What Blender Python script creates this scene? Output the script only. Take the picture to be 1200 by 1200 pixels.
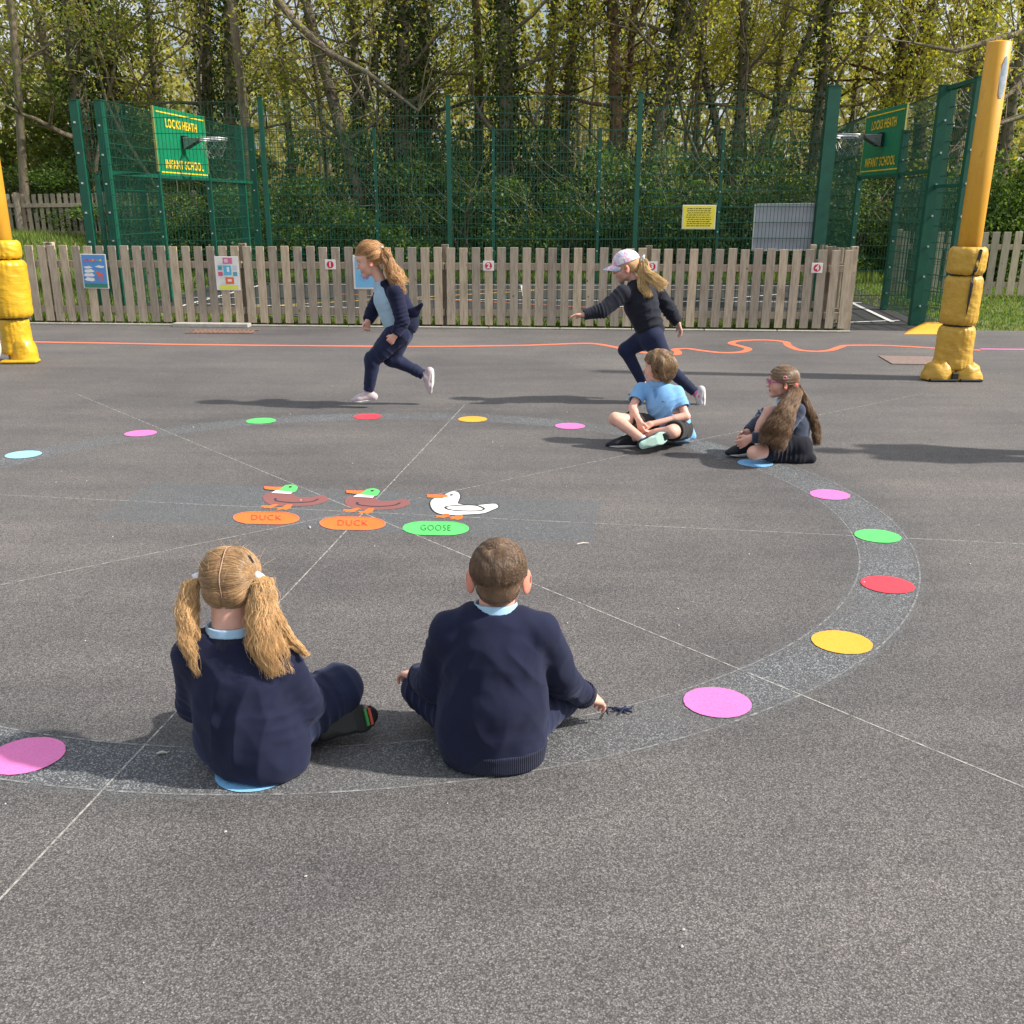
import bpy, math, random
import numpy as np
from mathutils import Vector, Matrix, noise
from mathutils.geometry import tessellate_polygon

# ------------------------------------------------------------------ clear
for o in list(bpy.data.objects): bpy.data.objects.remove(o, do_unlink=True)
scene = bpy.context.scene
COL = scene.collection
R = math.radians

# ------------------------------------------------------------------ camera
F, CX, CY, CAMH = 1201.0, 593.5, 674.0, 1.5
PITCH, ROLL = R(19.83), R(0.18)
c_, s_ = math.cos(PITCH), math.sin(PITCH)
_r = Vector((1, 0, 0)); FW = Vector((0, c_, -s_)); _u = Vector((0, s_, c_))
RT = _r * math.cos(ROLL) + _u * math.sin(ROLL)
UP = -_r * math.sin(ROLL) + _u * math.cos(ROLL)
CAM = Vector((0, 0, CAMH))
cd = bpy.data.cameras.new('camera'); cam = bpy.data.objects.new('camera', cd); COL.objects.link(cam)
cd.sensor_fit = 'HORIZONTAL'; cd.sensor_width = 36.0; cd.lens = 36.0 * F / 1200
cd.shift_x = (600 - CX) / 1200; cd.shift_y = (CY - 600) / 1200
cd.clip_start = 0.05; cd.clip_end = 2000
m = Matrix((RT, UP, -FW)).transposed().to_4x4(); m.translation = CAM
cam.matrix_world = m
scene.camera = cam

# ------------------------------------------------------------------ sky, sun, exposure
SUN_EL, SUN_AZ = R(41), R(-7)            # direction TO the sun: azimuth from +X
SD = Vector((math.cos(SUN_EL) * math.cos(SUN_AZ), math.cos(SUN_EL) * math.sin(SUN_AZ), math.sin(SUN_EL)))
world = bpy.data.worlds.new('World'); scene.world = world; world.use_nodes = True
wn = world.node_tree; wn.nodes.clear()
sky = wn.nodes.new('ShaderNodeTexSky'); sky.sky_type = 'NISHITA'; sky.sun_disc = False
sky.sun_elevation = SUN_EL; sky.sun_rotation = math.pi / 2 - SUN_AZ
sky.air_density = 1.0; sky.dust_density = 2.5; sky.ozone_density = 1.0
tc = wn.nodes.new('ShaderNodeTexCoord'); nz = wn.nodes.new('ShaderNodeTexNoise'); nz.inputs['Scale'].default_value = 2.2
nz.inputs['Detail'].default_value = 7; nz.inputs['Roughness'].default_value = .55
rp = wn.nodes.new('ShaderNodeValToRGB'); rp.color_ramp.elements[0].position = .36; rp.color_ramp.elements[1].position = .62
mx = wn.nodes.new('ShaderNodeMixRGB'); mx.inputs[2].default_value = (8.5, 8.8, 9.3, 1)
bg = wn.nodes.new('ShaderNodeBackground'); bg.inputs['Strength'].default_value = 0.088
wo = wn.nodes.new('ShaderNodeOutputWorld')
L = wn.links.new
L(tc.outputs['Generated'], nz.inputs['Vector']); L(nz.outputs['Fac'], rp.inputs[0]); L(rp.outputs[0], mx.inputs[0])
L(sky.outputs[0], mx.inputs[1]); L(mx.outputs[0], bg.inputs[0]); L(bg.outputs[0], wo.inputs[0])
sd = bpy.data.lights.new('sun', 'SUN'); sd.energy = 4.8; sd.angle = R(1.8); sd.color = (1, .94, .85)
so = bpy.data.objects.new('sun', sd); COL.objects.link(so)
so.rotation_euler = SD.to_track_quat('Z', 'Y').to_euler(); so.location = SD * 60
scene.view_settings.view_transform = 'Standard'; scene.view_settings.look = 'None'
scene.view_settings.exposure = 0.52; scene.view_settings.gamma = 1
scene.render.resolution_x = scene.render.resolution_y = 1024
scene.cycles.use_denoising = True
scene.cycles.max_bounces = 6; scene.cycles.transparent_max_bounces = 12

# ------------------------------------------------------------------ picture -> world helpers (surveying the site)
def ray(px, py): return (FW * F + RT * (px - CX) - UP * (py - CY))
def G(px, py, z=0.0):
    d = ray(px, py); t = (z - CAMH) / d.z; return CAM + d * t
def PD(px, py, D):
    d = ray(px, py); return CAM + d * (D / d.y)
def PXX(px, py, X):
    d = ray(px, py); return CAM + d * (X / d.x)

# ------------------------------------------------------------------ tags
def tag(o, label=None, cat=None, group=None, kind=None):
    if label: o['label'] = label
    if cat: o['category'] = cat
    if group: o['group'] = group
    if kind: o['kind'] = kind
    return o
def empty(name, loc, rz=0, label=None, cat=None, group=None):
    o = bpy.data.objects.new(name, None); COL.objects.link(o); o.empty_display_size = .1
    o.location = loc; o.rotation_euler = (0, 0, rz)
    return tag(o, label, cat, group)
def _rel(o):                                        # world matrix of a not yet evaluated object
    mw = Matrix.LocRotScale(o.location, o.rotation_euler, o.scale)
    return (_rel(o.parent) @ mw) if o.parent else mw
def link(name, me, mats, parent=None, label=None, cat=None, group=None, kind=None, world=True):
    o = bpy.data.objects.new(name, me); COL.objects.link(o)
    for mt in (mats if isinstance(mats, (list, tuple)) else [mats]): me.materials.append(mt)
    if parent:
        if world: me.transform(_rel(parent).inverted())
        o.parent = parent
    return tag(o, label, cat, group, kind)
def copy_tree(o, parent=None):
    c = o.copy(); COL.objects.link(c)
    if parent: c.parent = parent
    for ch in list(o.children): copy_tree(ch, c)
    return c

# ------------------------------------------------------------------ mesh builder
class MB:
    def __init__(s): s.v = []; s.f = []; s.m = []
    def add(s, vs, fs, mi=0):
        b = len(s.v); s.v += [tuple(v) for v in vs]
        s.f += [tuple(i + b for i in f) for f in fs]; s.m += [mi] * len(fs)
    def box(s, c, size, rz=0, mi=0, M=None, bev=0):
        x, y, z = (k / 2 for k in size)
        if bev:
            b = bev; P = []
            for zz, ins in ((-z, b), (-z + b, 0), (z - b, 0), (z, b)):
                P += [(-x + ins, -y + ins, zz), (x - ins, -y + ins, zz), (x - ins, y - ins, zz), (-x + ins, y - ins, zz)]
            fs = [(3, 2, 1, 0), (12, 13, 14, 15)]
            for k in range(3):
                for j in range(4):
                    a = 4 * k + j; d = 4 * k + (j + 1) % 4; fs.append((a, d, d + 4, a + 4))
        else:
            P = [(-x, -y, -z), (x, -y, -z), (x, y, -z), (-x, y, -z), (-x, -y, z), (x, -y, z), (x, y, z), (-x, y, z)]
            fs = [(3, 2, 1, 0), (4, 5, 6, 7), (0, 1, 5, 4), (1, 2, 6, 5), (2, 3, 7, 6), (3, 0, 4, 7)]
        T = Matrix.Translation(c) @ (M if M is not None else Matrix.Rotation(rz, 4, 'Z'))
        s.add([T @ Vector(p) for p in P], fs, mi)
    def bar(s, a, b, w, h=None, mi=0, up=(0, 0, 1)):    # square bar between two points
        a = Vector(a); b = Vector(b); h = h or w; d = b - a
        z = d.normalized(); u = Vector(up)
        if abs(z.dot(u)) > .95: u = Vector((0, 1, 0))
        x = u.cross(z).normalized(); y = z.cross(x)
        M = Matrix((x, y, z)).transposed().to_4x4()
        s.box((a + b) / 2, (w, h, d.length), M=M, mi=mi)
    def tube(s, pts, rad, n=8, mi=0, cap=True, closed=False):
        pts = [Vector(p) for p in pts]; K = len(pts)
        if not isinstance(rad, (list, tuple)): rad = [rad] * K
        vs = []; prev = None
        for i, p in enumerate(pts):
            if closed: t = pts[(i + 1) % K] - pts[i - 1]
            else: t = pts[min(i + 1, K - 1)] - pts[max(i - 1, 0)]
            t.normalize()
            if prev is None: x = t.orthogonal().normalized()
            else:
                x = prev - t * prev.dot(t)
                x = x.normalized() if x.length > 1e-6 else t.orthogonal().normalized()
            prev = x; y = t.cross(x)
            for j in range(n):
                a = 2 * math.pi * j / n; vs.append(p + (x * math.cos(a) + y * math.sin(a)) * rad[i])
        fs = []
        for i in range(K if closed else K - 1):
            for j in range(n):
                a = i * n + j; b = i * n + (j + 1) % n; c = ((i + 1) % K) * n + (j + 1) % n; d = ((i + 1) % K) * n + j
                fs.append((a, b, c, d))
        if cap and not closed: fs += [tuple(range(n))[::-1], tuple((K - 1) * n + j for j in range(n))]
        s.add(vs, fs, mi)
    def lathe(s, prof, c, n=20, mi=0, wob=None):          # prof: (r, z)
        vs = []; fs = []
        for i, (r, z) in enumerate(prof):
            for j in range(n):
                a = 2 * math.pi * j / n; rr = r + (wob(a, z, r) if wob else 0)
                vs.append((c[0] + rr * math.cos(a), c[1] + rr * math.sin(a), c[2] + z))
        for i in range(len(prof) - 1):
            for j in range(n):
                fs.append((i * n + j, i * n + (j + 1) % n, (i + 1) * n + (j + 1) % n, (i + 1) * n + j))
        fs += [tuple(range(n))[::-1], tuple((len(prof) - 1) * n + j for j in range(n))]
        s.add(vs, fs, mi)
    def poly(s, pts, mi=0):                                # flat polygon, any outline
        t = tessellate_polygon([[Vector(p) for p in pts]])
        vs = [Vector(p) for p in pts]
        fs = []
        for tri in t:
            n = (vs[tri[1]] - vs[tri[0]]).cross(vs[tri[2]] - vs[tri[0]])
            fs.append(tri if n.z >= 0 else tri[::-1])
        s.add(vs, fs, mi)
    def mesh(s, name='m', smooth=False):
        me = bpy.data.meshes.new(name); me.from_pydata(s.v, [], s.f)
        me.polygons.foreach_set('material_index', s.m)
        if smooth: me.polygons.foreach_set('use_smooth', [True] * len(s.f))
        me.update(); return me
    def build(s, name, mats, parent=None, smooth=False, **k):
        return link(name, s.mesh(name, smooth), mats, parent, **k)

def np_mesh(name, V, Fq, mi=None, smooth=False):           # fast mesh from arrays; Fq (n,3|4)
    me = bpy.data.meshes.new(name); k = Fq.shape[1]
    me.vertices.add(len(V)); me.vertices.foreach_set('co', np.asarray(V, np.float32).ravel())
    me.loops.add(Fq.size); me.loops.foreach_set('vertex_index', Fq.astype(np.int32).ravel())
    me.polygons.add(len(Fq)); me.polygons.foreach_set('loop_start', np.arange(0, Fq.size, k, dtype=np.int32))
    me.polygons.foreach_set('loop_total', np.full(len(Fq), k, np.int32))
    if mi is not None: me.polygons.foreach_set('material_index', np.asarray(mi, np.int32))
    me.polygons.foreach_set('use_smooth', np.full(len(Fq), smooth))
    me.update(calc_edges=True); me.validate(); return me

def text_mb(body, size=1.0, off=0.0, align='CENTER', spacing=1.0):
    cu = bpy.data.curves.new('t', 'FONT'); cu.body = body; cu.size = size; cu.offset = off
    cu.align_x = align; cu.align_y = 'CENTER'; cu.resolution_u = 3; cu.space_character = spacing
    ob = bpy.data.objects.new('t', cu); COL.objects.link(ob)
    dg = bpy.context.evaluated_depsgraph_get(); dg.update()
    me = bpy.data.meshes.new_from_object(ob.evaluated_get(dg))
    vs = [v.co.copy() for v in me.vertices]; fs = [tuple(p.vertices) for p in me.polygons]
    bpy.data.objects.remove(ob); bpy.data.meshes.remove(me); bpy.data.curves.remove(cu)
    return vs, fs

# ------------------------------------------------------------------ materials
def srgb(r, g, b):
    f = lambda c: (c / 255) / 12.92 if c / 255 <= .04045 else ((c / 255 + .055) / 1.055) ** 2.4
    return (f(r), f(g), f(b), 1)
def nodes(name):
    mt = bpy.data.materials.new(name); mt.use_nodes = True
    return mt, mt.node_tree, mt.node_tree.nodes['Principled BSDF']
def N(nt, typ, **k):
    n = nt.nodes.new(typ)
    for a, b in k.items():
        if a in n.inputs: n.inputs[a].default_value = b
        else: setattr(n, a, b)
    return n
def ramp(nt, fac, stops):
    n = nt.nodes.new('ShaderNodeValToRGB'); el = n.color_ramp.elements
    while len(el) < len(stops): el.new(.5)
    for e, (p, c) in zip(el, stops): e.position = p; e.color = c if len(c) == 4 else (*c, 1)
    nt.links.new(fac, n.inputs[0]); return n.outputs[0]
def mix(nt, fac, a, b, mode='MIX'):
    n = nt.nodes.new('ShaderNodeMixRGB'); n.blend_type = mode
    for i, x in enumerate((fac, a, b)):
        if isinstance(x, (int, float)): n.inputs[i].default_value = x
        elif isinstance(x, (tuple, list)): n.inputs[i].default_value = x if len(x) == 4 else (*x, 1)
        else: nt.links.new(x, n.inputs[i])
    return n.outputs[0]
def math_(nt, op, a, b=None, clamp=False):
    n = nt.nodes.new('ShaderNodeMath'); n.operation = op; n.use_clamp = clamp
    for i, x in enumerate((a, b)):
        if x is None: continue
        if isinstance(x, (int, float)): n.inputs[i].default_value = x
        else: nt.links.new(x, n.inputs[i])
    return n.outputs[0]
def coords(nt, kind='Object', scale=None):
    t = nt.nodes.new('ShaderNodeTexCoord'); o = t.outputs[kind]
    if scale:
        mp = nt.nodes.new('ShaderNodeMapping'); mp.inputs['Scale'].default_value = scale
        nt.links.new(o, mp.inputs[0]); o = mp.outputs[0]
    return o
def noise_(nt, vec, scale, detail=4, rough=.5):
    n = N(nt, 'ShaderNodeTexNoise'); n.inputs['Scale'].default_value = scale
    n.inputs['Detail'].default_value = detail; n.inputs['Roughness'].default_value = rough
    nt.links.new(vec, n.inputs['Vector']); return n.outputs['Fac']
def bump(nt, bsdf, h, strength=.3, dist=.01):
    b = nt.nodes.new('ShaderNodeBump'); b.inputs['Strength'].default_value = strength; b.inputs['Distance'].default_value = dist
    nt.links.new(h, b.inputs['Height']); nt.links.new(b.outputs[0], bsdf.inputs['Normal'])
def simple(name, col, rough=.6, var=.15, scale=8, bscale=None, bstr=.2, bdist=.004, metal=0, spec=.5):
    mt, nt, b = nodes(name); c = coords(nt)
    n = noise_(nt, c, scale, 5, .6)
    lo = tuple(x * (1 - var) for x in col[:3]); hi = tuple(min(1, x * (1 + var)) for x in col[:3])
    nt.links.new(ramp(nt, n, [(.3, lo), (.7, hi)]), b.inputs['Base Color'])
    b.inputs['Roughness'].default_value = rough; b.inputs['Metallic'].default_value = metal
    b.inputs['Specular IOR Level'].default_value = spec
    if bscale: bump(nt, b, noise_(nt, c, bscale, 4, .6), bstr, bdist)
    return mt
# ================================================================== GROUND
RC = (-0.756, 5.113); RR = 2.5875
FA, FB = G(-30, 378.5), G(1001, 389)                 # front fence line
def fence_y(x): return FA.y + (FB.y - FA.y) * (x - FA.x) / (FB.x - FA.x)

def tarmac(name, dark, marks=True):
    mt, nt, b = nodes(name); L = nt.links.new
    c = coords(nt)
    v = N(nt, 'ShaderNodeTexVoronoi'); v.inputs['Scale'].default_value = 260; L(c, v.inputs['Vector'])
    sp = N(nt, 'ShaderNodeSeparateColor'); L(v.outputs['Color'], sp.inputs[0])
    stone = ramp(nt, sp.outputs[0], [(0, tuple(.55 * k for k in dark)), (.45, dark), (.78, tuple(1.55 * k for k in dark)), (.95, tuple(1.8 * k for k in dark)), (1, tuple(2.4 * k for k in dark))])
    pit = ramp(nt, v.outputs['Distance'], [(.25, (1, 1, 1)), (.75, (.35, .35, .35))])
    col = mix(nt, .8, stone, pit, 'MULTIPLY')
    fine = ramp(nt, noise_(nt, c, 120, 6, .8), [(.35, (.68, .68, .68)), (.65, (1.34, 1.34, 1.34))])
    col = mix(nt, .75, col, fine, 'MULTIPLY')
    # worn and damp patches that belong to the surface
    p1 = ramp(nt, noise_(nt, c, .55, 6, .62), [(.30, (.70, .70, .73)), (.5, (.98, .98, .98)), (.72, (1.30, 1.27, 1.22))])
    col = mix(nt, 1, col, p1, 'MULTIPLY')
    cs = coords(nt, 'Object', (.35, 2.6, 1))
    p2 = ramp(nt, noise_(nt, cs, 1.6, 5, .6), [(.35, (.88, .88, .89)), (.65, (1.12, 1.11, 1.1))])
    col = mix(nt, .8, col, p2, 'MULTIPLY')
    if marks:
        sx = N(nt, 'ShaderNodeSeparateXYZ'); L(c, sx.inputs[0]); X, Y = sx.outputs[0], sx.outputs[1]
        dx = math_(nt, 'SUBTRACT', X, RC[0]); dy = math_(nt, 'SUBTRACT', Y, RC[1])
        d = math_(nt, 'SQRT', math_(nt, 'ADD', math_(nt, 'MULTIPLY', dx, dx), math_(nt, 'MULTIPLY', dy, dy)))
        wob = math_(nt, 'MULTIPLY', math_(nt, 'SUBTRACT', noise_(nt, c, 9, 4, .7), .5), .10)
        e = math_(nt, 'ABSOLUTE', math_(nt, 'ADD', math_(nt, 'SUBTRACT', d, RR), wob))
        ring = ramp(nt, e, [(.095, (1, 1, 1)), (.155, (0, 0, 0))])
        halo = ramp(nt, e, [(.10, (1, 1, 1)), (.42, (0, 0, 0))])
        patchy = ramp(nt, noise_(nt, c, 1.3, 3, .5), [(.36, (.30, .30, .30)), (.58, (1, 1, 1))])
        col = mix(nt, math_(nt, 'MULTIPLY', math_(nt, 'MULTIPLY', halo, patchy), .6), col, mix(nt, 1, col, (.62, .66, .70), 'MULTIPLY'))
        grit = ramp(nt, sp.outputs[1], [(.5, (.055, .060, .066)), (.75, (.14, .15, .16)), (1, (.36, .37, .38))])
        col = mix(nt, math_(nt, 'MULTIPLY', math_(nt, 'MULTIPLY', ring, patchy), .9), col, grit)
        # cleaned rectangle round the ducks, turned slightly
        a = R(-8.5); ca, sa = math.cos(a), math.sin(a); PX, PY = -.80, 5.17
        qx = math_(nt, 'SUBTRACT', X, PX); qy = math_(nt, 'SUBTRACT', Y, PY)
        u = math_(nt, 'ADD', math_(nt, 'MULTIPLY', qx, ca), math_(nt, 'MULTIPLY', qy, sa))
        w = math_(nt, 'SUBTRACT', math_(nt, 'MULTIPLY', qy, ca), math_(nt, 'MULTIPLY', qx, sa))
        eu = ramp(nt, math_(nt, 'ADD', math_(nt, 'ABSOLUTE', u), wob), [(.0, (1, 1, 1)), (1, (0, 0, 0))])
        fu = math_(nt, 'LESS_THAN', math_(nt, 'ADD', math_(nt, 'ABSOLUTE', u), wob), 1.27)
        fw = math_(nt, 'LESS_THAN', math_(nt, 'ADD', math_(nt, 'ABSOLUTE', w), wob), .37)
        rect = math_(nt, 'MULTIPLY', fu, fw)
        patch2 = ramp(nt, noise_(nt, c, 2.1, 3, .5), [(.3, (.5, .5, .5)), (.6, (1, 1, 1))])
        col = mix(nt, math_(nt, 'MULTIPLY', math_(nt, 'MULTIPLY', rect, patch2), .85), col, mix(nt, .45, grit, (.075, .083, .09)))
    L(col, b.inputs['Base Color'])
    b.inputs['Roughness'].default_value = .74; b.inputs['Specular IOR Level'].default_value = .5
    hgt = mix(nt, .5, v.outputs['Distance'], noise_(nt, c, 320, 4, .7))
    bump(nt, b, hgt, .45, .004)
    return mt
M_tar = tarmac('tarmac', (.127, .119, .116))
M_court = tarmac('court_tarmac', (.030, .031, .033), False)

def grassmat(name, a, bb, dry):
    mt, nt, b = nodes(name); c = coords(nt)
    base = ramp(nt, noise_(nt, c, 26, 6, .75), [(.3, a), (.7, bb)])
    d = ramp(nt, noise_(nt, c, .55, 5, .65), [(.47, (0, 0, 0)), (.6, (1, 1, 1))])
    nt.links.new(mix(nt, math_(nt, 'MULTIPLY', d, .75), base, dry), b.inputs['Base Color']); b.inputs['Roughness'].default_value = .9
    bump(nt, b, noise_(nt, c, 60, 4, .7), .8, .03); return mt
M_field = grassmat('field_grass', (.045, .085, .016), (.13, .20, .045), (.26, .23, .13))

def hgt(x, y):
    k = max(0, min(1, (-6.6 - x) / 4.0)) * max(0, min(1, (y - 15.5) / 7.5)); k = k * k * (3 - 2 * k)
    far = max(0, min(1, (y - 26) / 40)) * 1.4
    return .80 * k * (1 - min(1, max(0, (y - 26) / 10))) + far - (0 if (-6.4 < x < 7.3 and y < 23.5) else 0)
# ground sheet to the horizon (fine grid near, coarse far)
xs = sorted(set([-400, -150, -60] + [round(-30 + i * 1.0, 2) for i in range(61)] + [60, 150, 400]))
ys = sorted(set([-60, -10] + [round(6 + i * 1.0, 2) for i in range(50)] + [70, 110, 200, 420]))
vs = [(x, y, hgt(x, y) - .03 if y < 300 else 1.4) for y in ys for x in xs]
nx = len(xs); fs = [(j * nx + i, j * nx + i + 1, (j + 1) * nx + i + 1, (j + 1) * nx + i) for j in range(len(ys) - 1) for i in range(nx - 1)]
g = MB(); g.add(vs, fs); g.build('grass_field', M_field, smooth=True, kind='structure')
# playground tarmac
pg = MB(); pg.poly([(-9, -4, 0), (9, -4, 0), (9, fence_y(9) + .45, 0), (4.45, fence_y(4.45) + .22, 0), (-9, fence_y(-9) + .02, 0)])
PLAY = pg.build('playground', M_tar, kind='structure')
# court tarmac inside the cage and its forecourt
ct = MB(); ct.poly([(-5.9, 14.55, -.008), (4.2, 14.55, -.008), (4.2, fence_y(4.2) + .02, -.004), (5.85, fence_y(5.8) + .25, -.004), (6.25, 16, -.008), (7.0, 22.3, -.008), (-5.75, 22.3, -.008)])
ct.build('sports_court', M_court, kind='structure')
# strip of soil and weeds between fence and cage
M_soil = simple('soil', (.07, .06, .04), .95, .3, 14, 60, .5, .02)
st = MB(); st.poly([(-9, fence_y(-9) + .05, -.012), (4.2, fence_y(4.2) + .03, -.012), (4.2, 14.6, -.012), (-9, 14.6, -.012)])
st.build('verge', M_soil, kind='structure')

M_line = None
def linemat(name, col, wear=.5, scale=40, rough=.7):
    mt, nt, b = nodes(name); c = coords(nt)
    n = noise_(nt, c, scale, 5, .75)
    k = ramp(nt, n, [(wear - .12, (1, 1, 1)), (wear + .12, (0, 0, 0))])
    grit = ramp(nt, noise_(nt, c, 90, 4, .8), [(.3, tuple(.8 * x for x in col[:3])), (.7, tuple(min(1, 1.12 * x) for x in col[:3]))])
    nt.links.new(grit, b.inputs['Base Color']); b.inputs['Roughness'].default_value = rough
    inv = math_(nt, 'SUBTRACT', 1.0, math_(nt, 'MULTIPLY', k, 1.0)); 
    tr = N(nt, 'ShaderNodeBsdfTransparent'); ms = N(nt, 'ShaderNodeMixShader')
    nt.links.new(inv, ms.inputs[0]); nt.links.new(b.outputs[0], ms.inputs[1]); nt.links.new(tr.outputs[0], ms.inputs[2])
    nt.links.new(ms.outputs[0], nt.nodes['Material Output'].inputs[0])
    return mt
M_white_thin = linemat('worn_white_line', (.42, .41, .38), .53, 34)
M_ring_thin = linemat('faded_ring_line', (.29, .29, .29), .485, 30)
def paint(name, col, rough=.5):
    mt, nt, b = nodes(name); c = coords(nt)
    f = noise_(nt, c, 170, 4, .8); g_ = noise_(nt, c, 5, 5, .6)
    k = mix(nt, .5, ramp(nt, f, [(.28, (.62,) * 3), (.45, (.95,) * 3), (.62, (1.06,) * 3)]), ramp(nt, g_, [(.3, (.86,) * 3), (.7, (1.06,) * 3)]), 'MULTIPLY')
    k2 = mix(nt, 1, k, (1.12,) * 3, 'MULTIPLY')
    nt.links.new(mix(nt, 1, col, k2, 'MULTIPLY'), b.inputs['Base Color']); b.inputs['Roughness'].default_value = rough
    bump(nt, b, f, .35, .002); return mt
P_pink = paint('paint_pink', (.70, .17, .44)); P_green = paint('paint_green', (.10, .62, .14)); P_red = paint('paint_red', (.72, .045, .07))
P_yel = paint('paint_yellow', (.74, .36, .035)); P_blue = paint('paint_light_blue', (.28, .66, .80)); P_blue2 = paint('paint_sky_blue', (.20, .47, .78))
P_or = paint('paint_orange', (.85, .16, .025)); P_white = paint('paint_white', (.78, .77, .74)); P_maroon = paint('paint_faded_maroon', (.23, .085, .08))
P_dark = paint('paint_outline', (.035, .035, .04)); P_coral = paint('paint_coral', (.80, .17, .08)); P_dkgreen = paint('paint_dark_green', (.03, .14, .05))
P_dkor = paint('paint_word', (.46, .07, .03))

def strip(name, pts, w, m, z, label=None, closed=False):
    """flat painted stripe along ground points"""
    mb = MB(); K = len(pts); Lf = []; Rt = []
    for i in range(K):
        a = pts[(i - 1) % K] if closed or i else pts[0]; b = pts[(i + 1) % K] if closed or i < K - 1 else pts[-1]
        t = Vector((b[0] - a[0], b[1] - a[1])).normalized(); n = Vector((-t.y, t.x)) * w / 2
        Lf.append((pts[i][0] + n.x, pts[i][1] + n.y, z)); Rt.append((pts[i][0] - n.x, pts[i][1] - n.y, z))
    vs = Lf + Rt; n = K if closed else K - 1
    mb.add(vs, [(K + i, K + (i + 1) % K, (i + 1) % K, i) for i in range(n)])
    return mb.build(name, m, PLAY, label=label)
def sub(a, b, n=40): return [(a[0] + (b[0] - a[0]) * i / n, a[1] + (b[1] - a[1]) * i / n) for i in range(n + 1)]
def smooth_path(P, k=6):
    out = []
    for i in range(len(P) - 1):
        p0, p1, p2, p3 = P[max(i - 1, 0)], P[i], P[i + 1], P[min(i + 2, len(P) - 1)]
        for j in range(k):
            t = j / k
            out.append(tuple(.5 * ((2 * p1[c]) + (-p0[c] + p2[c]) * t + (2 * p0[c] - 5 * p1[c] + 4 * p2[c] - p3[c]) * t * t + (-p0[c] + 3 * p1[c] - 3 * p2[c] + p3[c]) * t ** 3) for c in range(2)))
    return out + [P[-1]]
# four thin diameters of the big circle
for a, b, l in (((545, 474), (-60, 1118), 'thin white line running towards the camera at bottom left'), ((88, 461), (1260, 948), 'thin white line running down to the right edge'),
             ((-20, 579), (1230, 639), 'thin white line running left to right under the ducks'), ((-20, 690), (1082, 461), 'thin white line rising to the right behind the seated children')):
    A, B = G(*a), G(*b); strip('painted_line', sub(A, B, 60), .0065, M_white_thin, .004, l)
for rr, l in ((RR - .125, 'inner edge of the faded ring joining the spots'), (RR + .125, 'outer edge of the faded ring joining the spots')):
    strip('ring_outline', [(RC[0] + rr * math.cos(t), RC[1] + rr * math.sin(t)) for t in np.linspace(0, 2 * math.pi, 181)[:-1]], .008, M_ring_thin, .0055, l, True)
# coloured spots round the circle
SPOTS = [(27.5, 533, P_blue, 'light blue painted spot at the left edge'), (165, 508, P_pink, 'small pink painted spot at upper left'), (306, 493.5, P_green, 'small green painted spot left of the running girl'),
         (431, 488.5, P_red, 'small red painted spot below the running girl'), (554, 491.5, P_yel, 'small yellow painted spot at the far side'), (668, 499.5, P_pink, 'small pink painted spot left of the boy in the polo shirt'),
         (885, 543, P_blue2, 'blue painted spot under the girl with glasses'), (972.5, 580, P_pink, 'pink painted spot right of the girl with glasses'), (1028.5, 628.5, P_green, 'green painted spot at the right side of the circle'),
         (1040, 685.5, P_red, 'red painted spot at the right side of the circle'), (986.5, 753, P_yel, 'large yellow painted spot at lower right'), (840.5, 823.5, P_pink, 'large pink painted spot right of the crew cut boy'),
         (30, 886, P_pink, 'large pink painted spot at the left edge')]
def disc(name, c, r, m, z, label=None):
    mb = MB(); rng = random.Random(int(c[0] * 999)); n = 56
    mb.add([(c[0], c[1], z)] + [(c[0] + (r + rng.uniform(-.0012, .0012)) * math.cos(2 * math.pi * i / n), c[1] + (r + rng.uniform(-.0012, .0012)) * math.sin(2 * math.pi * i / n), z) for i in range(n)],
           [(0, 1 + i, 1 + (i + 1) % n) for i in range(n)])
    return mb.build(name, m, PLAY, label=label)
for x, y, m_, l in SPOTS: disc('painted_spot', G(x, y), .108, m_, .009, l)
gsp = G(298, 905); disc('painted_spot', (gsp.x, gsp.y), .108, P_blue2, .009, 'blue painted spot under the girl with bunches')
# orange trail line
TR = [(-40, 399), (0, 400), (120, 402), (240, 404), (480, 406), (600, 405), (650, 403.5), (690, 402.5), (714, 405.5), (740, 411), (770, 415), (792, 415.5), (794, 412), (791, 409.5), (805, 408.6), (825, 411.2), (847, 413.4), (869, 412.5), (877, 409),
      (869, 406), (857, 402.5), (866, 399.5), (895, 398.5), (919, 400.5), (924, 405), (936, 410), (956, 411.8), (973, 410.5), (984, 406.8), (995, 404.8), (1040, 405), (1107, 408.6), (1149, 410.4)]
tr = smooth_path([(q.x, q.y) for q in (G(*p) for p in TR)], 7)
strip('trail_line', tr, .085, P_coral, .0045, 'orange winding line along the fence side')
strip('trail_line', sub(G(1149, 409), G(1260, 410), 10), .075, P_pink, .0045, 'pink line at the right edge behind the padded post')

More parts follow.
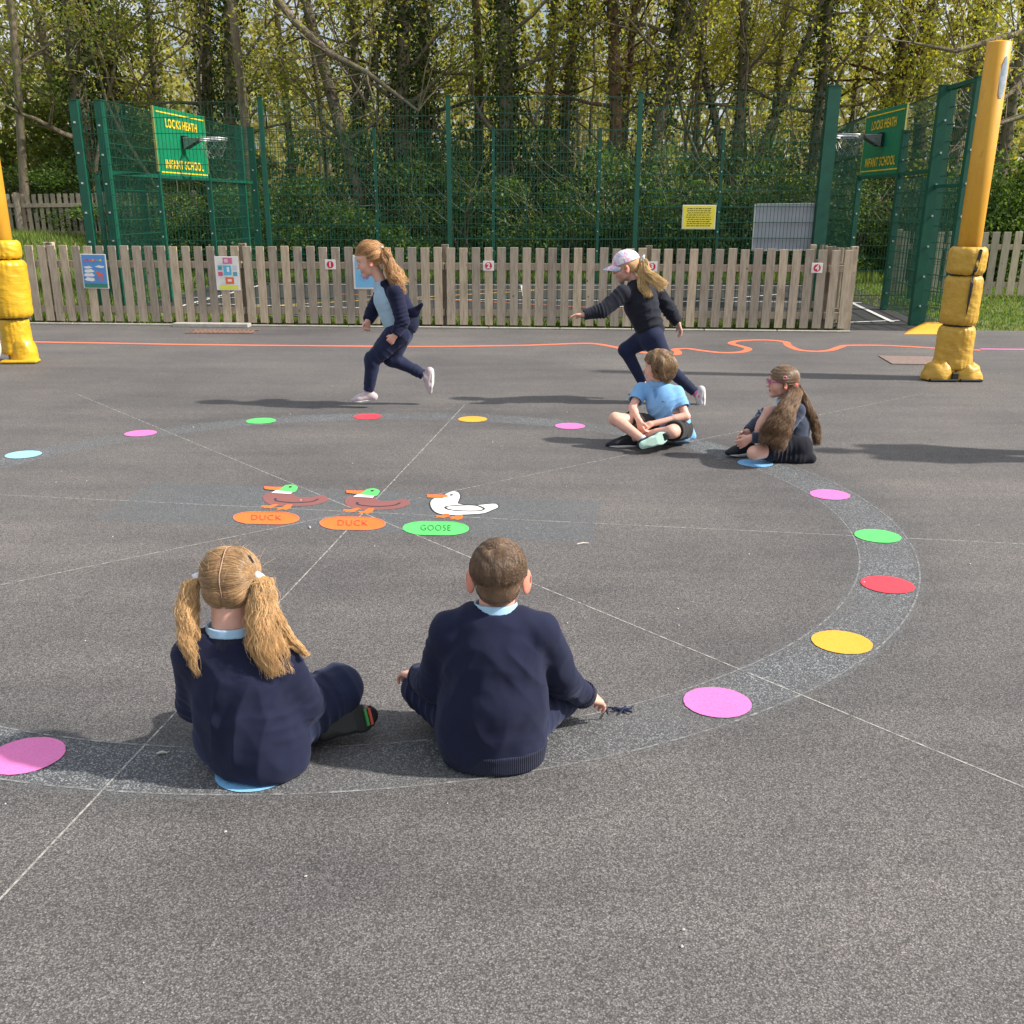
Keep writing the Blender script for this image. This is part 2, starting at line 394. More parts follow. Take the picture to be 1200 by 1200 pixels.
# ducks and goose, drawn in the plane of the ground
def cp(x, y): return G(x / 3.158 + 240, y / 3.158 + 540)
def shape(name, pts, m, z, parent, sm=True, label=None):
    q = [cp(*p) for p in pts]; q = [(a.x, a.y) for a in q]
    if sm:
        q = smooth_path(q + [q[0]], 4)[:-1]
    mb = MB(); mb.poly([(a, b, z) for a, b in q]); return mb.build(name, m, parent, label=label)
def outline(pts, w, m, z, parent, closed=True):
    q = [cp(*p) for p in pts]; q = smooth_path([(a.x, a.y) for a in q] + ([(cp(*pts[0]).x, cp(*pts[0]).y)] if closed else []), 5)
    mb = MB(); K = len(q)
    vs = []
    for i in range(K):
        a = q[max(i - 1, 0)]; b = q[min(i + 1, K - 1)]; t = Vector((b[0] - a[0], b[1] - a[1])).normalized(); n = Vector((-t.y, t.x)) * w / 2
        vs += [(q[i][0] + n.x, q[i][1] + n.y, z), (q[i][0] - n.x, q[i][1] - n.y, z)]
    mb.add(vs, [(2 * i + 1, 2 * i + 3, 2 * i + 2, 2 * i) for i in range(K - 1)]); return mb.build('outline', m, parent)
def T(P, dx, dy): return [(x + dx, y + dy) for x, y in P]
for dx, dy, l in ((0, 0, 'painted duck with green head, leftmost of the three birds'), (303, 14, 'painted duck with green head, middle one of the three birds')):
    bd = shape('duck_marking', T([(224, 123), (248, 118), (320, 122), (334, 130), (354, 135), (400, 134), (428, 127), (448, 132), (458, 145), (432, 158), (390, 166), (330, 169), (258, 167), (226, 154), (214, 136)], dx, dy), P_maroon, .0045, PLAY, label=l)
    outline(T([(262, 140), (268, 150), (330, 156), (395, 152), (420, 142)], dx, dy), .012, P_dark, .0085, bd, False)
    shape('head', T([(262, 112), (285, 100), (300, 92), (325, 90), (343, 97), (341, 108), (325, 118)], dx, dy), P_green, .0085, bd)
    shape('collar', T([(262, 112), (325, 118), (318, 125), (246, 121)], dx, dy), P_white, .0125, bd, False)
    shape('bill', T([(220, 98), (258, 100), (290, 100), (280, 106), (262, 112), (222, 108)], dx, dy), P_or, .0165, bd, False)
    shape('eye', T([(312, 97), (322, 97), (322, 101), (312, 101)], dx, dy), P_dark, .0165, bd)
    shape('foot', T([(212, 167), (236, 168), (262, 162), (275, 164), (258, 172), (243, 178), (230, 176), (216, 178), (222, 173), (208, 172)], dx, dy), P_or, .0085, bd, False)
    shape('foot', T([(262, 176), (285, 174), (305, 163), (325, 164), (318, 175), (300, 184), (286, 181), (262, 187), (272, 180)], dx, dy), P_or, .0085, bd, False)
bd = shape('goose_marking', [(890, 124), (915, 114), (938, 117), (947, 132), (941, 150), (940, 159), (962, 163), (1000, 165), (1040, 162), (1076, 160), (1088, 172), (1064, 184), (1030, 196), (960, 201), (898, 202), (858, 194), (838, 176), (834, 155), (848, 140), (880, 139)], P_white, .0045, PLAY, label='painted white goose, rightmost of the three birds')
outline([(890, 124), (915, 114), (938, 117), (947, 132), (941, 150), (940, 159), (962, 163), (1000, 165), (1040, 162), (1076, 160), (1088, 172), (1064, 184), (1030, 196), (960, 201), (898, 202), (858, 194), (838, 176), (834, 155), (848, 140)], .006, P_dark, .0085, bd)
outline([(1035, 178), (1000, 166), (930, 167), (892, 172), (905, 182), (960, 187), (1020, 186)], .012, P_dark, .0105, bd)
shape('bill', [(822, 127), (860, 128), (893, 128), (903, 133), (870, 140), (824, 138)], P_or, .0125, bd, False)
shape('eye', [(908, 126), (918, 126), (918, 130), (908, 130)], P_dark, .0125, bd)
shape('foot', [(852, 204), (880, 203), (886, 197), (905, 198), (906, 207), (882, 214), (868, 211), (848, 213), (860, 208)], P_or, .0085, bd, False)
shape('foot', [(905, 214), (930, 203), (955, 200), (953, 215), (936, 221), (925, 218), (905, 219), (915, 216)], P_or, .0085, bd, False)
def oval(cx, cy, w, h, sk, m, mo, word, mw, name, l):
    pts = []
    for i in range(48):
        a = 2 * math.pi * i / 48; r = h / 2; x = r * 3.4 * math.cos(a); x += math.copysign(w / 2 - r * 3.4, math.cos(a)); y = r * math.sin(a)
        pts.append((cx + x, cy + y + x * sk))
    o = shape(name, pts, m, .0045, PLAY, False, l); outline(pts[::2], .008, mo, .0085, o)
    vs, fs = text_mb(word, 1.0, -.012, spacing=1.1); mb = MB(); Wd = max(v.x for v in vs)
    k = w * .235 / Wd
    mb.add([tuple(cp(cx + v.x * k, cy - v.y * h * .62 + v.x * k * sk)[:2]) + (.0125,) for v in vs], fs); mb.build('lettering', mw, o)
oval(227.5, 213, 241, 45, .012, P_or, P_coral, 'DUCK', P_dkor, 'word_oval', 'orange painted oval reading DUCK, left one')
oval(547, 233, 240, 48, .012, P_or, P_coral, 'DUCK', P_dkor, 'word_oval', 'orange painted oval reading DUCK, middle one')
oval(855, 251, 240, 50, .012, P_green, P_green, 'GOOSE', P_dkgreen, 'word_oval', 'green painted oval reading GOOSE')

def _flat(o):
    for v in o.data.vertices: v.co.z *= .33
    for c_ch in o.children: _flat(c_ch)
for o in list(PLAY.children): _flat(o)
# court lines
M_cw = paint('court_white', (.62, .62, .60)); M_cy = paint('court_yellow', (.70, .48, .08)); M_co = paint('court_orange', (.65, .18, .06))
court = bpy.data.objects['sports_court']
def cstrip(a, b, w, m, z=-.002):
    mb = MB(); a = Vector((*a, 0)); b = Vector((*b, 0)); n = (b - a).normalized().cross(Vector((0, 0, 1))) * w / 2
    mb.add([(a + n)[:2] + (z,), (b + n)[:2] + (z,), (b - n)[:2] + (z,), (a - n)[:2] + (z,)], [(0, 1, 2, 3)]); o = mb.build('court_line', m, court); 
    p = o.data.polygons[0]
    if p.normal.z < 0: o.data.flip_normals()
cstrip((-5.5, 21.4), (6.1, 21.4), .07, M_cw); cstrip((-5.3, 15.2), (4.2, 15.2), .07, M_cw, -.0015)
cstrip((-5.2, 15.3), (-4.9, 21.3), .07, M_cw, -.001); cstrip((.3, 15.3), (.3, 21.3), .07, M_cw, -.001); cstrip((5.35, 14.6), (6.1, 20.5), .07, M_cw, -.001)
cstrip((-5.5, 18.2), (5.9, 17.6), .06, M_cw, 0); cstrip((-4, 16.5), (.5, 19.9), .06, M_cy, .001); cstrip((-3, 19), (3, 15.6), .06, M_co, .0015)
cstrip((1.2, 16.2), (4.9, 19.2), .07, M_cw, .002); cstrip((-5, 17), (-1, 16.1), .06, M_cw, .0025); cstrip((4.3, 14.35), (5.5, 14.75), .06, M_cw, .002); cstrip((-1, 20), (4.5, 20.3), .06, M_cy, .003)

# kerb, covers, pebbles
M_conc = simple('concrete', (.38, .36, .32), .85, .2, 12, 90, .3, .004)
M_rust = simple('rusty_iron', (.20, .115, .085), .8, .35, 25, 80, .4, .004)
kb = MB(); a = G(215, 381); b = G(290, 383.5)
def seg(mb, x0, x1, off, w, h, mi=0, n=1, z=0):
    for i in range(n):
        xa = x0 + (x1 - x0) * i / n + .004; xb = x0 + (x1 - x0) * (i + 1) / n - .004
        ya, yb = fence_y(xa) + off, fence_y(xb) + off
        M = Matrix.Rotation(math.atan2(yb - ya, xb - xa), 4, 'Z'); mb.box(((xa + xb) / 2, (ya + yb) / 2, z + h / 2), (math.hypot(xb - xa, yb - ya), w, h), M=M, mi=mi, bev=.006)
seg(kb, -8.5, 4.35, -.055, .06, .022, n=14); seg(kb, -4.35, -3.35, -.17, .16, .05, n=1)
kb.build('concrete_kerb', M_conc, smooth=False, label='pale concrete edging strip along the foot of the front picket fence', cat='kerb')
gr = MB(); a = G(228, 389); 
for i in range(14): gr.box((a.x + i * .055, a.y - .003 * i, .008), (.03, .26, .014), mi=0)
gr.box((a.x + .36, a.y + .15, .006), (.84, .04, .012)); gr.box((a.x + .36, a.y - .17, .006), (.84, .04, .012))
gr.build('drain_grate', M_rust, label='rusty drain grate set in the tarmac near the fence on the left', cat='drain')
M_cover = simple('worn_cover', (.21, .15, .13), .85, .3, 40, 120, .5, .004); cv = MB(); q = [G(1040, 420), G(1052, 428), G(1106, 427), G(1104, 417)]; cx = sum(p.x for p in q) / 4; cy = sum(p.y for p in q) / 4
cv.box((cx, cy, .004), (.66, .60, .01), rz=R(-6)); 
for i in range(6):
    for j in range(0): cv.box((cx - .25 + i * .1, cy - .22 + j * .11, .012), (.06, .05, .008), rz=R(-6))
cv.build('manhole_cover', M_cover, label='brown square manhole cover beside the right padded post', cat='manhole cover')
rng = random.Random(4)
peb = MB()
for i in range(110):
    y = 1.2 + 11 * rng.random() ** 1.3; x = rng.uniform(-1, 1) * (y * .55 + .6); r = rng.uniform(.0015, .004)
    peb.box((x, y, r * .7), (r * 2, r * 1.6, r * 1.4), rz=rng.random() * 6, bev=r * .5)
peb.build('loose_grit', simple('pale_grit', (.5, .48, .44), .8), kind='stuff', label='loose pale grit scattered on the tarmac')
for (px, py, ln, a, l) in ((190, 884, .03, .2, 'small white scrap lying left of the girl with bunches'), (683, 638, .06, .3, 'thin pale twig lying right of the painted goose'), (363, 619, .022, 1.9, 'small pale chip lying between the painted duck ovals')):
    q = G(px, py); mb = MB(); d = Vector((math.cos(a), math.sin(a), 0)) * ln / 2
    mb.tube([q - d + Vector((0, 0, .004)), q + Vector((0, .003, .007)), q + d + Vector((0, 0, .004))], [.003, .004, .002], 6)
    mb.build('paper_scrap' if 'scrap' in l else ('twig' if 'twig' in l else 'bark_chip'), simple('scrap', (.55, .52, .46), .8), label=l, cat='litter' if 'twig' not in l else 'twig')
# ================================================================== FENCES
def woodmat(name, c0, c1, c2):
    mt, nt, b = nodes(name)
    geo = N(nt, 'ShaderNodeNewGeometry'); c = coords(nt, 'Object', (9, 9, 1.0))
    n = noise_(nt, c, 5, 6, .65); base = ramp(nt, n, [(.28, c0), (.52, c1), (.78, c2)])
    isl = ramp(nt, geo.outputs['Random Per Island'], [(0, (.72, .72, .73)), (.5, (1, .98, .95)), (1, (1.18, 1.12, 1.02))])
    col = mix(nt, 1, base, isl, 'MULTIPLY')
    v = N(nt, 'ShaderNodeTexVoronoi'); v.inputs['Scale'].default_value = 4.5; nt.links.new(coords(nt, 'Object', (1, 1, .8)), v.inputs['Vector'])
    kn = ramp(nt, v.outputs['Distance'], [(.03, (.35, .28, .22)), (.07, (1, 1, 1))])
    col = mix(nt, 1, col, kn, 'MULTIPLY')
    nt.links.new(col, b.inputs['Base Color']); b.inputs['Roughness'].default_value = .85
    c2_ = coords(nt, 'Object', (14, 14, 1)); bump(nt, b, noise_(nt, c2_, 14, 4, .7), .35, .004); return mt
M_wood = woodmat('weathered_wood', (.26, .215, .16), (.41, .352, .275), (.51, .445, .36))
M_wood2 = woodmat('pale_wood', (.36, .30, .23), (.50, .43, .34), (.60, .52, .42))
M_wood3 = woodmat('grey_wood', (.24, .20, .155), (.36, .31, .25), (.46, .40, .33))

def picket_run(parent, A, B, h, mats, gap=.157, w=.106, t=.02, rails=(.2, .78), seed=1, bays=2.4, side=-1, z0=(0, 0), post_first=True, h_post=.05, slope=0):
    rng = random.Random(seed); A = Vector((A[0], A[1])); B = Vector((B[0], B[1])); Lg = (B - A).length; u = (B - A) / Lg; nrm = Vector((u.y, -u.x)) * (-side)
    # pickets stand on the side away from the posts
    ang = math.atan2(u.y, u.x); nb = max(1, round(Lg / bays)); bl = Lg / nb
    for k in range(nb):
        pm = MB(); s = k * bl; n = int(bl / gap)
        for i in range(n):
            q = A + u * (s + (i + .5) * bl / n) - nrm * .035
            f = (s + (i + .5) * bl / n) / Lg; zz = z0[0] * (1 - f) + z0[1] * f
            hh = h + rng.uniform(-.008, .008); ww = w + rng.uniform(-.006, .004)
            M = Matrix.Rotation(ang + rng.uniform(-.02, .02), 4, 'Z') @ Matrix.Rotation(rng.uniform(-.008, .008), 4, 'Y') @ Matrix.Rotation(rng.uniform(-.01, .01), 4, 'X')
            pm.box((q.x, q.y, zz + .03 + hh / 2), (ww, t, hh - .03), M=M, bev=.003)
        pm.build('picket_panel', mats, parent)
        for rz in rails:
            za = z0[0] + (z0[1] - z0[0]) * s / Lg; zb = z0[0] + (z0[1] - z0[0]) * (s + bl) / Lg
            a = A + u * (s + .01); b = A + u * (s + bl - .01); rm = MB()
            rm.bar((a.x, a.y, za + rz * h), (b.x, b.y, zb + rz * h), .038, .075, up=(0, 0, 1)) if False else rm.box(((a.x + b.x) / 2, (a.y + b.y) / 2, (za + zb) / 2 + rz * h), ((b - a).length, .038, .085), M=Matrix.Rotation(ang, 4, 'Z') @ Matrix.Rotation(-math.atan2(zb - za, bl), 4, 'Y'), bev=.003)
            rm.build('rail', mats, parent)
    for k in range(nb + 1):
        f = k / nb; q = A + u * (k * bl) + nrm * .062; zz = z0[0] * (1 - f) + z0[1] * f
        po = MB(); po.box((q.x, q.y, zz + (h + h_post) / 2), (.085, .085, h + h_post), rz=ang, bev=.006); po.build('post', mats, parent)
pf = empty('picket_fence', (FA.x, FA.y, 0), 0, 'long brown picket fence with numbers and posters in front of the green cage', 'fence')
fx = [-9.2, -6.0, -3.42, -.80, 1.78, 4.0]
picket_run(pf, (-8.6, fence_y(-8.6)), (-5.97, fence_y(-5.97)), .985, M_wood, seed=3, side=1)
for i in range(1, 5):
    picket_run(pf, (fx[i], fence_y(fx[i])), (fx[i + 1], fence_y(fx[i + 1])), .985, M_wood, seed=10 + i, side=1)
picket_run(pf, (4.0, fence_y(4.0)), (4.32, fence_y(4.32)), .985, M_wood, seed=31, side=1, bays=.4)
rt = empty('picket_fence', (4.42, fence_y(4.42), 0), 0, 'short end return of the brown picket fence running back to the thick green post', 'fence')
picket_run(rt, (4.35, fence_y(4.35) + .08), (4.30, 14.93), .985, M_wood, seed=44, side=1, bays=1.6, h_post=.02)
lf = empty('picket_fence', (-12, 24, .8), 0, 'grey picket fence on the rise in the grass, far left behind the padded post', 'fence')
picket_run(lf, (-17.2, 24.0), (-11.5, 25.6), 1.08, M_wood3, seed=5, side=-1, z0=(.70, .62), w=.095, gap=.145, bays=2.5)
picket_run(lf, (-11.5, 25.6), (-7.3, 25.5), 1.08, M_wood3, seed=6, side=-1, z0=(.62, .68), w=.095, gap=.145)
rf = empty('picket_fence', (8, 18.6, 0), 0, 'pale bleached picket fence across the grass at the right edge', 'fence')
picket_run(rf, (6.9, 18.95), (14.2, 18.2), 1.08, M_wood2, seed=7, side=1, gap=.175, w=.125)

# ================================================================== CAGE
def metal_paint(name, col, rough=.38):
    mt, nt, b = nodes(name); c = coords(nt); n = noise_(nt, c, 6, 6, .7)
    nt.links.new(ramp(nt, n, [(.3, tuple(.8 * x for x in col)), (.7, tuple(1.15 * x for x in col))]), b.inputs['Base Color'])
    b.inputs['Roughness'].default_value = rough; bump(nt, b, noise_(nt, c, 70, 3, .5), .08, .002); return mt
M_green = metal_paint('green_powder_coat', (.004, .082, .050), .45)
M_wire = metal_paint('green_wire', (.004, .078, .046), .5)
M_bolt = simple('bolt_steel', (.7, .7, .7), .35, metal=.6)
def wires(A, B, z0, z1, dv=.05, dh=.2, r=.0026, rh=.0040):
    mb = MB(); A = Vector((A[0], A[1], 0)); B = Vector((B[0], B[1], 0)); d = B - A; Lg = d.length; u = d / Lg; n = Vector((u.y, -u.x, 0))
    k = int(Lg / dv)
    for i in range(k + 1):
        p = A + u * (Lg * i / k)
        q = [p + u * r + n * r, p - u * r + n * r, p - u * r - n * r, p + u * r - n * r]
        mb.add([(v.x, v.y, z) for z in (z0, z1) for v in q], [(0, 1, 5, 4), (1, 2, 6, 5), (2, 3, 7, 6), (3, 0, 4, 7)])
    m_ = int(round((z1 - z0) / dh))
    for j in range(m_ + 1):
        z = z0 + (z1 - z0) * j / m_
        for sgn in (-1, 1):
            o = n * (r + rh) * sgn; a, b = A + o, B + o
            mb.add([(v.x + n.x * rh * sy, v.y + n.y * rh * sy, z + rh * sz) for v in (a, b) for sy, sz in ((1, 1), (-1, 1), (-1, -1), (1, -1))], [(0, 1, 5, 4), (1, 2, 6, 5), (2, 3, 7, 6), (3, 0, 4, 7)])
    return mb
def cpost(parent, x, y, h, w=.07, d=.07, rz=0, bolts=True, z=0):
    mb = MB(); mb.box((x, y, z + h / 2), (w, d, h), rz=rz, bev=.005); mb.box((x, y, z + h + .006), (w + .012, d + .012, .012), rz=rz)
    p = mb.build('post', M_green, parent)
    if bolts:
        bm = MB()
        for k in range(int(h / .38)):
            bm.box((x - .005, y - d / 2 - .012, z + .25 + k * .38), (.022, .02, .022))
        bm.build('bolt', M_bolt, p)
near = empty('mesh_fence', (-5.8, 15, 0), 0, 'near side of the tall green mesh cage, directly behind the picket fence', 'fence')
nx_ = [(-5.77, 2.80), (-3.31, 2.84), (-.80, 2.87), (1.77, 2.92), (4.33, 3.0)]
for i, (x, h) in enumerate(nx_):
    if i == 4: cpost(near, x, 15.0, h, .17, .12, bolts=False)
    elif i == 0: cpost(near, x - .02, 15.0, h, .11, .11)
    else: cpost(near, x, 15.0, h, .062, .062, bolts=False)
for i in range(4): wires((nx_[i][0] + .05, 15.0), (nx_[i + 1][0] - .05, 15.0), .06, (nx_[i][1] + nx_[i + 1][1]) / 2 - .03).build('mesh_panel', M_wire, near)
far_ = empty('mesh_fence', (-5, 22, 0), 0, 'far side of the tall green mesh cage, against the trees', 'fence')
fxs = [-5.08, -3.42 + .3, -.62 - .0, 1.55, 3.95, 6.35]
fxs = [-5.08, PD(438, 150, 22).x, PD(578, 150, 22).x, PD(704, 150, 22).x, PD(849, 150, 22).x, 6.35]
for i, x in enumerate(fxs): cpost(far_, x, 22.0, 2.93, .12 if i in (0, 5) else .06, .06)
for i in range(5): wires((fxs[i] + .06, 22.0), (fxs[i + 1] - .06, 22.0), .06, 2.9).build('mesh_panel', M_wire, far_)
# left side
left = empty('mesh_fence', (-5.6, 18, 0), 0, 'left side of the green mesh cage with its goal opening', 'fence')
def lw(t): return (-5.80 + (t - 15) * .0998, t)     # side wall line
cpost(left, -5.66, 15.55, 2.85, .10, .14)
cpost(left, lw(17.45)[0], 17.45, 1.98, .08, .08); cpost(left, lw(19.6)[0], 19.6, 2.0, .08, .08); cpost(left, -5.22, 21.55, 2.93, .14, .10, bolts=False)
wires((-5.64, 15.6), lw(17.42), 1.95, 2.86).build('mesh_panel', M_wire, left)
wires((-5.64, 15.6), lw(17.42), .06, 1.9).build('mesh_panel', M_wire, left)
wires(lw(19.65), (-5.15, 21.95), .06, 2.9).build('mesh_panel', M_wire, left)
rm = MB(); rm.bar((*lw(15.5), 1.92), (*lw(21.9), 1.92), .05, .05); rm.build('rail', M_green, left)
# recessed goal behind the left wall
gx = lw(17.45)[0]; gx2 = lw(19.6)[0]
wires((gx - 1.0, 17.6), (gx - .02, 17.45), .06, 1.9).build('goal_panel', M_wire, left); wires((gx2 - 1.2, 19.6), (gx2 - .02, 19.6), .06, 1.9).build('goal_panel', M_wire, left)
wires((gx - 1.0, 17.6), (gx2 - 1.2, 19.6), .06, 1.9).build('goal_panel', M_wire, left)
cpost(left, gx - 1.02, 17.6, 1.95, .07, .07, bolts=False); cpost(left, gx2 - 1.2, 19.6, 1.95, .07, .07, bolts=False)
# right side
right = empty('mesh_fence', (5.8, 17, 0), 0, 'right side of the green mesh cage with tall twin posts beside the entrance', 'fence')
cpost(right, 5.53, 14.2, 2.93, .20, .10); cpost(right, 5.60, 13.45, 2.95, .09, .09)
wires((5.56, 14.12), (5.59, 13.52), .06, 2.88, dv=.05).build('mesh_panel', M_wire, right)
hd = MB(); hd.bar((5.52, 14.2, 2.9), (5.6, 13.45, 2.93), .05); hd.bar((5.52, 14.2, 1.75), (5.6, 13.45, 1.75), .04); hd.build('rail', M_green, right)
wires((5.56, 14.3), (5.84, 16.35), 1.95, 2.9).build('mesh_panel', M_wire, right); wires((5.56, 14.3), (5.84, 16.35), .06, 1.9).build('mesh_panel', M_wire, right)
wires((5.87, 18.35), (6.3, 21.9), .06, 2.9).build('mesh_panel', M_wire, right)
cpost(right, 5.85, 16.4, 2.55, .09, .09); cpost(right, 5.86, 18.3, 1.98, .08, .08)
rm = MB(); rm.bar((5.56, 14.3, 1.95), (5.85, 16.4, 1.95), .05); rm.bar((5.85, 16.4, 1.95), (5.87, 18.3, 1.95), .05); rm.build('rail', M_green, right)
wires((5.9, 16.4), (6.9, 16.4), .06, 1.9).build('goal_panel', M_wire, right); wires((6.9, 16.4), (6.95, 18.3), .06, 1.9).build('goal_panel', M_wire, right); wires((5.9, 18.3), (6.95, 18.3), .06, 1.9).build('goal_panel', M_wire, right)
cpost(right, 6.92, 16.4, 1.95, .07, .07, bolts=False); cpost(right, 6.95, 18.3, 1.95, .07, .07, bolts=False)

# ================================================================== BACKBOARDS WITH HOOPS
def boardmat(name, col):
    return metal_paint(name, col, .38)
M_board = boardmat('board_green', (.004, .19, .085)); M_letter = metal_paint('letter_yellow', (.85, .55, .03), .45); M_edge = metal_paint('board_edge', (.55, .45, .12), .5)
M_galv = simple('galvanised_steel', (.55, .56, .57), .38, .2, 30, metal=.75); M_chain = simple('chain_steel', (.22, .23, .23), .45, .3, 30, metal=.5); M_blk = simple('black_bracket', (.015, .015, .016), .5)
def hoop(A, B, zb, zt, inward, label):
    A = Vector((*A, 0)); B = Vector((*B, 0)); u = (B - A).normalized(); W = (B - A).length; n = Vector((u.y, -u.x, 0));
    if n.x * inward < 0: n = -n
    C = (A + B) / 2; root = empty('basketball_hoop', (C.x, C.y, zb), 0, label, 'basketball hoop')
    M = Matrix.Rotation(math.atan2(u.y, u.x), 4, 'Z')
    bb = MB(); bb.box((C.x, C.y, (zb + zt) / 2), (W, .03, zt - zb), M=M, bev=.004); bd = bb.build('backboard', M_board, root)
    eb = MB()
    for s in (-1, 1):
        q = C + u * s * (W / 2 + .008); eb.box((q.x, q.y, (zb + zt) / 2), (.006, .036, zt - zb + .01), M=M)
    eb.build('trim', M_edge, bd)
    fo = C + n * .019
    ln = MB(); bw = .018
    for z in (zb + .07, zt - .07): ln.box((fo.x, fo.y, z), (W - .12, .004, bw), M=M)
    ln.build('border_line', M_letter, bd)
    # reading direction as seen from inside the court
    rd = Vector((0, 0, 1)).cross(n)
    for word, z, wd in (('LOCKS HEATH', zt - .225, .62), ('INFANT SCHOOL', zb + .19, .76)):
        vs, fs = text_mb(word, 1.0, .022, spacing=1.08); tw = max(v.x for v in vs) - min(v.x for v in vs); th = max(v.y for v in vs) - min(v.y for v in vs)
        kx = W * wd / tw; ky = .135 / th; mb = MB()
        F0 = C + n * .0225
        mb.add([F0 + rd * (v.x * kx) + Vector((0, 0, z + v.y * ky)) for v in vs], fs); mb.build('lettering', M_letter, bd)
    zr = zb + (zt - zb) * .60; C0 = C + n * .02
    br = MB(); br.box((C0.x + n.x * .03, C0.y + n.y * .03, zr - .06), (.16, .06, .2), M=M, bev=.005); br.build('bracket', M_blk, root)
    arm = MB()
    for s in (-1, 1):
        arm.add([C0 + n * .05 + u * s * .10 + Vector((0, 0, zr)), C0 + n * .30 + u * s * .10 + Vector((0, 0, zr)), C0 + n * .30 + u * s * .10 + Vector((0, 0, zr - .035)), C0 + n * .05 + u * s * .10 + Vector((0, 0, zr - .17))], [(0, 1, 2, 3), (3, 2, 1, 0)])
        arm.add([C0 + n * .05 + u * s * .104 + Vector((0, 0, zr)), C0 + n * .30 + u * s * .104 + Vector((0, 0, zr)), C0 + n * .30 + u * s * .104 + Vector((0, 0, zr - .035)), C0 + n * .05 + u * s * .104 + Vector((0, 0, zr - .17))], [(0, 1, 2, 3), (3, 2, 1, 0)])
    arm.box((C0.x + n.x * .17, C0.y + n.y * .17, zr + .006), (.21, .25, .01), M=M); arm.build('arm', M_galv, root)
    rc = C0 + n * .52 + Vector((0, 0, zr)); rr = .23
    rg = MB(); rg.tube([rc + Vector((rr * math.cos(t), rr * math.sin(t), 0)) for t in np.linspace(0, 2 * math.pi, 33)[:-1]], .012, 8, closed=True)
    rg.tube([rc + Vector((rr * math.cos(t), rr * math.sin(t), -.03)) for t in np.linspace(0, 2 * math.pi, 33)[:-1]], .006, 6, closed=True); rg.build('rim', M_galv, root, smooth=True)
    nt_ = MB()
    for k in range(8):
        a0 = 2 * math.pi * k / 8
        for s in (-1, 1):
            pts = []
            for j in range(7):
                f = j / 6; a = a0 + s * f * 1.2; r_ = rr * (1 - .45 * f) ; pts.append(rc + Vector((r_ * math.cos(a), r_ * math.sin(a), -.03 - .27 * f + .02 * math.sin(j * 2.1 + k))))
            nt_.tube(pts, .0038, 4)
    nt_.build('chain_net', M_chain, root)
hoop(lw(17.5), lw(19.6), 1.92, 2.95, 1, 'bright sunlit green backboard with yellow lettering and steel hoop, left side of cage')
hoop((5.85, 16.42), (5.86, 18.25), 1.97, 2.93, -1, 'dark shaded green backboard with yellow lettering and steel hoop, right side of cage')

# ================================================================== SIGNS
M_sw = simple('sign_white', (.76, .76, .74), .4, .04); M_sr = simple('sign_red', (.60, .02, .045), .4, .05); M_gy = simple('board_grey', (.45, .47, .52), .45, .1, 3)
M_syel = simple('sign_yellow', (.80, .68, .05), .45, .05); M_sblk = simple('print_black', (.03, .03, .03), .5)
def onfence(px, py, off=-.062):      # point on the front face of the picket fence
    d = ray(px, py); P = CAM + d
    x = 0
    for _ in range(8):
        t = (fence_y(x) + off) / d.y; P = CAM + d * t; x = P.x
    return P
fang = math.atan2(FB.y - FA.y, FB.x - FA.x)
def panel_on(c, w, h, t, m, name, ang, roll=0, parent=None, off=0, **k):
    mb = MB(); M = Matrix.Rotation(ang, 4, 'Z') @ Matrix.Rotation(roll, 4, 'Y'); mb.box(Vector(c), (w, t, h), M=M, bev=.002)
    return mb.build(name, m, parent, **k)
def local(c, ang, roll, x, y, z):
    return Vector(c) + (Matrix.Rotation(ang, 4, 'Z') @ Matrix.Rotation(roll, 4, 'Y')) @ Vector((x, y, z))
words = {1: 'one', 2: 'two', 3: 'three', 4: 'four'}
where = {1: 'left of the running girl', 2: 'in the middle of the fence', 3: 'behind the cap of the running girl', 4: 'at the right end of the fence'}
for n_, (px, py) in {1: (387, 310), 2: (572.5, 311.5), 3: (764, 312.5), 4: (957.5, 314)}.items():
    c = onfence(px, py, -.068); s = .136
    root = panel_on(c, s, s * .88, .008, M_sw, 'number_sign', fang, label='small white sign, number %d in red disc, %s' % (n_, where[n_]), cat='sign', group='number signs along the picket fence')
    dm = MB(); q = [local(c, fang, 0, .045 * math.cos(a), -.0065, .045 * math.sin(a)) for a in np.linspace(0, 2 * math.pi, 29)[:-1]]; dm.add(q, [tuple(range(28))]); dm.build('disc', M_sr, root)
    vs, fs = text_mb(str(n_), .085, .004); mx_ = (max(v.x for v in vs) + min(v.x for v in vs)) / 2
    tm = MB(); tm.add([local(c, fang, 0, v.x - mx_, -.0095, v.y) for v in vs], fs); tm.build('digit', M_sw, root)
def blob_poly(c, ang, roll, y, pts): return [local(c, ang, roll, a, y, b) for a, b in pts]
def art(root, c, ang, roll, name, m, polys, y=-.0068):
    mb = MB()
    for k, P in enumerate(polys):
        t = tessellate_polygon([[Vector((a, b, 0)) for a, b in P]])
        mb.add(blob_poly(c, ang, roll, y - k * .0001, P), t)
    return mb.build(name, m, root)
def rect(x0, z0, x1, z1): return [(x0, z0), (x1, z0), (x1, z1), (x0, z1)]
def cloud(cx, cz, w, h, seed=0):
    rng = random.Random(seed); return [(cx + w / 2 * math.cos(a) * (1 + .15 * math.sin(5 * a + seed)), cz + h / 2 * math.sin(a) * (1 + .2 * math.cos(4 * a + seed))) for a in np.linspace(0, 2 * math.pi, 21)[:-1]]
def cm(name, c): return simple(name, c, .45, .05)
c = onfence(111, 318, -.066); rl = R(.6)
root = panel_on(c, .335, .43, .006, M_sw, 'poster', fang, rl, label='blue poster with white clouds and a red figure on the left of the picket fence', cat='poster')
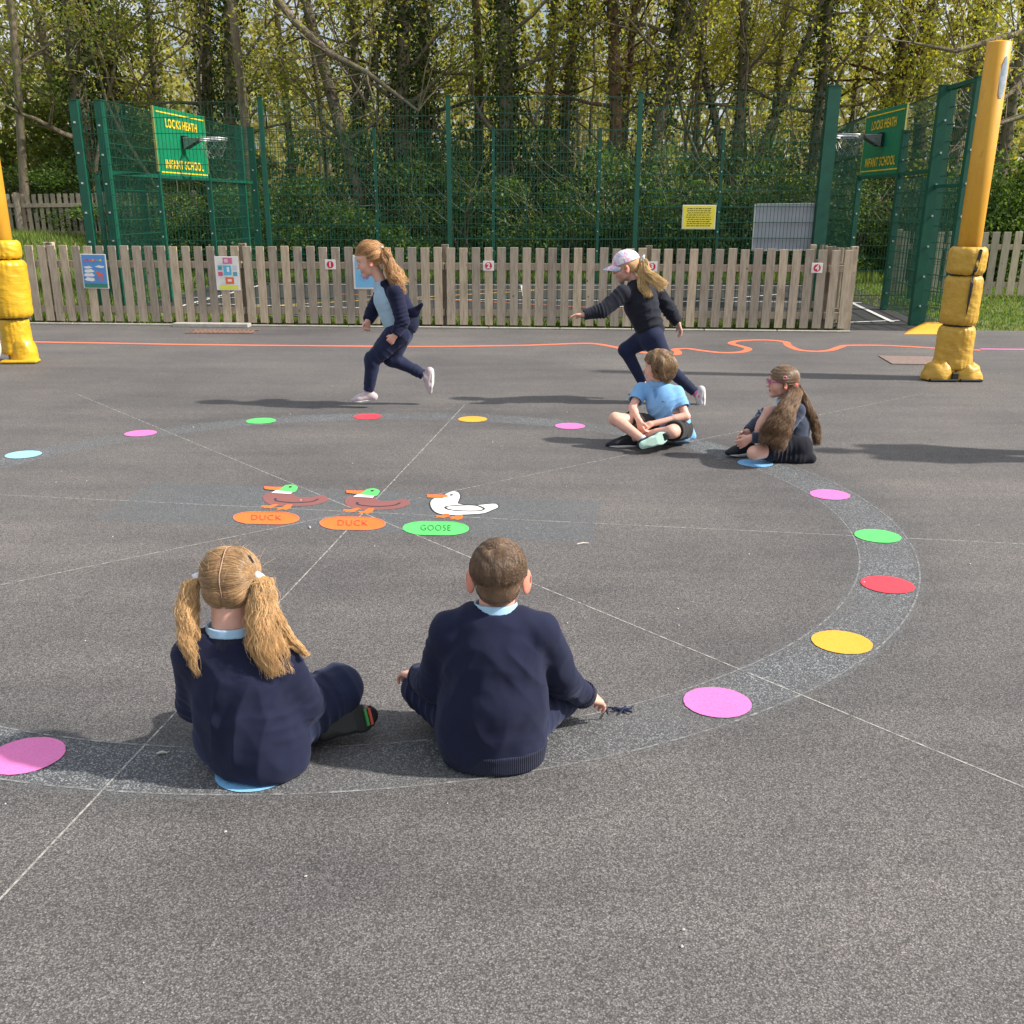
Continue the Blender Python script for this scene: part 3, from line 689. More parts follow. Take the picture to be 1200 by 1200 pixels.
art(root, c, fang, rl, 'background', cm('poster_blue', (.10, .28, .62)), [rect(-.155, -.15, .155, .205)])
art(root, c, fang, rl, 'green_band', cm('poster_green', (.04, .22, .17)), [rect(-.155, -.205, .155, -.152)])
for P in (cloud(-.08, .05, .11, .03, 1), cloud(-.07, .005, .13, .045, 2), cloud(-.075, -.045, .14, .045, 3), cloud(-.07, -.1, .13, .05, 4), cloud(.08, .06, .12, .03, 5)): art(root, c, fang, rl, 'cloud', M_sw, [P], -.0085)
art(root, c, fang, rl, 'red_figure', cm('poster_red', (.75, .13, .06)), [cloud(.07, -.04, .075, .045, 2), rect(.05, -.12, .065, -.05), rect(.085, -.11, .10, -.05), cloud(.035, -.01, .04, .03, 1)], -.0098)
for i, cc in enumerate([(.75, .08, .06), (.6, .05, .3), (.75, .12, .1), (.8, .4, .05), (.7, .1, .3), (.1, .5, .2), (.7, .6, .1)]):
    art(root, c, fang, rl, 'coloured_heading', cm('heading', cc), [rect(-.12 + i * .034, .128, -.095 + i * .034, .152)], -.0085)
c = onfence(266.5, 320.5, -.066)
root = panel_on(c, .31, .42, .006, M_sw, 'poster', fang, 0, label='white poster with pink, blue and orange squares left of the number one', cat='poster')
tiles = [((.62, .16, .30), rect(-.045, .12, .075, .195)), ((.10, .45, .66), rect(-.045, -.02, .055, .10)), ((.12, .40, .50), rect(-.12, .04, -.06, .10)), ((.60, .10, .18), rect(-.12, -.03, -.06, .02)), ((.55, .62, .7), rect(.075, .04, .125, .10)),
         ((.10, .36, .46), rect(.075, -.03, .13, .02)), ((.75, .16, .07), rect(-.03, -.13, .08, -.045)), ((.72, .74, .10), rect(-.115, -.195, .125, -.145)), ((.75, .5, .6), rect(-.03, .135, .02, .18)), ((.1, .1, .35), rect(-.1, .06, -.08, .08)), ((.8, .8, .8), rect(.0, .02, .03, .08)), ((.85, .75, .7), rect(0, -.1, .05, -.07))]
for i, (cc, P) in enumerate(tiles): art(root, c, fang, 0, 'picture_tile' if i != 7 else 'yellow_band', cm('tile', cc), [P], -.007 - .0006 * (i > 7))
c = onfence(429, 319, -.066)
root = panel_on(c, .33, .42, .006, M_sw, 'poster', fang, 0, label='light blue poster with a purple flower shape on the picket fence behind the running girl', cat='poster')
art(root, c, fang, 0, 'background', cm('poster_sky', (.18, .46, .70)), [rect(-.14, -.185, .14, .185)])
art(root, c, fang, 0, 'flower', cm('poster_purple', (.30, .13, .42)), [cloud(.0 + .035 * math.cos(a), -.03 + .035 * math.sin(a), .05, .05, 1) for a in np.linspace(0, 5, 6)], -.0085)
# yellow notice
c = PD(819, 254.5, 14.93); w, h = .46, .315
root = panel_on(c, w, h, .008, M_sw, 'notice_board', 0, 0, label='yellow notice with rows of small dark print on the cage fence', cat='sign')
art(root, c, 0, 0, 'yellow_face', M_syel, [rect(-w / 2 + .012, -h / 2 + .012, w / 2 - .012, h / 2 - .012)], -.0055)
rng = random.Random(9); rows = []
for i in range(9):
    z = h / 2 - .045 - i * .028; x = -w / 2 + .05 + rng.uniform(0, .03); xe = w / 2 - .05 - rng.uniform(0, .03)
    while x < xe:
        l_ = rng.uniform(.018, .05); rows.append(rect(x, z - .0048, min(x + l_, xe), z + .0048)); x += l_ + .009
mb = MB()
for P in rows: mb.add(blob_poly(c, 0, 0, -.0068, P), [(0, 1, 2, 3)])
mb.build('print_rows', M_sblk, root)
# grey board hung behind the mesh
p = PD(924, 266, 15.06); 
root = panel_on(p, .95, .60, .02, M_gy, 'whiteboard', 0, R(-.8), label='pale grey white-edged board fixed behind the cage wires left of the thick post', cat='board')
mb = MB(); M = Matrix.Rotation(R(-.8), 4, 'Y')
for x, z, a, b in ((-.48, 0, .022, .62), (.48, 0, .022, .62), (0, -.305, .97, .022), (0, .305, .97, .012)): mb.box(p + M @ Vector((x, -.004, z)), (a, .034, b), M=M)
mb.build('frame', M_sw, root)

# ================================================================== PADDED POSTS
M_pole = None
mt, nt, b = nodes('worn_yellow_paint'); c = coords(nt, 'Object', (1, 1, .35)); c1 = coords(nt)
col = ramp(nt, noise_(nt, c, 7, 5, .6), [(.3, (.55, .25, .015)), (.7, (.68, .36, .025))])
st_ = ramp(nt, noise_(nt, c, 14, 6, .75), [(.58, (0, 0, 0)), (.72, (1, 1, 1))]); col = mix(nt, math_(nt, 'MULTIPLY', st_, .55), col, (.23, .12, .03))
ch = ramp(nt, noise_(nt, c1, 4.3, 4, .55), [(.70, (0, 0, 0)), (.71, (1, 1, 1))]); col = mix(nt, ch, col, (.36, .40, .45))
nt.links.new(col, b.inputs['Base Color']); b.inputs['Roughness'].default_value = .5; bump(nt, b, noise_(nt, c1, 40, 4, .6), .2, .003); M_pole = mt
mt, nt, b = nodes('yellow_vinyl'); c = coords(nt)
nt.links.new(ramp(nt, noise_(nt, c, 5, 5, .65), [(.3, (.48, .27, .030)), (.7, (.62, .37, .045))]), b.inputs['Base Color']); b.inputs['Roughness'].default_value = .42; M_vinyl = mt
w_ = coords(nt, 'Object', (1, 1, 2.2)); bump(nt, b, noise_(nt, w_, 9, 5, .6), .4, .03)
mt, nt, b = nodes('bright_yellow_vinyl'); c = coords(nt)
nt.links.new(ramp(nt, noise_(nt, c, 5, 5, .65), [(.3, (.56, .32, .012)), (.7, (.72, .43, .02))]), b.inputs['Base Color']); b.inputs['Roughness'].default_value = .33; M_vinyl2 = mt
w_ = coords(nt, 'Object', (1, 1, 2.2)); bump(nt, b, noise_(nt, w_, 9, 5, .6), .4, .03)
M_strap = simple('black_strap', (.012, .012, .013), .7)
def pad(base, z0, z1, r, seed, lean=(0, 0), flare=0):
    """one stuffed cushion sleeve wrapped round the pole, pinched at both ends"""
    n, k = 96, 44; V = []
    for i in range(k + 1):
        t = i / k; z = z0 + (z1 - z0) * t; e = min(t, 1 - t) * (z1 - z0)
        prof = r * (1 - .24 * math.exp(-e / .018)); 
        if t < .5: prof += flare * math.exp(-t * (z1 - z0) / .05)
        for j in range(n):
            a = 2 * math.pi * j / n
            x, y = math.cos(a), math.sin(a)
            puck = math.exp(-e / .07) * .005 * math.sin(a * 17 + seed * 3 + 2 * math.sin(a * 5))
            q = Vector((x * 1.6 + seed * 7, y * 1.6, z * 4 + .8 * math.sin(a + seed)))
            cr = noise.noise(q * .8) * .004 + (1 - abs(noise.noise(Vector((x * 1.1 + seed, y * 1.1, z * 9 + a * .7)) * 1.6)) * 2) * .0035
            fold = .0035 * math.sin(z * 62 + 3 * noise.noise(q) + 2 * x) * max(0, .5 - t) * (1 if flare else .3)
            rr = prof + puck + cr + fold + .008 * math.cos(2 * a + seed)
            V.append((base[0] + lean[0] * z + rr * x, base[1] + lean[1] * z + rr * y, z))
    V = np.array(V); Fq = []
    for i in range(k):
        for j in range(n): Fq.append((i * n + j, i * n + (j + 1) % n, (i + 1) * n + (j + 1) % n, (i + 1) * n + j))
    return np_mesh('pad', V, np.array(Fq), smooth=True)
def post_thing(base, h, lab, mv, seed, seams, rp_=.098):
    root = empty('padded_post', (base.x, base.y, 0), 0, lab, 'post', 'yellow padded posts')
    mb = MB(); mb.lathe([(rp_, 0), (rp_, h - .01), (rp_ - .012, h), (rp_ - .018, h - .02), (.0, h - .03)], (base.x, base.y, 0), 32); mb.build('pole', M_pole, root, smooth=True)
    for k, (z0, z1, r) in enumerate(seams):
        link('pad', pad(base, z0, z1, r, seed + k, flare=.035 if k == 0 else 0), mv, root)
    se = MB()
    for (z0, z1, r) in seams:
        for k in range(int((z1 - z0 - .06) / .018)):
            z = z0 + .03 + k * .018; a = -1.42 + .012 * math.sin(k * 2.2); x_, y_ = base.x + (r + .004) * math.cos(a), base.y + (r + .004) * math.sin(a); se.bar((x_ - .008, y_, z), (x_ + .008, y_, z + .008), .004)
    se.build('stitching', mv, root)
    sb = MB()
    for (z0, z1, r) in seams[1:]:
        sb.tube([(base.x + (r * .76) * math.cos(a), base.y + (r * .76) * math.sin(a), z0 + .002) for a in np.linspace(0, 2 * math.pi, 33)[:-1]], .011, 6, closed=True)
    sb.build('strap', M_strap, root)
    return root
Bp = G(1118, 446); Bp.y += .10
rp1 = post_thing(Bp, 2.80, 'tall scuffed yellow post wrapped in dull mustard pads, standing on the right', M_vinyl, 1, [(.10, .485, .152), (.49, .925, .156), (.93, 1.17, .166)])
# bare weathered patch near the top of the pole, and a small chip
mb = MB(); n_ = 12; vs = []
for i, z in enumerate(np.linspace(2.36, 2.68, 9)):
    t = (z - 2.36) / .32; wd = .80 * math.sin(math.pi * min(1, t * .8 + .12)) + .06 * math.sin(i * 2.3)
    for j in range(n_): a = -1.22 + wd * (j / (n_ - 1) - .45); vs.append((Bp.x + .1005 * math.cos(a), Bp.y + .1005 * math.sin(a), z))
mb.add(vs, [(i * n_ + j, i * n_ + j + 1, (i + 1) * n_ + j + 1, (i + 1) * n_ + j) for i in range(8) for j in range(n_ - 1)]); mb.build('bare_patch', simple('bare_grey_metal', (.30, .36, .42), .6, .3, 20), rp1)
mb = MB(); mb.add([(Bp.x + .1005 * math.cos(a), Bp.y + .1005 * math.sin(a), z) for a, z in ((-1.62, 2.50), (-1.54, 2.47), (-1.50, 2.56), (-1.58, 2.60))], [(0, 1, 2, 3)]); mb.build('paint_chip', simple('chip_cream', (.6, .5, .38), .7), rp1)
# open zip slit with a hanging black strap on the camera side, toe flaps at the foot
zs = MB(); a0 = -math.pi / 2 - .12
def on_pad(a, z, r): r += .010; return Vector((Bp.x + r * math.cos(a), Bp.y + r * math.sin(a), z))
P = [(-1.47, 1.155, .163), (-1.30, 1.15, .168), (-1.42, .97, .160), (-1.50, .93, .140), (-1.51, .86, .162), (-1.55, .75, .166), (-1.62, .62, .166), (-1.66, .58, .164), (-1.69, .75, .166), (-1.66, .88, .162), (-1.64, .93, .140), (-1.60, .98, .162)]
zs.add([on_pad(a, z, r + .004) for a, z, r in P], [(0, 11, 2, 1), (11, 10, 3, 2), (10, 9, 4, 3), (9, 8, 5, 4), (8, 7, 6, 5)]); zs.build('zip_opening', M_strap, rp1)
def flap(c, dx, dy, w, h, seed):
    V = []; n, k = 28, 12
    for i in range(k + 1):
        p = math.pi / 2 * i / k
        for j in range(n):
            a = 2 * math.pi * j / n; q = Vector((math.cos(a), math.sin(a), p)) * 1.7 + Vector((seed, 0, 0)); s = 1 + .14 * noise.noise(q * 1.6)
            V.append((c[0] + w * s * math.cos(a) * math.cos(p) ** .7 * dx, c[1] + w * s * math.sin(a) * math.cos(p) ** .7 * dy, .012 + h * math.sin(p) * s))
    Fq = [(i * n + j, i * n + (j + 1) % n, (i + 1) * n + (j + 1) % n, (i + 1) * n + j) for i in range(k) for j in range(n)]
    return np_mesh('flap', np.array(V), np.array(Fq), smooth=True)
link('foot_flap', flap((Bp.x - .135, Bp.y - .06, 0), 1.15, 1, .13, .17, 1), M_vinyl, rp1); link('foot_flap', flap((Bp.x + .11, Bp.y - .09, 0), 1.2, .9, .115, .15, 4), M_vinyl, rp1)
mb = MB()
for cx_, w in ((-.13, .25), (.12, .20)): mb.box((Bp.x + cx_, Bp.y - .17, .014), (w, .06, .022), bev=.006)
mb.box((Bp.x - .03, Bp.y - .17, .05), (.05, .04, .07), bev=.01); mb.build('dark_lining', M_strap, rp1)
Bq = G(21, 424); Bq.y += .05
lp1 = post_thing(Bq, 2.80, 'bright yellow post wrapped in shiny creased yellow pads at the left edge', M_vinyl2, 11, [(.08, .44, .135), (.43, .985, .185), (.99, 1.17, .165)], .10)
link('foot_flap', flap((Bq.x + .08, Bq.y - .05, 0), 1.0, .9, .135, .25, 3), M_vinyl2, lp1)
mb = MB(); mb.box((Bq.x + .07, Bq.y - .14, .02), (.34, .16, .03), rz=.1, bev=.01); mb.build('foot_hem', M_vinyl2, lp1)
# pale trolley wheel peeping in at the left edge
wq = G(2, 429); root = empty('trolley_wheel', (wq.x - .10, wq.y - .05, 0), 0, 'pale wheel with a white rim half cut by the left edge beside the padded post', 'wheel')
c0 = Vector((wq.x - .13, wq.y - .12, .20)); ax = Vector((1, .15, 0))
mb = MB(); mb.tube([c0 + Vector((.17 * math.cos(a), .03 * math.cos(a), .17 * math.sin(a))) for a in np.linspace(0, 2 * math.pi, 41)[:-1]], .028, 10, closed=True); mb.build('tyre', simple('pale_rubber', (.55, .57, .52), .5), root, smooth=True)
mb = MB(); mb.tube([c0 + Vector((.12 * math.cos(a), .02 * math.cos(a), .12 * math.sin(a))) for a in np.linspace(0, 2 * math.pi, 41)[:-1]], .012, 8, closed=True)
for k in range(6): a = k * math.pi / 3; mb.tube([c0, c0 + Vector((.12 * math.cos(a), .02 * math.cos(a), .12 * math.sin(a)))], .006, 6)
mb.build('rim', M_sw, root, smooth=True)
# yellow ramp wedge at the cage entrance
a, b2 = G(1059, 392), G(1108, 392); wm = MB(); x0, x1, y0 = a.x, b2.x + .12, a.y
wm.add([(x0, y0, .004), (x1, y0, .004), (x1, y0 + .5, .004), (x0 + .25, y0 + .5, .004), (x0 + .38, y0 + .28, .10), (x1, y0 + .22, .10), (x1, y0 + .5, .10), (x0 + .45, y0 + .5, .10)],
       [(0, 1, 5, 4), (4, 5, 6, 7), (0, 4, 7, 3), (1, 2, 6, 5), (2, 3, 7, 6), (3, 2, 1, 0)])
wm.build('wedge_ramp', P_yel, label='low bright yellow wedge on the ground at the foot of the cage post', cat='ramp')
# ================================================================== WOODLAND
nr = np.random.RandomState(11)
def leafmat(name, cols, trans=.35):
    mt, nt, b = nodes(name); geo = N(nt, 'ShaderNodeNewGeometry')
    k = len(cols) - 1
    col = ramp(nt, geo.outputs['Random Per Island'], [(i / k, c) for i, c in enumerate(cols)])
    n = noise_(nt, coords(nt), .8, 3, .5); col = mix(nt, .8, col, ramp(nt, n, [(.3, (.72, .74, .7)), (.7, (1.25, 1.22, 1.15))]), 'MULTIPLY')
    nt.links.new(col, b.inputs['Base Color']); b.inputs['Roughness'].default_value = .55; b.inputs['Specular IOR Level'].default_value = .3
    tr = N(nt, 'ShaderNodeBsdfTranslucent'); nt.links.new(mix(nt, 1, col, (1.5, 1.5, .8), 'MULTIPLY'), tr.inputs[0]); ms = N(nt, 'ShaderNodeMixShader'); ms.inputs[0].default_value = trans
    nt.links.new(b.outputs[0], ms.inputs[1]); nt.links.new(tr.outputs[0], ms.inputs[2]); nt.links.new(ms.outputs[0], nt.nodes['Material Output'].inputs[0]); return mt
def barkmat(name, a, b2, moss=.4):
    mt, nt, b = nodes(name); c = coords(nt, 'Object', (1, 1, .25)); n = noise_(nt, c, 14, 6, .7)
    col = ramp(nt, n, [(.3, a), (.7, b2)]); mo = ramp(nt, noise_(nt, coords(nt), 1.3, 4, .6), [(.45, (0, 0, 0)), (.62, (1, 1, 1))])
    nt.links.new(mix(nt, math_(nt, 'MULTIPLY', mo, moss), col, (.10, .12, .035)), b.inputs['Base Color']); b.inputs['Roughness'].default_value = .9; bump(nt, b, n, .8, .03); return mt
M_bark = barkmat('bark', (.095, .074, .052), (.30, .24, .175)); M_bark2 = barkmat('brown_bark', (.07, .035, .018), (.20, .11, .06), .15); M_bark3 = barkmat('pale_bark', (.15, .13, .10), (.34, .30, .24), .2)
M_ivy = leafmat('ivy_leaves', [(.016, .038, .009), (.030, .062, .014), (.055, .10, .022), (.11, .16, .035)], .3)
M_spring = leafmat('spring_leaves', [(.19, .205, .030), (.28, .29, .045), (.38, .37, .065), (.29, .21, .05)], .55)
M_olive = leafmat('olive_leaves', [(.07, .11, .022), (.13, .175, .034), (.20, .25, .05), (.15, .14, .042)], .45)
M_bush = leafmat('bush_leaves', [(.022, .052, .010), (.045, .095, .018), (.095, .165, .030), (.18, .26, .05)], .35)
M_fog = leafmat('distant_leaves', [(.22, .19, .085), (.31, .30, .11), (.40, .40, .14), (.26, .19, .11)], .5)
M_grassb = leafmat('grass_blades', [(.07, .13, .02), (.12, .20, .035), (.18, .25, .06), (.24, .24, .10)], .4)

def leaves(P, size, aspect=.6, rs=nr, droop=0):
    """leaf quads (bent diamonds) at points P"""
    n = len(P); s = size * (0.6 + .8 * rs.rand(n, 1)) if np.isscalar(size) else size[:, None] * (0.6 + .8 * rs.rand(n, 1))
    d = rs.randn(n, 3); d[:, 2] -= droop; d /= np.linalg.norm(d, axis=1)[:, None]
    e = rs.randn(n, 3); e -= (e * d).sum(1)[:, None] * d; e /= np.linalg.norm(e, axis=1)[:, None]
    V = np.empty((n, 4, 3)); V[:, 0] = P - d * s / 2; V[:, 1] = P + e * s * aspect / 2; V[:, 2] = P + d * s / 2; V[:, 3] = P - e * s * aspect / 2
    return V.reshape(-1, 3), np.arange(4 * n).reshape(-1, 4)
def leaf_obj(name, P, size, m, parent=None, aspect=.6, **k):
    V, Fq = leaves(np.asarray(P), size, aspect); return link(name, np_mesh(name, V, Fq), m, parent, **k)
def limb(mb, p, d, L_, r, depth, rng, tips, wig=.22, twist=.35, nmax=3, mi=0, rmin=.006, up=.05):
    seg = max(3, int(L_ / .35)); pts = [Vector(p)]; rad = [r]; d = Vector(d).normalized()
    kids = []
    for i in range(seg):
        d = (d + Vector((rng.gauss(0, wig), rng.gauss(0, wig), rng.gauss(0, wig) + up)) * .5).normalized()
        pts.append(pts[-1] + d * L_ / seg); rad.append(r * (1 - .62 * (i + 1) / seg))
        if depth > 0 and i >= seg * .25 and rng.random() < nmax / seg * 1.5: kids.append((pts[-1].copy(), d.copy(), rad[-1]))
    mb.tube(pts, rad, 7 if r > .05 else (5 if r > .02 else 3), mi, cap=False)
    if depth == 0: tips += pts[1:]
    for kp, kd, kr in kids + ([(pts[-1], d, rad[-1])] if depth > 0 else []):
        ax = Vector((rng.gauss(0, 1), rng.gauss(0, 1), rng.gauss(0, .6))).normalized(); nd = (kd + ax * (.55 + twist)).normalized()
        limb(mb, kp, nd, L_ * rng.uniform(.45, .7), max(kr * .75, rmin), depth - 1, rng, tips, wig, twist, nmax, mi, rmin, up)
    return pts, rad
def tree(x, y, h, r, lean=(0, 0), ivy=0., leaf=300, lm=None, bark=None, seed=1, fork=None, lab='', lsize=.09, z=None, ivy_top=1., branches=7, blen=2.2, lowb=.25, name='woodland_tree'):
    rng = random.Random(seed); rs = np.random.RandomState(seed); z = hgt(x, y) - .1 if z is None else z
    root = empty(name, (x, y, z), 0, lab, 'tree', 'trees of the wood behind the cage')
    mb = MB(); tips = []
    K = 14; pts = []; rad = []; ph = rng.random() * 6
    for i in range(K + 1):
        t = i / K; wob = Vector((math.sin(t * 5 + ph), math.cos(t * 4 + ph), 0)) * .16 * t * min(1, h / 8) * 1.8
        pts.append(Vector((x + lean[0] * h * t, y + lean[1] * h * t, z + h * t)) + wob); rad.append(r * (1.25 - .25 * min(1, t * 8)) * (1 - .62 * t))
    mb.tube(pts, rad, 12, cap=False)
    stems = [(pts, rad)]
    if fork:
        for fx_, fz in fork:
            i0 = max(1, int(fz / h * K)); p0 = pts[i0]; q = []; rr = []
            for i in range(9):
                t = i / 8; q.append(p0 + Vector((fx_ * (h - fz) * t + .12 * math.sin(4 * t + ph), .1 * math.sin(3 * t), (h - fz) * t))); rr.append(rad[i0] * .75 * (1 - .6 * t))
            mb.tube(q, rr, 9, cap=False); stems.append((q, rr))
    for st_p, st_r in stems:
        for b in range(branches):
            t = rng.uniform(lowb, 1); i = min(len(st_p) - 2, int(t * (len(st_p) - 1))); a = rng.uniform(0, 6.28)
            limb(mb, st_p[i], Vector((math.cos(a), math.sin(a) * .8, rng.uniform(.1, .8))), blen * rng.uniform(.5, 1.2), max(.012, st_r[i] * .38), 2, rng, tips)
    tr_ = mb.build('trunk', bark or M_bark, root, smooth=True)
    if ivy > 0:
        P = []
        for st_p, st_r in stems:
            Lz = sum((st_p[i + 1] - st_p[i]).length for i in range(len(st_p) - 1)); n = int(ivy * Lz * 420)
            for _ in range(n):
                t = rng.random() * ivy_top; u = t * (len(st_p) - 1); i = min(int(u), len(st_p) - 2); q = st_p[i].lerp(st_p[i + 1], u - i)
                clump = .5 + .9 * max(0, noise.noise(Vector((q.x * 1.3, seed, q.z * 1.1))) + .35); a = rng.random() * 6.283
                rr = st_r[i] + abs(rng.gauss(0, .16 * ivy * clump)) + .01; P.append((q.x + rr * math.cos(a), q.y + rr * math.sin(a), q.z + rng.gauss(0, .05)))
        leaf_obj('ivy', P, .075, M_ivy, root, .8)
    if leaf and tips:
        T_ = np.array([tuple(t) for t in tips]); n = leaf * 1; idx = rs.randint(0, len(T_), n)
        P = T_[idx] + rs.randn(n, 3) * .24 * np.array([1.2, 1.2, .9]); leaf_obj('crown', P, lsize, lm or M_spring, root)
    return root
def px_x(px, py, D): return PD(px, py, D).x
SPEC = [  # px at the fence top (y~110), depth, lean, radius, ivy, leaf material, leaf count, bark, label
    (62, 30, -.04, .13, 0, 'o', 2600, 0, 'slim bare-branched tree at the far left beyond the grass'),
    (96, 27, -.01, .22, 1.5, 'o', 1600, 0, 'thick ivy covered tree above the left corner of the cage'),
    (128, 28, .01, .20, 1.5, 'o', 1500, 0, 'ivy covered tree right beside the leftmost thick one'),
    (18, 26, .05, .10, 0, 'o', 2600, 0, 'thin leaning tree with olive leaves at the left edge'),
    (178, 31, .0, .12, .7, 's', 2000, 0, 'slender tree with young leaves above the left backboard'),
    (238, 29, .03, .16, 1.3, 's', 1800, 0, 'dark ivy tree between left backboard and second cage post'),
    (268, 27, .0, .15, 1.4, 'o', 1200, 0, 'ivy wrapped tree just left of the second cage post'),
    (337, 29, .02, .10, .08, 's', 800, 0, 'slim straight bare trunk right of the second cage post'),
    (372, 32, -.05, .09, .05, 's', 700, 0, 'thin pale bare trunk leaning left'),
    (392, 26.5, -.19, .155, .10, 's', 500, 0, 'bare trunk leaning to the left over the cage'),
    (412, 28, -.02, .13, .4, 's', 700, 0, 'trunk crossing the leaning one, partly ivy clad'),
    (468, 27, .0, .20, 1.7, 'o', 1300, 0, 'broad ivy column left of the middle cage post'),
    (502, 28.5, .02, .18, 1.7, 'o', 1300, 0, 'ivy column immediately left of the middle cage post'),
    (557, 27.5, .005, .13, .05, 's', 900, 1, 'bare brown trunk right of the middle cage post'),
    (594, 26.5, .03, .20, 1.6, 'o', 1500, 0, 'dark ivy trunk in the middle of the wood'),
    (640, 31, .01, .13, .6, 's', 2400, 0, 'slim ivy flecked tree with yellow leaves'),
    (663, 28, .01, .14, .9, 's', 2000, 0, 'ivy clad trunk before the brightest gap in the wood'),
    (722, 26, -.015, .17, .22, 's', 1300, 1, 'reddish brown trunk left of the fourth cage post'),
    (735, 27.5, .0, .11, .1, 's', 800, 1, 'thinner brown trunk close behind the reddish one'),
    (775, 26, .13, .165, 1.0, 's', 1600, 0, 'ivy wrapped trunk leaning right at the fourth cage post'),
    (822, 33, -.02, .11, .2, 's', 2600, 0, 'slim distant tree with yellow leaves right of the leaning ivy trunk'),
    (865, 27, .0, .13, .3, 's', 1300, 0, 'forked tree spreading in a wide V above the yellow notice'),
    (915, 31, .03, .11, .15, 's', 2600, 0, 'thin tree with spring leaves above the grey board'),
    (958, 28, .01, .15, .7, 's', 2400, 0, 'leafy tree left of the thick green end post'),
    (1000, 33, -.02, .12, .3, 's', 3000, 0, 'yellow leaved tree behind the right backboard'),
    (1045, 28, .01, .19, .5, 's', 2200, 1, 'dark forked trunk above the right backboard'),
    (1085, 29, -.05, .17, .4, 's', 2200, 1, 'dark leaning trunk right of the right backboard'),
    (1130, 27, .05, .16, .5, 's', 2200, 0, 'tree behind the top of the tall yellow post'),
    (1185, 25, -.02, .15, .3, 's', 2600, 0, 'tree with long low limbs at the right edge'),
]
for i, (px, D, ln, r, iv, lk, lc, bk, lab) in enumerate(SPEC):
    x = px_x(px, 110, D); zt = PD(px, 110, D).z
    fork = None
    if 'forked tree spreading' in lab: fork = [(-.32, 1.7), (.38, 2.0)]
    if 'dark forked' in lab: fork = [(.22, 3.2)]
    if 'crossing' in lab: fork = [(.25, 3.4)]
    tree(x - ln * zt, D, 10.5 if D < 30 else 11.5, r * 1.12, (ln, 0), iv * 1.08, int(lc * 2.3), M_spring if lk == 's' else M_olive, [M_bark, M_bark2][bk], 100 + i, fork, lab, .10 if lk == 's' else .085, branches=9 if iv > 1 else 8, lowb=.3 if lk == 's' else .22, blen=2.0 if iv > 1 else 2.4)
# thin poles of scrub wood between the big trunks
rng = random.Random(77)
SAPW = [('just %s %s' % (b, a)) for a in ('the left edge of the wood', 'the left corner post of the cage', 'the left backboard', 'the far left corner post', 'the second cage post', 'the leaning bare trunk', 'the broad ivy column', 'the middle cage post', 'the bare brown trunk', 'the brightest gap in the wood', 'the reddish brown trunk', 'the fourth cage post', 'the yellow notice', 'the wide V shaped tree', 'the grey board', 'the thick green end post', 'the right backboard', 'the tall yellow post') for b in ('left of', 'right of')]
base = []
for i in range(3):
    mb = MB(); tips = []
    limb(mb, (0, 0, 0), (rng.uniform(-.5, .5), 0, 1), 7.0, .055, 2, rng, tips, .24, .3, 4, up=.10)
    T_ = np.array([tuple(t) for t in tips]); n = 2200; rs = np.random.RandomState(i); idx = rs.randint(0, len(T_), n)
    base.append((mb.mesh('sapling_stem', True), np_mesh('sapling_leaves', *leaves(T_[idx] + rs.randn(n, 3) * .14, .085, .6, rs))))
for bm_, lm_ in base: bm_.materials.append(M_bark); lm_.materials.append(M_spring)
for i in range(34):
    px = 30 + i * 36 + rng.uniform(-14, 14); D = rng.uniform(25.2, 34); q = PD(px, 200, D); k = i % 3
    root = empty('sapling', (q.x, D, hgt(q.x, D) - .05), rng.random() * 6.28, 'thin young tree with sparse leaves, number %d of the saplings counted from the left behind the cage' % (i + 1) if False else 'thin leafy young sapling %s' % SAPW[i], 'young tree', 'thin saplings in the wood'); root.scale = (1, 1, rng.uniform(.75, 1.1))
    a = bpy.data.objects.new('trunk', base[k][0]); b = bpy.data.objects.new('crown', base[k][1])
    for o in (a, b): COL.objects.link(o); o.parent = root
# dark bushes along the foot of the wood
def bush_mesh(seed, n=9000, w=1.5, d=.9, h=2.4):
    rs = np.random.RandomState(seed); C = np.stack([rs.uniform(-w, w, 26), rs.uniform(-d, d, 26), rs.uniform(.1, h, 26) ** 1.0], 1); rr = rs.uniform(.35, .7, 26)
    idx = rs.randint(0, 26, n); v = rs.randn(n, 3); v /= np.linalg.norm(v, axis=1)[:, None]; rad = rr[idx] * (.35 + .7 * rs.rand(n) ** .5)
    P = C[idx] + v * rad[:, None] * np.array([1, 1, .75]); P = P[P[:, 2] > 0]; return np_mesh('bush', *leaves(P, .085, .62, rs))
BM = [bush_mesh(k) for k in range(4)]
for m_ in BM: m_.materials.append(M_bush)
sm = MB(); rng2 = random.Random(5); tt = []
for k in range(7): limb(sm, (rng2.uniform(-.5, .5), rng2.uniform(-.3, .3), 0), (rng2.uniform(-.6, .6), rng2.uniform(-.3, .3), 1), 2.2, .03, 1, rng2, tt)
SMm = sm.mesh('stem', True); SMm.materials.append(M_bark)
bl = ['leftmost', 'second', 'third', 'fourth', 'fifth', 'sixth', 'seventh', 'eighth', 'ninth', 'tenth', 'eleventh', 'twelfth', 'thirteenth', 'fourteenth']
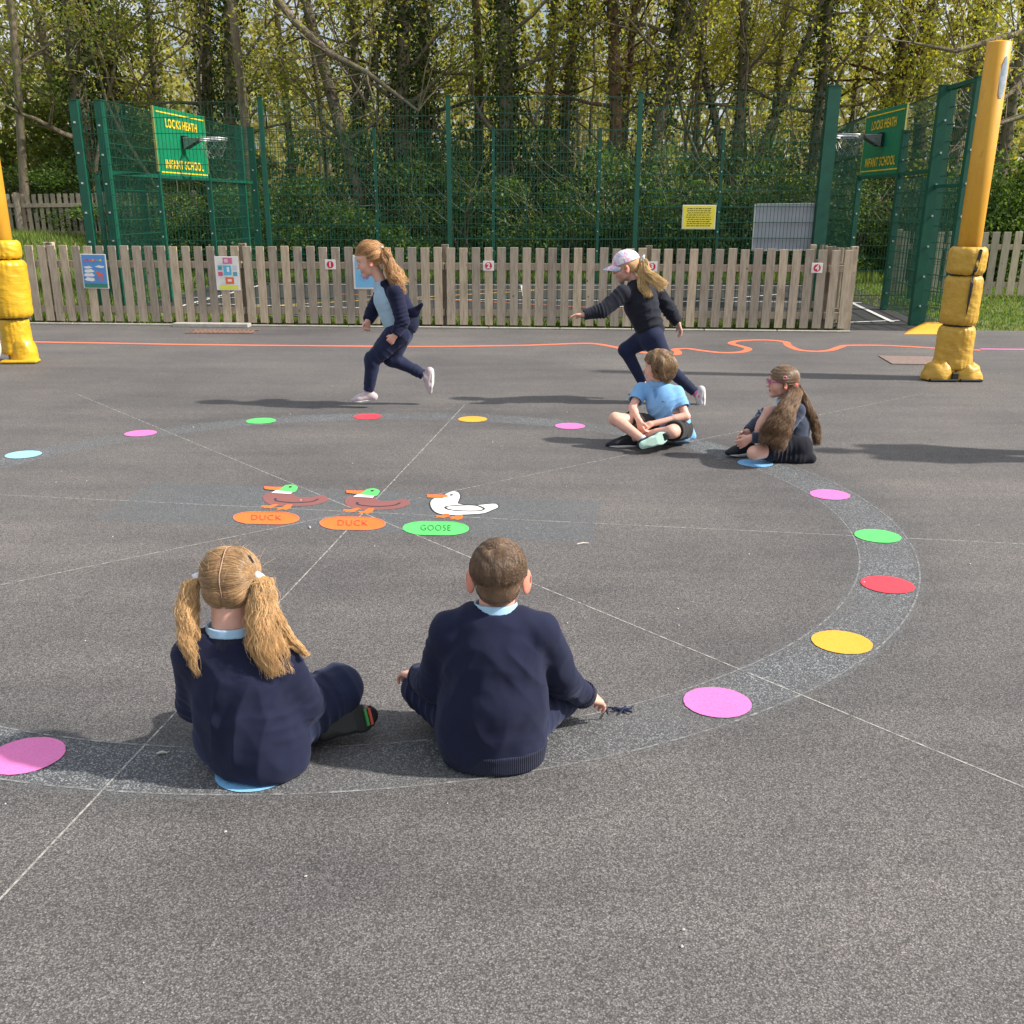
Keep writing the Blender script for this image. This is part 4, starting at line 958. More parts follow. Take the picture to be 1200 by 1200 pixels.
for row, (D0, n, x0, x1, hs) in enumerate(((24.4, 12, -8.2, 11.5, .95), (26.8, 13, -12, 16, 1.25))):
    for i in range(n):
        x = x0 + (x1 - x0) * i / (n - 1) + rng.uniform(-.3, .3); y = D0 + rng.uniform(-.4, .4)
        root = empty('bush', (x, y, hgt(x, y) - .05), rng.uniform(-.5, .5) + (math.pi if rng.random() < .5 else 0), '%s bush from the left in the %s row of dark bushes behind the cage' % (bl[i], 'front' if row == 0 else 'back'), 'bush', 'dark bushes behind the cage')
        root.scale = (1, 1, hs * rng.uniform(.8, 1.1) * (.62 if x < -7 else 1))
        for nm, me in (('foliage', BM[(i + row) % 4]), ('stems', SMm)):
            o = bpy.data.objects.new(nm, me); COL.objects.link(o); o.parent = root
# pale scrub at the left behind the grey fence
for i, (px, py, D, s) in enumerate(((25, 200, 29, 1.5), (75, 190, 31, 1.7), (140, 215, 29, 1.35), (185, 215, 33, 1.5), (1165, 230, 24.5, 1.0), (1215, 240, 23.5, 1.1), (-40, 200, 30, 1.6))):
    q = PD(px, py, D); me = BM[i % 4].copy(); me.materials.clear(); me.materials.append(M_olive if i < 4 or i == 6 else M_bush)
    root = empty('shrub', (q.x, D, hgt(q.x, D) - .1), i * 1.3, ['olive green shrub behind the grey fence at the left edge', 'tall olive shrub above the grey fence', 'olive shrub beside the left corner of the cage', 'olive shrub behind the left backboard', 'dark shrub behind the bleached fence just right of the yellow post', 'dark shrub behind the bleached fence at the right edge', 'shrub cut by the left edge'][i], 'shrub', 'shrubs beside the wood')
    root.scale = (s, s, s * .95); o = bpy.data.objects.new('foliage', me); COL.objects.link(o); o.parent = root
# the mass of the wood beyond
rs = np.random.RandomState(3); n = 150000
X = rs.uniform(-40, 44, n); Y = 37 + rs.rand(n) * 22; Z = rs.rand(n) ** 1.15 * 11 - .3
keep = np.array([noise.noise(Vector((a * .28, b * .28, c * .33))) > -.10 - .62 * max(0, 1 - c / 5.5) + .05 * max(0, c - 6) for a, b, c in zip(X, Y, Z)])
P = np.stack([X, Y, Z], 1)[keep]
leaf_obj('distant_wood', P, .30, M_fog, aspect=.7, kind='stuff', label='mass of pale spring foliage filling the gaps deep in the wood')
mb = MB(); rng = random.Random(8)
for i in range(95):
    x = rng.uniform(-34, 38); y = rng.uniform(34, 58); l = rng.uniform(-.12, .12); hh = rng.uniform(9, 14); r = rng.uniform(.04, .13)
    mb.tube([(x, y, 0), (x + l * hh * .4 + rng.gauss(0, .15), y, hh * .4), (x + l * hh * .8 + rng.gauss(0, .3), y, hh * .75), (x + l * hh, y, hh)], [r, r * .85, r * .6, r * .3], 5, cap=False)
    for k in range(3):
        t = rng.uniform(.25, .8); p = Vector((x + l * hh * t, y, hh * t)); q = p + Vector((rng.uniform(-1.6, 1.6), 0, rng.uniform(.4, 1.6))); mb.tube([p, p.lerp(q, .5) + Vector((0, 0, .15)), q], [r * .35, r * .25, .01], 4, cap=False)
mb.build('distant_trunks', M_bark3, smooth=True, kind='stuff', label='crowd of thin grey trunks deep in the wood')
# long crooked bough at the upper left and dark bough at the right belong to their own trees
mb = MB(); tips = []; rng = random.Random(21)
pth = [PD(310, -20, 25.5), PD(345, 25, 25.3), PD(385, 62, 25.1), PD(430, 85, 25), PD(490, 130, 24.9)]
root = empty('woodland_tree', (PD(310, 110, 25.5).x - .6, 25.6, 0), 0, 'tree with a long dark bough sweeping down to the right above the cage', 'tree', 'trees of the wood behind the cage')
mb.tube([(root.location.x, 25.6, 0), (root.location.x + .1, 25.6, 3), (root.location.x - .1, 25.5, 8.5)], [.13, .11, .07], 10, cap=False)
mb.tube([(root.location.x - .05, 25.5, 7.6)] + pth, [.08, .085, .08, .07, .055, .03], 8, cap=False)
for p in pth[1:]:
    for k in range(4): limb(mb, p, (rng.uniform(-1, 1), rng.uniform(-.4, .4), rng.uniform(-.6, .8)), 1.3, .022, 1, rng, tips)
mb.build('trunk', M_bark, root, smooth=True); T_ = np.array([tuple(t) for t in tips]); P = T_[rs.randint(0, len(T_), 500)] + rs.randn(500, 3) * .1; leaf_obj('crown', P, .08, M_olive, root)
mb = MB(); tips = []
root = empty('woodland_tree', (PD(1250, 150, 23).x, 23, 0), 0, 'tree beyond the right edge whose dark boughs reach in behind the yellow post', 'tree', 'trees of the wood behind the cage'); rx = root.location.x
mb.tube([(rx, 23, -.1), (rx + .1, 23, 2), (rx, 23, 8)], [.22, .19, .12], 12, cap=False)
for pp in ([(1255, 60), (1215, 80), (1180, 112), (1150, 135)], [(1250, 115), (1210, 132), (1160, 148), (1130, 150)], [(1250, 20), (1190, 40), (1120, 60), (1070, 50)]):
    q = [PD(a, b, 23 - .2 * i) for i, (a, b) in enumerate(pp)]; mb.tube([(rx, 23, q[0].z - .3)] + q, [.09, .08, .065, .045, .02], 8, cap=False)
    for p in q[1:]:
        for k in range(4): limb(mb, p, (rng.uniform(-1, .3), rng.uniform(-.5, .5), rng.uniform(-.3, 1)), 1.2, .018, 1, rng, tips)
mb.build('trunk', M_bark, root, smooth=True); T_ = np.array([tuple(t) for t in tips]); P = T_[rs.randint(0, len(T_), 1500)] + rs.randn(1500, 3) * .13; leaf_obj('crown', P, .085, M_spring, root)
# grass tufts: verge behind the fence, left bank, right lawn edge
def blades(name, n, fx, hmin, hmax, lab, seed):
    rs = np.random.RandomState(seed); P = np.array([fx(rs) for _ in range(n)]); h = rs.uniform(hmin, hmax, n); a = rs.rand(n) * 6.28; w = .006 + .005 * rs.rand(n)
    dx = np.stack([np.cos(a), np.sin(a), 0 * a], 1) * w[:, None]; tip = P + np.stack([rs.randn(n) * .3 * h, rs.randn(n) * .3 * h, h], 1); mid = (P + tip) / 2 + rs.randn(n, 3) * .01
    V = np.empty((n, 4, 3)); V[:, 0] = P - dx; V[:, 1] = P + dx; V[:, 2] = mid + dx * .7; V[:, 3] = tip
    return link(name, np_mesh(name, V.reshape(-1, 3), np.arange(4 * n).reshape(-1, 4)), M_grassb, kind='stuff', label=lab)
def f1(rs): x = rs.uniform(-8.6, 4.2); y = fence_y(x) + (rs.uniform(.0, .25) if rs.rand() < .35 else rs.uniform(.2, 1.3)); return (x, y, 0) if rs.rand() < .22 or x < -3.5 else (x, fence_y(x) + rs.uniform(.02, .3), 0)
blades('verge_weeds', 9000, f1, .03, .14, 'weeds and grass growing along the foot of the picket fence', 1)
def f2(rs): x = rs.uniform(-15, -5.9); y = rs.uniform(14.2, 26); return (x, y, hgt(x, y) - .04)
blades('bank_grass', 38000, f2, .06, .24, 'long grass on the bank at the left', 2)
def f3(rs): x = rs.uniform(5.9, 14); y = rs.uniform(13.6, 23.8); return (x, y, hgt(x, y) - .04)
blades('lawn_grass', 40000, f3, .03, .075, 'short patchy lawn at the right', 3)
def f4(rs): x = rs.uniform(-6, 8); y = rs.uniform(22.3, 24.5); return (x, y, hgt(x, y) - .04)
blades('wood_edge_grass', 16000, f4, .08, .3, 'rough grass at the edge of the wood behind the cage', 4)
# ================================================================== PEOPLE: sculpting in distance fields, one continuous surface per body or garment
V3 = lambda p: np.array(tuple(p), float)
def unit(v): v = V3(v); return v / (np.linalg.norm(v) + 1e-12)
def pnoise(P, s, seed=0, n=6):
    r_ = np.random.RandomState(seed); out = np.zeros(len(P))
    for i in range(n):
        d = r_.randn(3); d *= s * (.6 + .9 * r_.rand()) / np.linalg.norm(d); out += np.sin(P @ d + r_.rand() * 6.28 + .9 * np.sin(P @ (r_.randn(3) * s * .5) + i))
    return out / n ** .5
class Field:
    def __init__(s, lo, hi, h):
        s.h = h; s.lo = V3(lo); s.n = np.ceil((V3(hi) - s.lo) / h).astype(int) + 1
        s.g = np.full(tuple(s.n), .2, np.float32)
        s.ax = [s.lo[i] + h * np.arange(s.n[i]) for i in range(3)]
    def _sub(s, lo, hi):
        a = np.clip(np.floor((V3(lo) - s.lo) / s.h).astype(int), 0, s.n); b = np.clip(np.ceil((V3(hi) - s.lo) / s.h).astype(int) + 1, 0, s.n)
        sl = tuple(slice(int(a[i]), int(b[i])) for i in range(3)); X = s.ax[0][sl[0]][:, None, None]; Y = s.ax[1][sl[1]][None, :, None]; Z = s.ax[2][sl[2]][None, None, :]
        return sl, X, Y, Z
    def _comb(s, sl, d, k, op):
        g = s.g[sl]
        if op == 'u':
            if k > 0: hh = np.clip(.5 + .5 * (g - d) / k, 0, 1); s.g[sl] = g * (1 - hh) + d * hh - k * hh * (1 - hh)
            else: s.g[sl] = np.minimum(g, d)
        elif op == 's': # subtract
            d = -d
            if k > 0: hh = np.clip(.5 - .5 * (g - d) / k, 0, 1); s.g[sl] = g * (1 - hh) + d * hh + k * hh * (1 - hh)
            else: s.g[sl] = np.maximum(g, d)
    def cap(s, a, b, ra, rb=None, k=.02, flat=None, fr=1., op='u'):
        a = V3(a); b = V3(b); rb = ra if rb is None else rb; R_ = max(ra, rb) + k + 3 * s.h
        sl, X, Y, Z = s._sub(np.minimum(a, b) - R_, np.maximum(a, b) + R_)
        ba = b - a; L2 = max(ba @ ba, 1e-9)
        px, py, pz = X - a[0], Y - a[1], Z - a[2]
        t = np.clip((px * ba[0] + py * ba[1] + pz * ba[2]) / L2, 0, 1)
        qx, qy, qz = px - t * ba[0], py - t * ba[1], pz - t * ba[2]
        if flat is not None:
            f = unit(flat); dt = qx * f[0] + qy * f[1] + qz * f[2]; d2 = qx * qx + qy * qy + qz * qz - dt * dt + (dt / fr) ** 2
            d = (np.sqrt(np.maximum(d2, 0)) - (ra + (rb - ra) * t)) * (.5 + .5 * fr)
        else: d = np.sqrt(qx * qx + qy * qy + qz * qz) - (ra + (rb - ra) * t)
        s._comb(sl, d.astype(np.float32), k, op); return s
    def ell(s, c, r, Rm=None, k=.02, op='u'):
        c = V3(c); r = V3(r); Rm = np.eye(3) if Rm is None else Rm; R_ = r.max() + k + 3 * s.h
        sl, X, Y, Z = s._sub(c - R_, c + R_); p = (X - c[0], Y - c[1], Z - c[2])
        q = [(p[0] * Rm[0, i] + p[1] * Rm[1, i] + p[2] * Rm[2, i]) for i in range(3)]
        k0 = np.sqrt(sum((q[i] / r[i]) ** 2 for i in range(3))); k1 = np.sqrt(sum((q[i] / r[i] ** 2) ** 2 for i in range(3))) + 1e-9
        d = np.where(k0 < .05, -r.min(), k0 * (k0 - 1) / k1); s._comb(sl, d.astype(np.float32), k, op); return s
    def cut(s, p, n, within=None, k=.004):      # remove the half space on the +n side, near p
        p = V3(p); n = unit(n); w = within or 9
        sl, X, Y, Z = s._sub(p - w, p + w); d = (X - p[0]) * n[0] + (Y - p[1]) * n[1] + (Z - p[2]) * n[2]
        if within: 
            m = ((X - p[0]) ** 2 + (Y - p[1]) ** 2 + (Z - p[2]) ** 2) < within ** 2
            d = np.where(m, d, -1)
        s.g[sl] = np.maximum(s.g[sl], d.astype(np.float32)); return s
    def keep(s, other): s.g = np.maximum(s.g, other); return s
    def mesh(s):
        g = s.g; g[0] = g[-1] = .2; g[:, 0] = g[:, -1] = .2; g[:, :, 0] = g[:, :, -1] = .2
        sg = g < 0; nx, ny, nz = g.shape
        c = [sg[i:nx - 1 + i, j:ny - 1 + j, k:nz - 1 + k] for i in (0, 1) for j in (0, 1) for k in (0, 1)]
        al = c[0].copy(); an = c[0].copy()
        for x in c[1:]: al &= x; an |= x
        I = np.argwhere(an & ~al); vid = np.full((nx - 1, ny - 1, nz - 1), -1, np.int32); vid[tuple(I.T)] = np.arange(len(I))
        cv = {}
        for i in (0, 1):
            for j in (0, 1):
                for k in (0, 1): cv[i, j, k] = g[I[:, 0] + i, I[:, 1] + j, I[:, 2] + k]
        S = np.zeros((len(I), 3)); W = np.zeros(len(I))
        for ax in range(3):
            for u in (0, 1):
                for v in (0, 1):
                    a = [0, 0, 0]; o = [q for q in range(3) if q != ax]; a[o[0]] = u; a[o[1]] = v; b = list(a); b[ax] = 1
                    A, B = cv[tuple(a)], cv[tuple(b)]; m_ = (A < 0) != (B < 0); t = np.where(m_, A / np.where(A == B, 1, A - B), 0)
                    P = np.zeros((len(I), 3)); P[:] = a; P[:, ax] = t; S += P * m_[:, None]; W += m_
        V = s.lo + s.h * (I + S / W[:, None]); Q = []
        for ax in range(3):
            o = [q for q in range(3) if q != ax]; sl0 = [slice(None)] * 3; sl1 = [slice(None)] * 3; sl0[ax] = slice(0, -1); sl1[ax] = slice(1, None)
            a, b = sg[tuple(sl0)], sg[tuple(sl1)]; E = np.argwhere(a != b); fl = a[tuple(E.T)]
            ok = (E[:, o[0]] > 0) & (E[:, o[1]] > 0) & (E[:, o[0]] < s.n[o[0]] - 1) & (E[:, o[1]] < s.n[o[1]] - 1); E = E[ok]; fl = fl[ok]
            def vv(d0, d1):
                e = E.copy(); e[:, o[0]] -= d0; e[:, o[1]] -= d1; return vid[tuple(e.T)]
            q = np.stack([vv(1, 1), vv(0, 1), vv(0, 0), vv(1, 0)], 1)
            if ax == 1: fl = ~fl
            q[~fl] = q[~fl][:, ::-1]; Q.append(q)
        return V, np.concatenate(Q)
def vnormals(V, Q):
    n = np.cross(V[Q[:, 2]] - V[Q[:, 0]], V[Q[:, 3]] - V[Q[:, 1]]); N_ = np.zeros_like(V)
    for i in range(4): np.add.at(N_, Q[:, i], n)
    return N_ / (np.linalg.norm(N_, axis=1)[:, None] + 1e-12)
def laplace(V, Q, it=2):
    E = np.concatenate([Q[:, [0, 1]], Q[:, [1, 2]], Q[:, [2, 3]], Q[:, [3, 0]]]); cnt = np.bincount(np.concatenate([E[:, 0], E[:, 1]]), minlength=len(V))[:, None]
    for _ in range(it):
        S = np.zeros_like(V)
        for c in range(3): S[:, c] = np.bincount(E[:, 0], V[E[:, 1], c], len(V)) + np.bincount(E[:, 1], V[E[:, 0], c], len(V))
        V = .5 * V + .5 * S / cnt
    return V
def fold(V, Nn, items):
    """creases: each item (a, b, tc, tw, amp, wavelength, reach, skew seed) lays folds across segment ab"""
    D = np.zeros(len(V))
    for (a, b, tc_, tw, amp, wl, reach, sd_) in items:
        a = V3(a); b = V3(b); ba = b - a; L_ = np.linalg.norm(ba); u = ba / L_; p = V - a; t = (p @ ba) / L_ ** 2; q = p - np.clip(t, 0, 1)[:, None] * ba; r = np.linalg.norm(q, axis=1)
        w = np.exp(-((t - tc_) / tw) ** 2) * np.clip(1.6 - r / reach, 0, 1); side = unit(np.cross(u, [.3, .5, .8])); sk = (q @ side) * 5
        ph = 6.283 * t * L_ / wl + 1.5 * pnoise(V, 14, sd_) + sk; D += amp * w * (1 - 1.7 * np.abs(np.sin(ph / 2)) ** .8) * (.65 + .5 * pnoise(V, 11, sd_ + 5))
    return V + Nn * D[:, None]
def garment(name, fld, mats, parent, folds=(), broad=0., seed=0, col=None, smooth=3, **k):
    V, Q = fld.mesh(); V = laplace(V, Q, smooth); Nn = vnormals(V, Q)
    if len(folds) or broad:
        V = fold(V, Nn, folds); 
        if broad: V = V + Nn * (broad * np.array([noise.noise((x * 7 + seed, y * 7, z * 6)) * 1.6 + (.35 - abs(noise.noise((x * 13 + 3 * z, y * 13, z * 9 + seed)))) * 1.3 + noise.noise((x * 30, y * 30 + seed, z * 26)) * .35 for x, y, z in V]))[:, None]
        V = laplace(V, Q, 1)
        V[:, 2] = np.maximum(V[:, 2], .003)
    me = np_mesh(name, V, Q, smooth=True)
    if col is not None:
        c = col(V); at = me.color_attributes.new('tint', 'FLOAT_COLOR', 'POINT'); at.data.foreach_set('color', np.concatenate([c, np.ones((len(c), 1))], 1).astype(np.float32).ravel())
    return link(name, me, mats, parent, **k)
def strands(P, r0, r1, name, m, parent, **k):
    """P (n,K,3): many thin tapered three sided hairs"""
    n, K, _ = P.shape; T_ = np.gradient(P, axis=1); T_ /= np.linalg.norm(T_, axis=2)[..., None] + 1e-9
    ref = np.random.RandomState(1).randn(n, 1, 3); x = np.cross(T_, ref); x /= np.linalg.norm(x, axis=2)[..., None] + 1e-9; y = np.cross(T_, x)
    t = np.linspace(0, 1, K)[None, :, None]; r = r0 * (1 - t) + r1 * t; V = np.empty((n, K, 3, 3))
    for j in range(3): a = 2 * math.pi * j / 3; V[:, :, j] = P + r * (x * math.cos(a) + y * math.sin(a))
    b = (np.arange(n) * K * 3)[:, None, None] + (np.arange(K - 1) * 3)[None, :, None]; F_ = []
    for j in range(3): j2 = (j + 1) % 3; F_.append(np.stack([b + j, b + j2, b + 3 + j2, b + 3 + j], -1).reshape(-1, 4))
    return link(name, np_mesh(name, V.reshape(-1, 3), np.concatenate(F_), smooth=True), m, parent, **k)
def mid(a, b, l1, l2, hint):
    a = V3(a); b = V3(b); d = np.linalg.norm(b - a); u = (b - a) / d; d = min(d, l1 + l2 - 1e-3); x = (l1 * l1 - l2 * l2 + d * d) / (2 * d); hgt_ = math.sqrt(max(0, l1 * l1 - x * x)); h = V3(hint); h = h - u * (h @ u); return a + u * x + unit(h) * hgt_
def frame(fwd, up=(0, 0, 1)):
    y = unit(fwd); x = unit(np.cross(y, V3(up))); z = np.cross(x, y); return np.stack([x, y, z], 1)      # columns right, forward, up

# --- materials
mt, nt, b = nodes('skin'); at = N(nt, 'ShaderNodeVertexColor'); at.layer_name = 'tint'; c = coords(nt)
nt.links.new(mix(nt, 1, at.outputs[0], ramp(nt, noise_(nt, c, 28, 4, .6), [(.3, (.93, .91, .91)), (.7, (1.05, 1.03, 1.03))]), 'MULTIPLY'), b.inputs['Base Color'])
b.inputs['Roughness'].default_value = .5; b.inputs['Subsurface Weight'].default_value = .25; b.inputs['Subsurface Radius'].default_value = (.012, .004, .002); b.inputs['Subsurface Scale'].default_value = 1.0; M_skin = mt
def cloth(name, col, var=.18, rough=.9, sheen=.12, weave=900, shc=(.5, .55, .8)):
    mt, nt, b = nodes(name); c = coords(nt); n = noise_(nt, c, 7, 4, .6); f = noise_(nt, c, weave, 2, .7)
    lo = tuple(x * (1 - var) for x in col); hi = tuple(x * (1 + var) for x in col)
    base = ramp(nt, n, [(.3, lo), (.7, hi)]); nt.links.new(mix(nt, .6, base, ramp(nt, f, [(.3, (.75,) * 3), (.7, (1.2,) * 3)]), 'MULTIPLY'), b.inputs['Base Color'])
    b.inputs['Roughness'].default_value = rough; b.inputs['Sheen Weight'].default_value = sheen; b.inputs['Sheen Roughness'].default_value = .5; b.inputs['Sheen Tint'].default_value = (*shc, 1); b.inputs['Specular IOR Level'].default_value = .25
    bump(nt, b, mix(nt, .5, f, noise_(nt, c, 60, 4, .6)), .25, .002); return mt
M_navy = cloth('navy_jersey', (.0095, .0125, .036)); M_navy2 = cloth('navy_trouser', (.012, .017, .048), rough=.85, sheen=.15); M_charc = cloth('charcoal_navy_jersey', (.015, .016, .024)); M_cardi = cloth('washed_navy_knit', (.034, .043, .066), sheen=.4)
mt, nt, b = nodes('ribbed_navy'); c = coords(nt); wv = N(nt, 'ShaderNodeTexWave'); wv.wave_type = 'BANDS'; wv.bands_direction = 'X'; wv.inputs['Scale'].default_value = 55; wv.inputs['Distortion'].default_value = .4; nt.links.new(c, wv.inputs['Vector'])
nt.links.new(ramp(nt, wv.outputs['Fac'], [(.2, (.005, .007, .020)), (.7, (.012, .016, .044))]), b.inputs['Base Color']); b.inputs['Roughness'].default_value = .9; bump(nt, b, wv.outputs['Fac'], .5, .003); M_rib = mt
M_polo = cloth('sky_blue_cotton', (.20, .42, .72), .08, shc=(.8, .9, 1)); M_polo2 = cloth('pale_blue_cotton', (.34, .48, .60), .08, shc=(.8, .9, 1)); M_collar = cloth('collar_blue', (.36, .56, .74), .05, shc=(.9, .95, 1))
M_short = cloth('charcoal_shorts', (.030, .031, .033), .2, shc=(.6, .6, .6)); M_skirt = cloth('dark_navy_skirt', (.010, .011, .018), .3, shc=(.5, .5, .6)); M_sock = cloth('pale_grey_sock', (.45, .48, .52), .1, shc=(1, 1, 1)); M_sockd = cloth('dark_sock', (.02, .02, .03))
M_shoe = cloth('dark_shoe', (.012, .014, .018), .3, .6, .05); M_shoew = cloth('pale_pink_trainer', (.55, .46, .48), .2, .6, .1, shc=(1, 1, 1)); M_shoeg = cloth('grey_white_trainer', (.50, .49, .51), .2, .6, .1, shc=(1, 1, 1)); M_sole = simple('white_sole', (.62, .62, .60), .6); M_mint = simple('mint_sole', (.42, .62, .54), .6, .1, 40); M_soled = simple('black_sole', (.02, .022, .02), .7); M_pinks = simple('pink_lining', (.6, .12, .25), .7)
def hairmat(name, cols, rough=.38):
    mt, nt, b = nodes(name); geo = N(nt, 'ShaderNodeNewGeometry'); k = len(cols) - 1
    col = ramp(nt, geo.outputs['Random Per Island'], [(i / k, c) for i, c in enumerate(cols)])
    nt.links.new(mix(nt, .7, col, ramp(nt, noise_(nt, coords(nt), 26, 4, .6), [(.3, (.70, .67, .64)), (.7, (1.25, 1.22, 1.2))]), 'MULTIPLY'), b.inputs['Base Color'])
    b.inputs['Roughness'].default_value = rough; b.inputs['Specular IOR Level'].default_value = .45; return mt
def spread(c, k=.38, n=4): return [tuple(x * (1 - k + 2 * k * i / (n - 1)) * (1 + .06 * i) for x in c) for i in range(n)]
H_brown = hairmat('brown_hair', spread((.165, .108, .070), .3)); H_blond = hairmat('dark_blonde_hair', spread((.34, .215, .112), .35))
H_gold = hairmat('golden_hair', spread((.68, .45, .22), .32)); H_chest = hairmat('long_brown_hair', spread((.19, .115, .065), .7)); H_light = hairmat('yellow_blonde_hair', spread((.66, .47, .22), .3)); H_red = hairmat('ginger_blonde_hair', spread((.50, .29, .14), .45)); H_fawn = hairmat('fawn_brown_hair', spread((.19, .125, .078), .35)); H_sandy = hairmat('sandy_hair', spread((.24, .155, .085), .45))
M_tie = simple('white_hair_tie', (.75, .75, .78), .5); M_tiep = simple('coral_hair_tie', (.8, .08, .10), .5); M_scalp = simple('parting', (.45, .28, .2), .7)

SK = np.array([.70, .41, .315])
def body(J, hd, h=.0034, hands=True, skin=SK, blush=1., nk=1., ear=1.):
    """J: joints; hd: (centre, 3x3 frame, scale). Builds the whole skin surface in one field."""
    pts = np.array([v for k_, v in J.items() if isinstance(v, np.ndarray) and k_[:2] not in ("tf", "ft", "fu")]); lo = pts.min(0) - .17; hi = pts.max(0) + .17; c, Rm, s = hd; lo = np.minimum(lo, c - .14); hi = np.maximum(hi, c + .14); lo[2] = max(lo[2], -.01)
    f = Field(lo, hi, h); at_ = lambda x, y, z: c + Rm @ (np.array([x, y, z]) * s)
    tf = J['tf']  # torso forward
    f.cap(J['pelvis'], J['chest'], .082, .088, .03, tf, .75); f.cap(J['chest'], J['neck'], .07, .04, .03, tf, .75); f.cap(J['shL'], J['shR'], .034, .034, .03)
    f.cap(J['hipL'], J['hipR'], .065, .065, .03)
    for S in 'LR':
        f.cap(J['sh' + S], J['el' + S], .032, .026, .012); f.cap(J['el' + S], J['wr' + S], .0265, .0175, .008)
        u = V3(J['el' + S]) * .7 + V3(J['wr' + S]) * .3; f.cap(J['el' + S], u, .026, .027, .01)
        f.cap(J['hip' + S], J['kn' + S], .062, .043, .02); f.cap(J['kn' + S], J['an' + S], .041, .024, .014); cm_ = V3(J['kn' + S]) * .68 + V3(J['an' + S]) * .32; f.cap(J['kn' + S] * .8 + V3(J['an' + S]) * .2, cm_, .031, .034, .012)
        a, tdir = V3(J['an' + S]), unit(J['ft' + S]); up = V3(J['fu' + S]); up = unit(up - tdir * (up @ tdir)); hl = a - tdir * .03 - up * .028; f.cap(a, hl, .023, .022, .01); f.cap(hl, a + tdir * .080 - up * .030, .020, .019, .01); f.cap(a + tdir * .03 - up * .02, a + tdir * .105 - up * .033, .019, .013, .01)
    # neck and head
    f.cap(J['neck'], at_(0, -.018, -.045), .042 * nk, .040 * nk, .018)
    f.ell(at_(0, -.012, .020), np.array([.068, .086, .074]) * s, Rm, .01); f.ell(at_(0, .020, -.034), np.array([.050, .050, .058]) * s, Rm, .025 * s)
    f.cap(at_(-.03, .020, -.060), at_(0, .050, -.078), .018 * s, .016 * s, .02); f.cap(at_(.03, .020, -.060), at_(0, .050, -.078), .018 * s, .016 * s, .02)
    f.ell(at_(0, .048, .030), np.array([.046, .026, .03]) * s, Rm, .02 * s)
    for e in (-1, 1):
        f.ell(at_(e * .031, .044, -.034), np.array([.024, .024, .024]) * s, Rm, .018 * s)
        f.ell(at_(e * .027, .078, -.001), np.array([.014, .012, .009]) * s, Rm, .010, 's'); f.ell(at_(e * .027, .062, -.001), np.array([.0125, .0115, .0105]) * s, Rm, .001)
        f.ell(at_(e * (.067 + .006 * ear), -.008, -.014), np.array([.0065, .018, .028]) * s * ear, Rm @ np.array([[math.cos(.55 * e), math.sin(.55 * e), 0], [-math.sin(.55 * e), math.cos(.55 * e), 0], [0, 0, 1.]]), .007)
        f.ell(at_(e * (.0745 + .009 * ear - .005), .002, -.011), np.array([.004, .009, .014]) * s, Rm, .004, 's')
    f.cap(at_(0, .066, .006), at_(0, .082, -.022), .0065 * s, .0085 * s, .010 * s); f.ell(at_(0, .084, -.026), np.array([.011, .009, .008]) * s, Rm, .006)
    f.cap(at_(-.014, .066, -.049), at_(.014, .066, -.049), .0065 * s, None, .006); f.cap(at_(-.011, .066, -.058), at_(.011, .066, -.058), .007 * s, None, .006)
    f.cap(at_(-.016, .0765, -.0535), at_(.016, .0765, -.0535), .0022 * s, None, .003, op='s')
    # hands
    if hands:
        for S in 'LR':
            w = V3(J['wr' + S]); d, pn, curl = J['hand' + S]; d = unit(d); pn = unit(V3(pn) - d * (V3(pn) @ d)); sd_ = np.cross(d, pn) * (1 if S == 'R' else -1)   # pn: palm normal (fingers curl that way); sd_: towards thumb
            k1 = w + d * .058
            for o_, l_, r_ in ((-.021, .90, .0070), (-.007, 1.0, .0076), (.007, 1.02, .0078), (.021, .94, .0076)):
                f.cap(w + sd_ * o_ * .45, k1 + sd_ * o_, .0125, .0095, .010)
                p = k1 + sd_ * o_; dd = unit(d + sd_ * o_ * 6); an = 0
                for q_, sl_ in enumerate((.024, .017, .013)):
                    an += curl * (.9 + .25 * q_ + o_ * 3); nd = dd * math.cos(an) + pn * math.sin(an); p2 = p + nd * sl_ * l_; f.cap(p, p2, r_ * (1 - .09 * q_), r_ * (1 - .09 * (q_ + 1)), .0025); p = p2
            t0 = w + d * .014 + sd_ * .012; t1 = t0 + unit(sd_ * .8 + d * .8 + pn * .35) * .030; t2 = t1 + unit(sd_ * .25 + d * .9 + pn * (.3 + .5 * curl)) * .024; f.cap(t0, t1, .0115, .0092, .008); f.cap(t1, t2, .0090, .0075, .003)
    V, Q = f.mesh(); V = laplace(V, Q, 1)
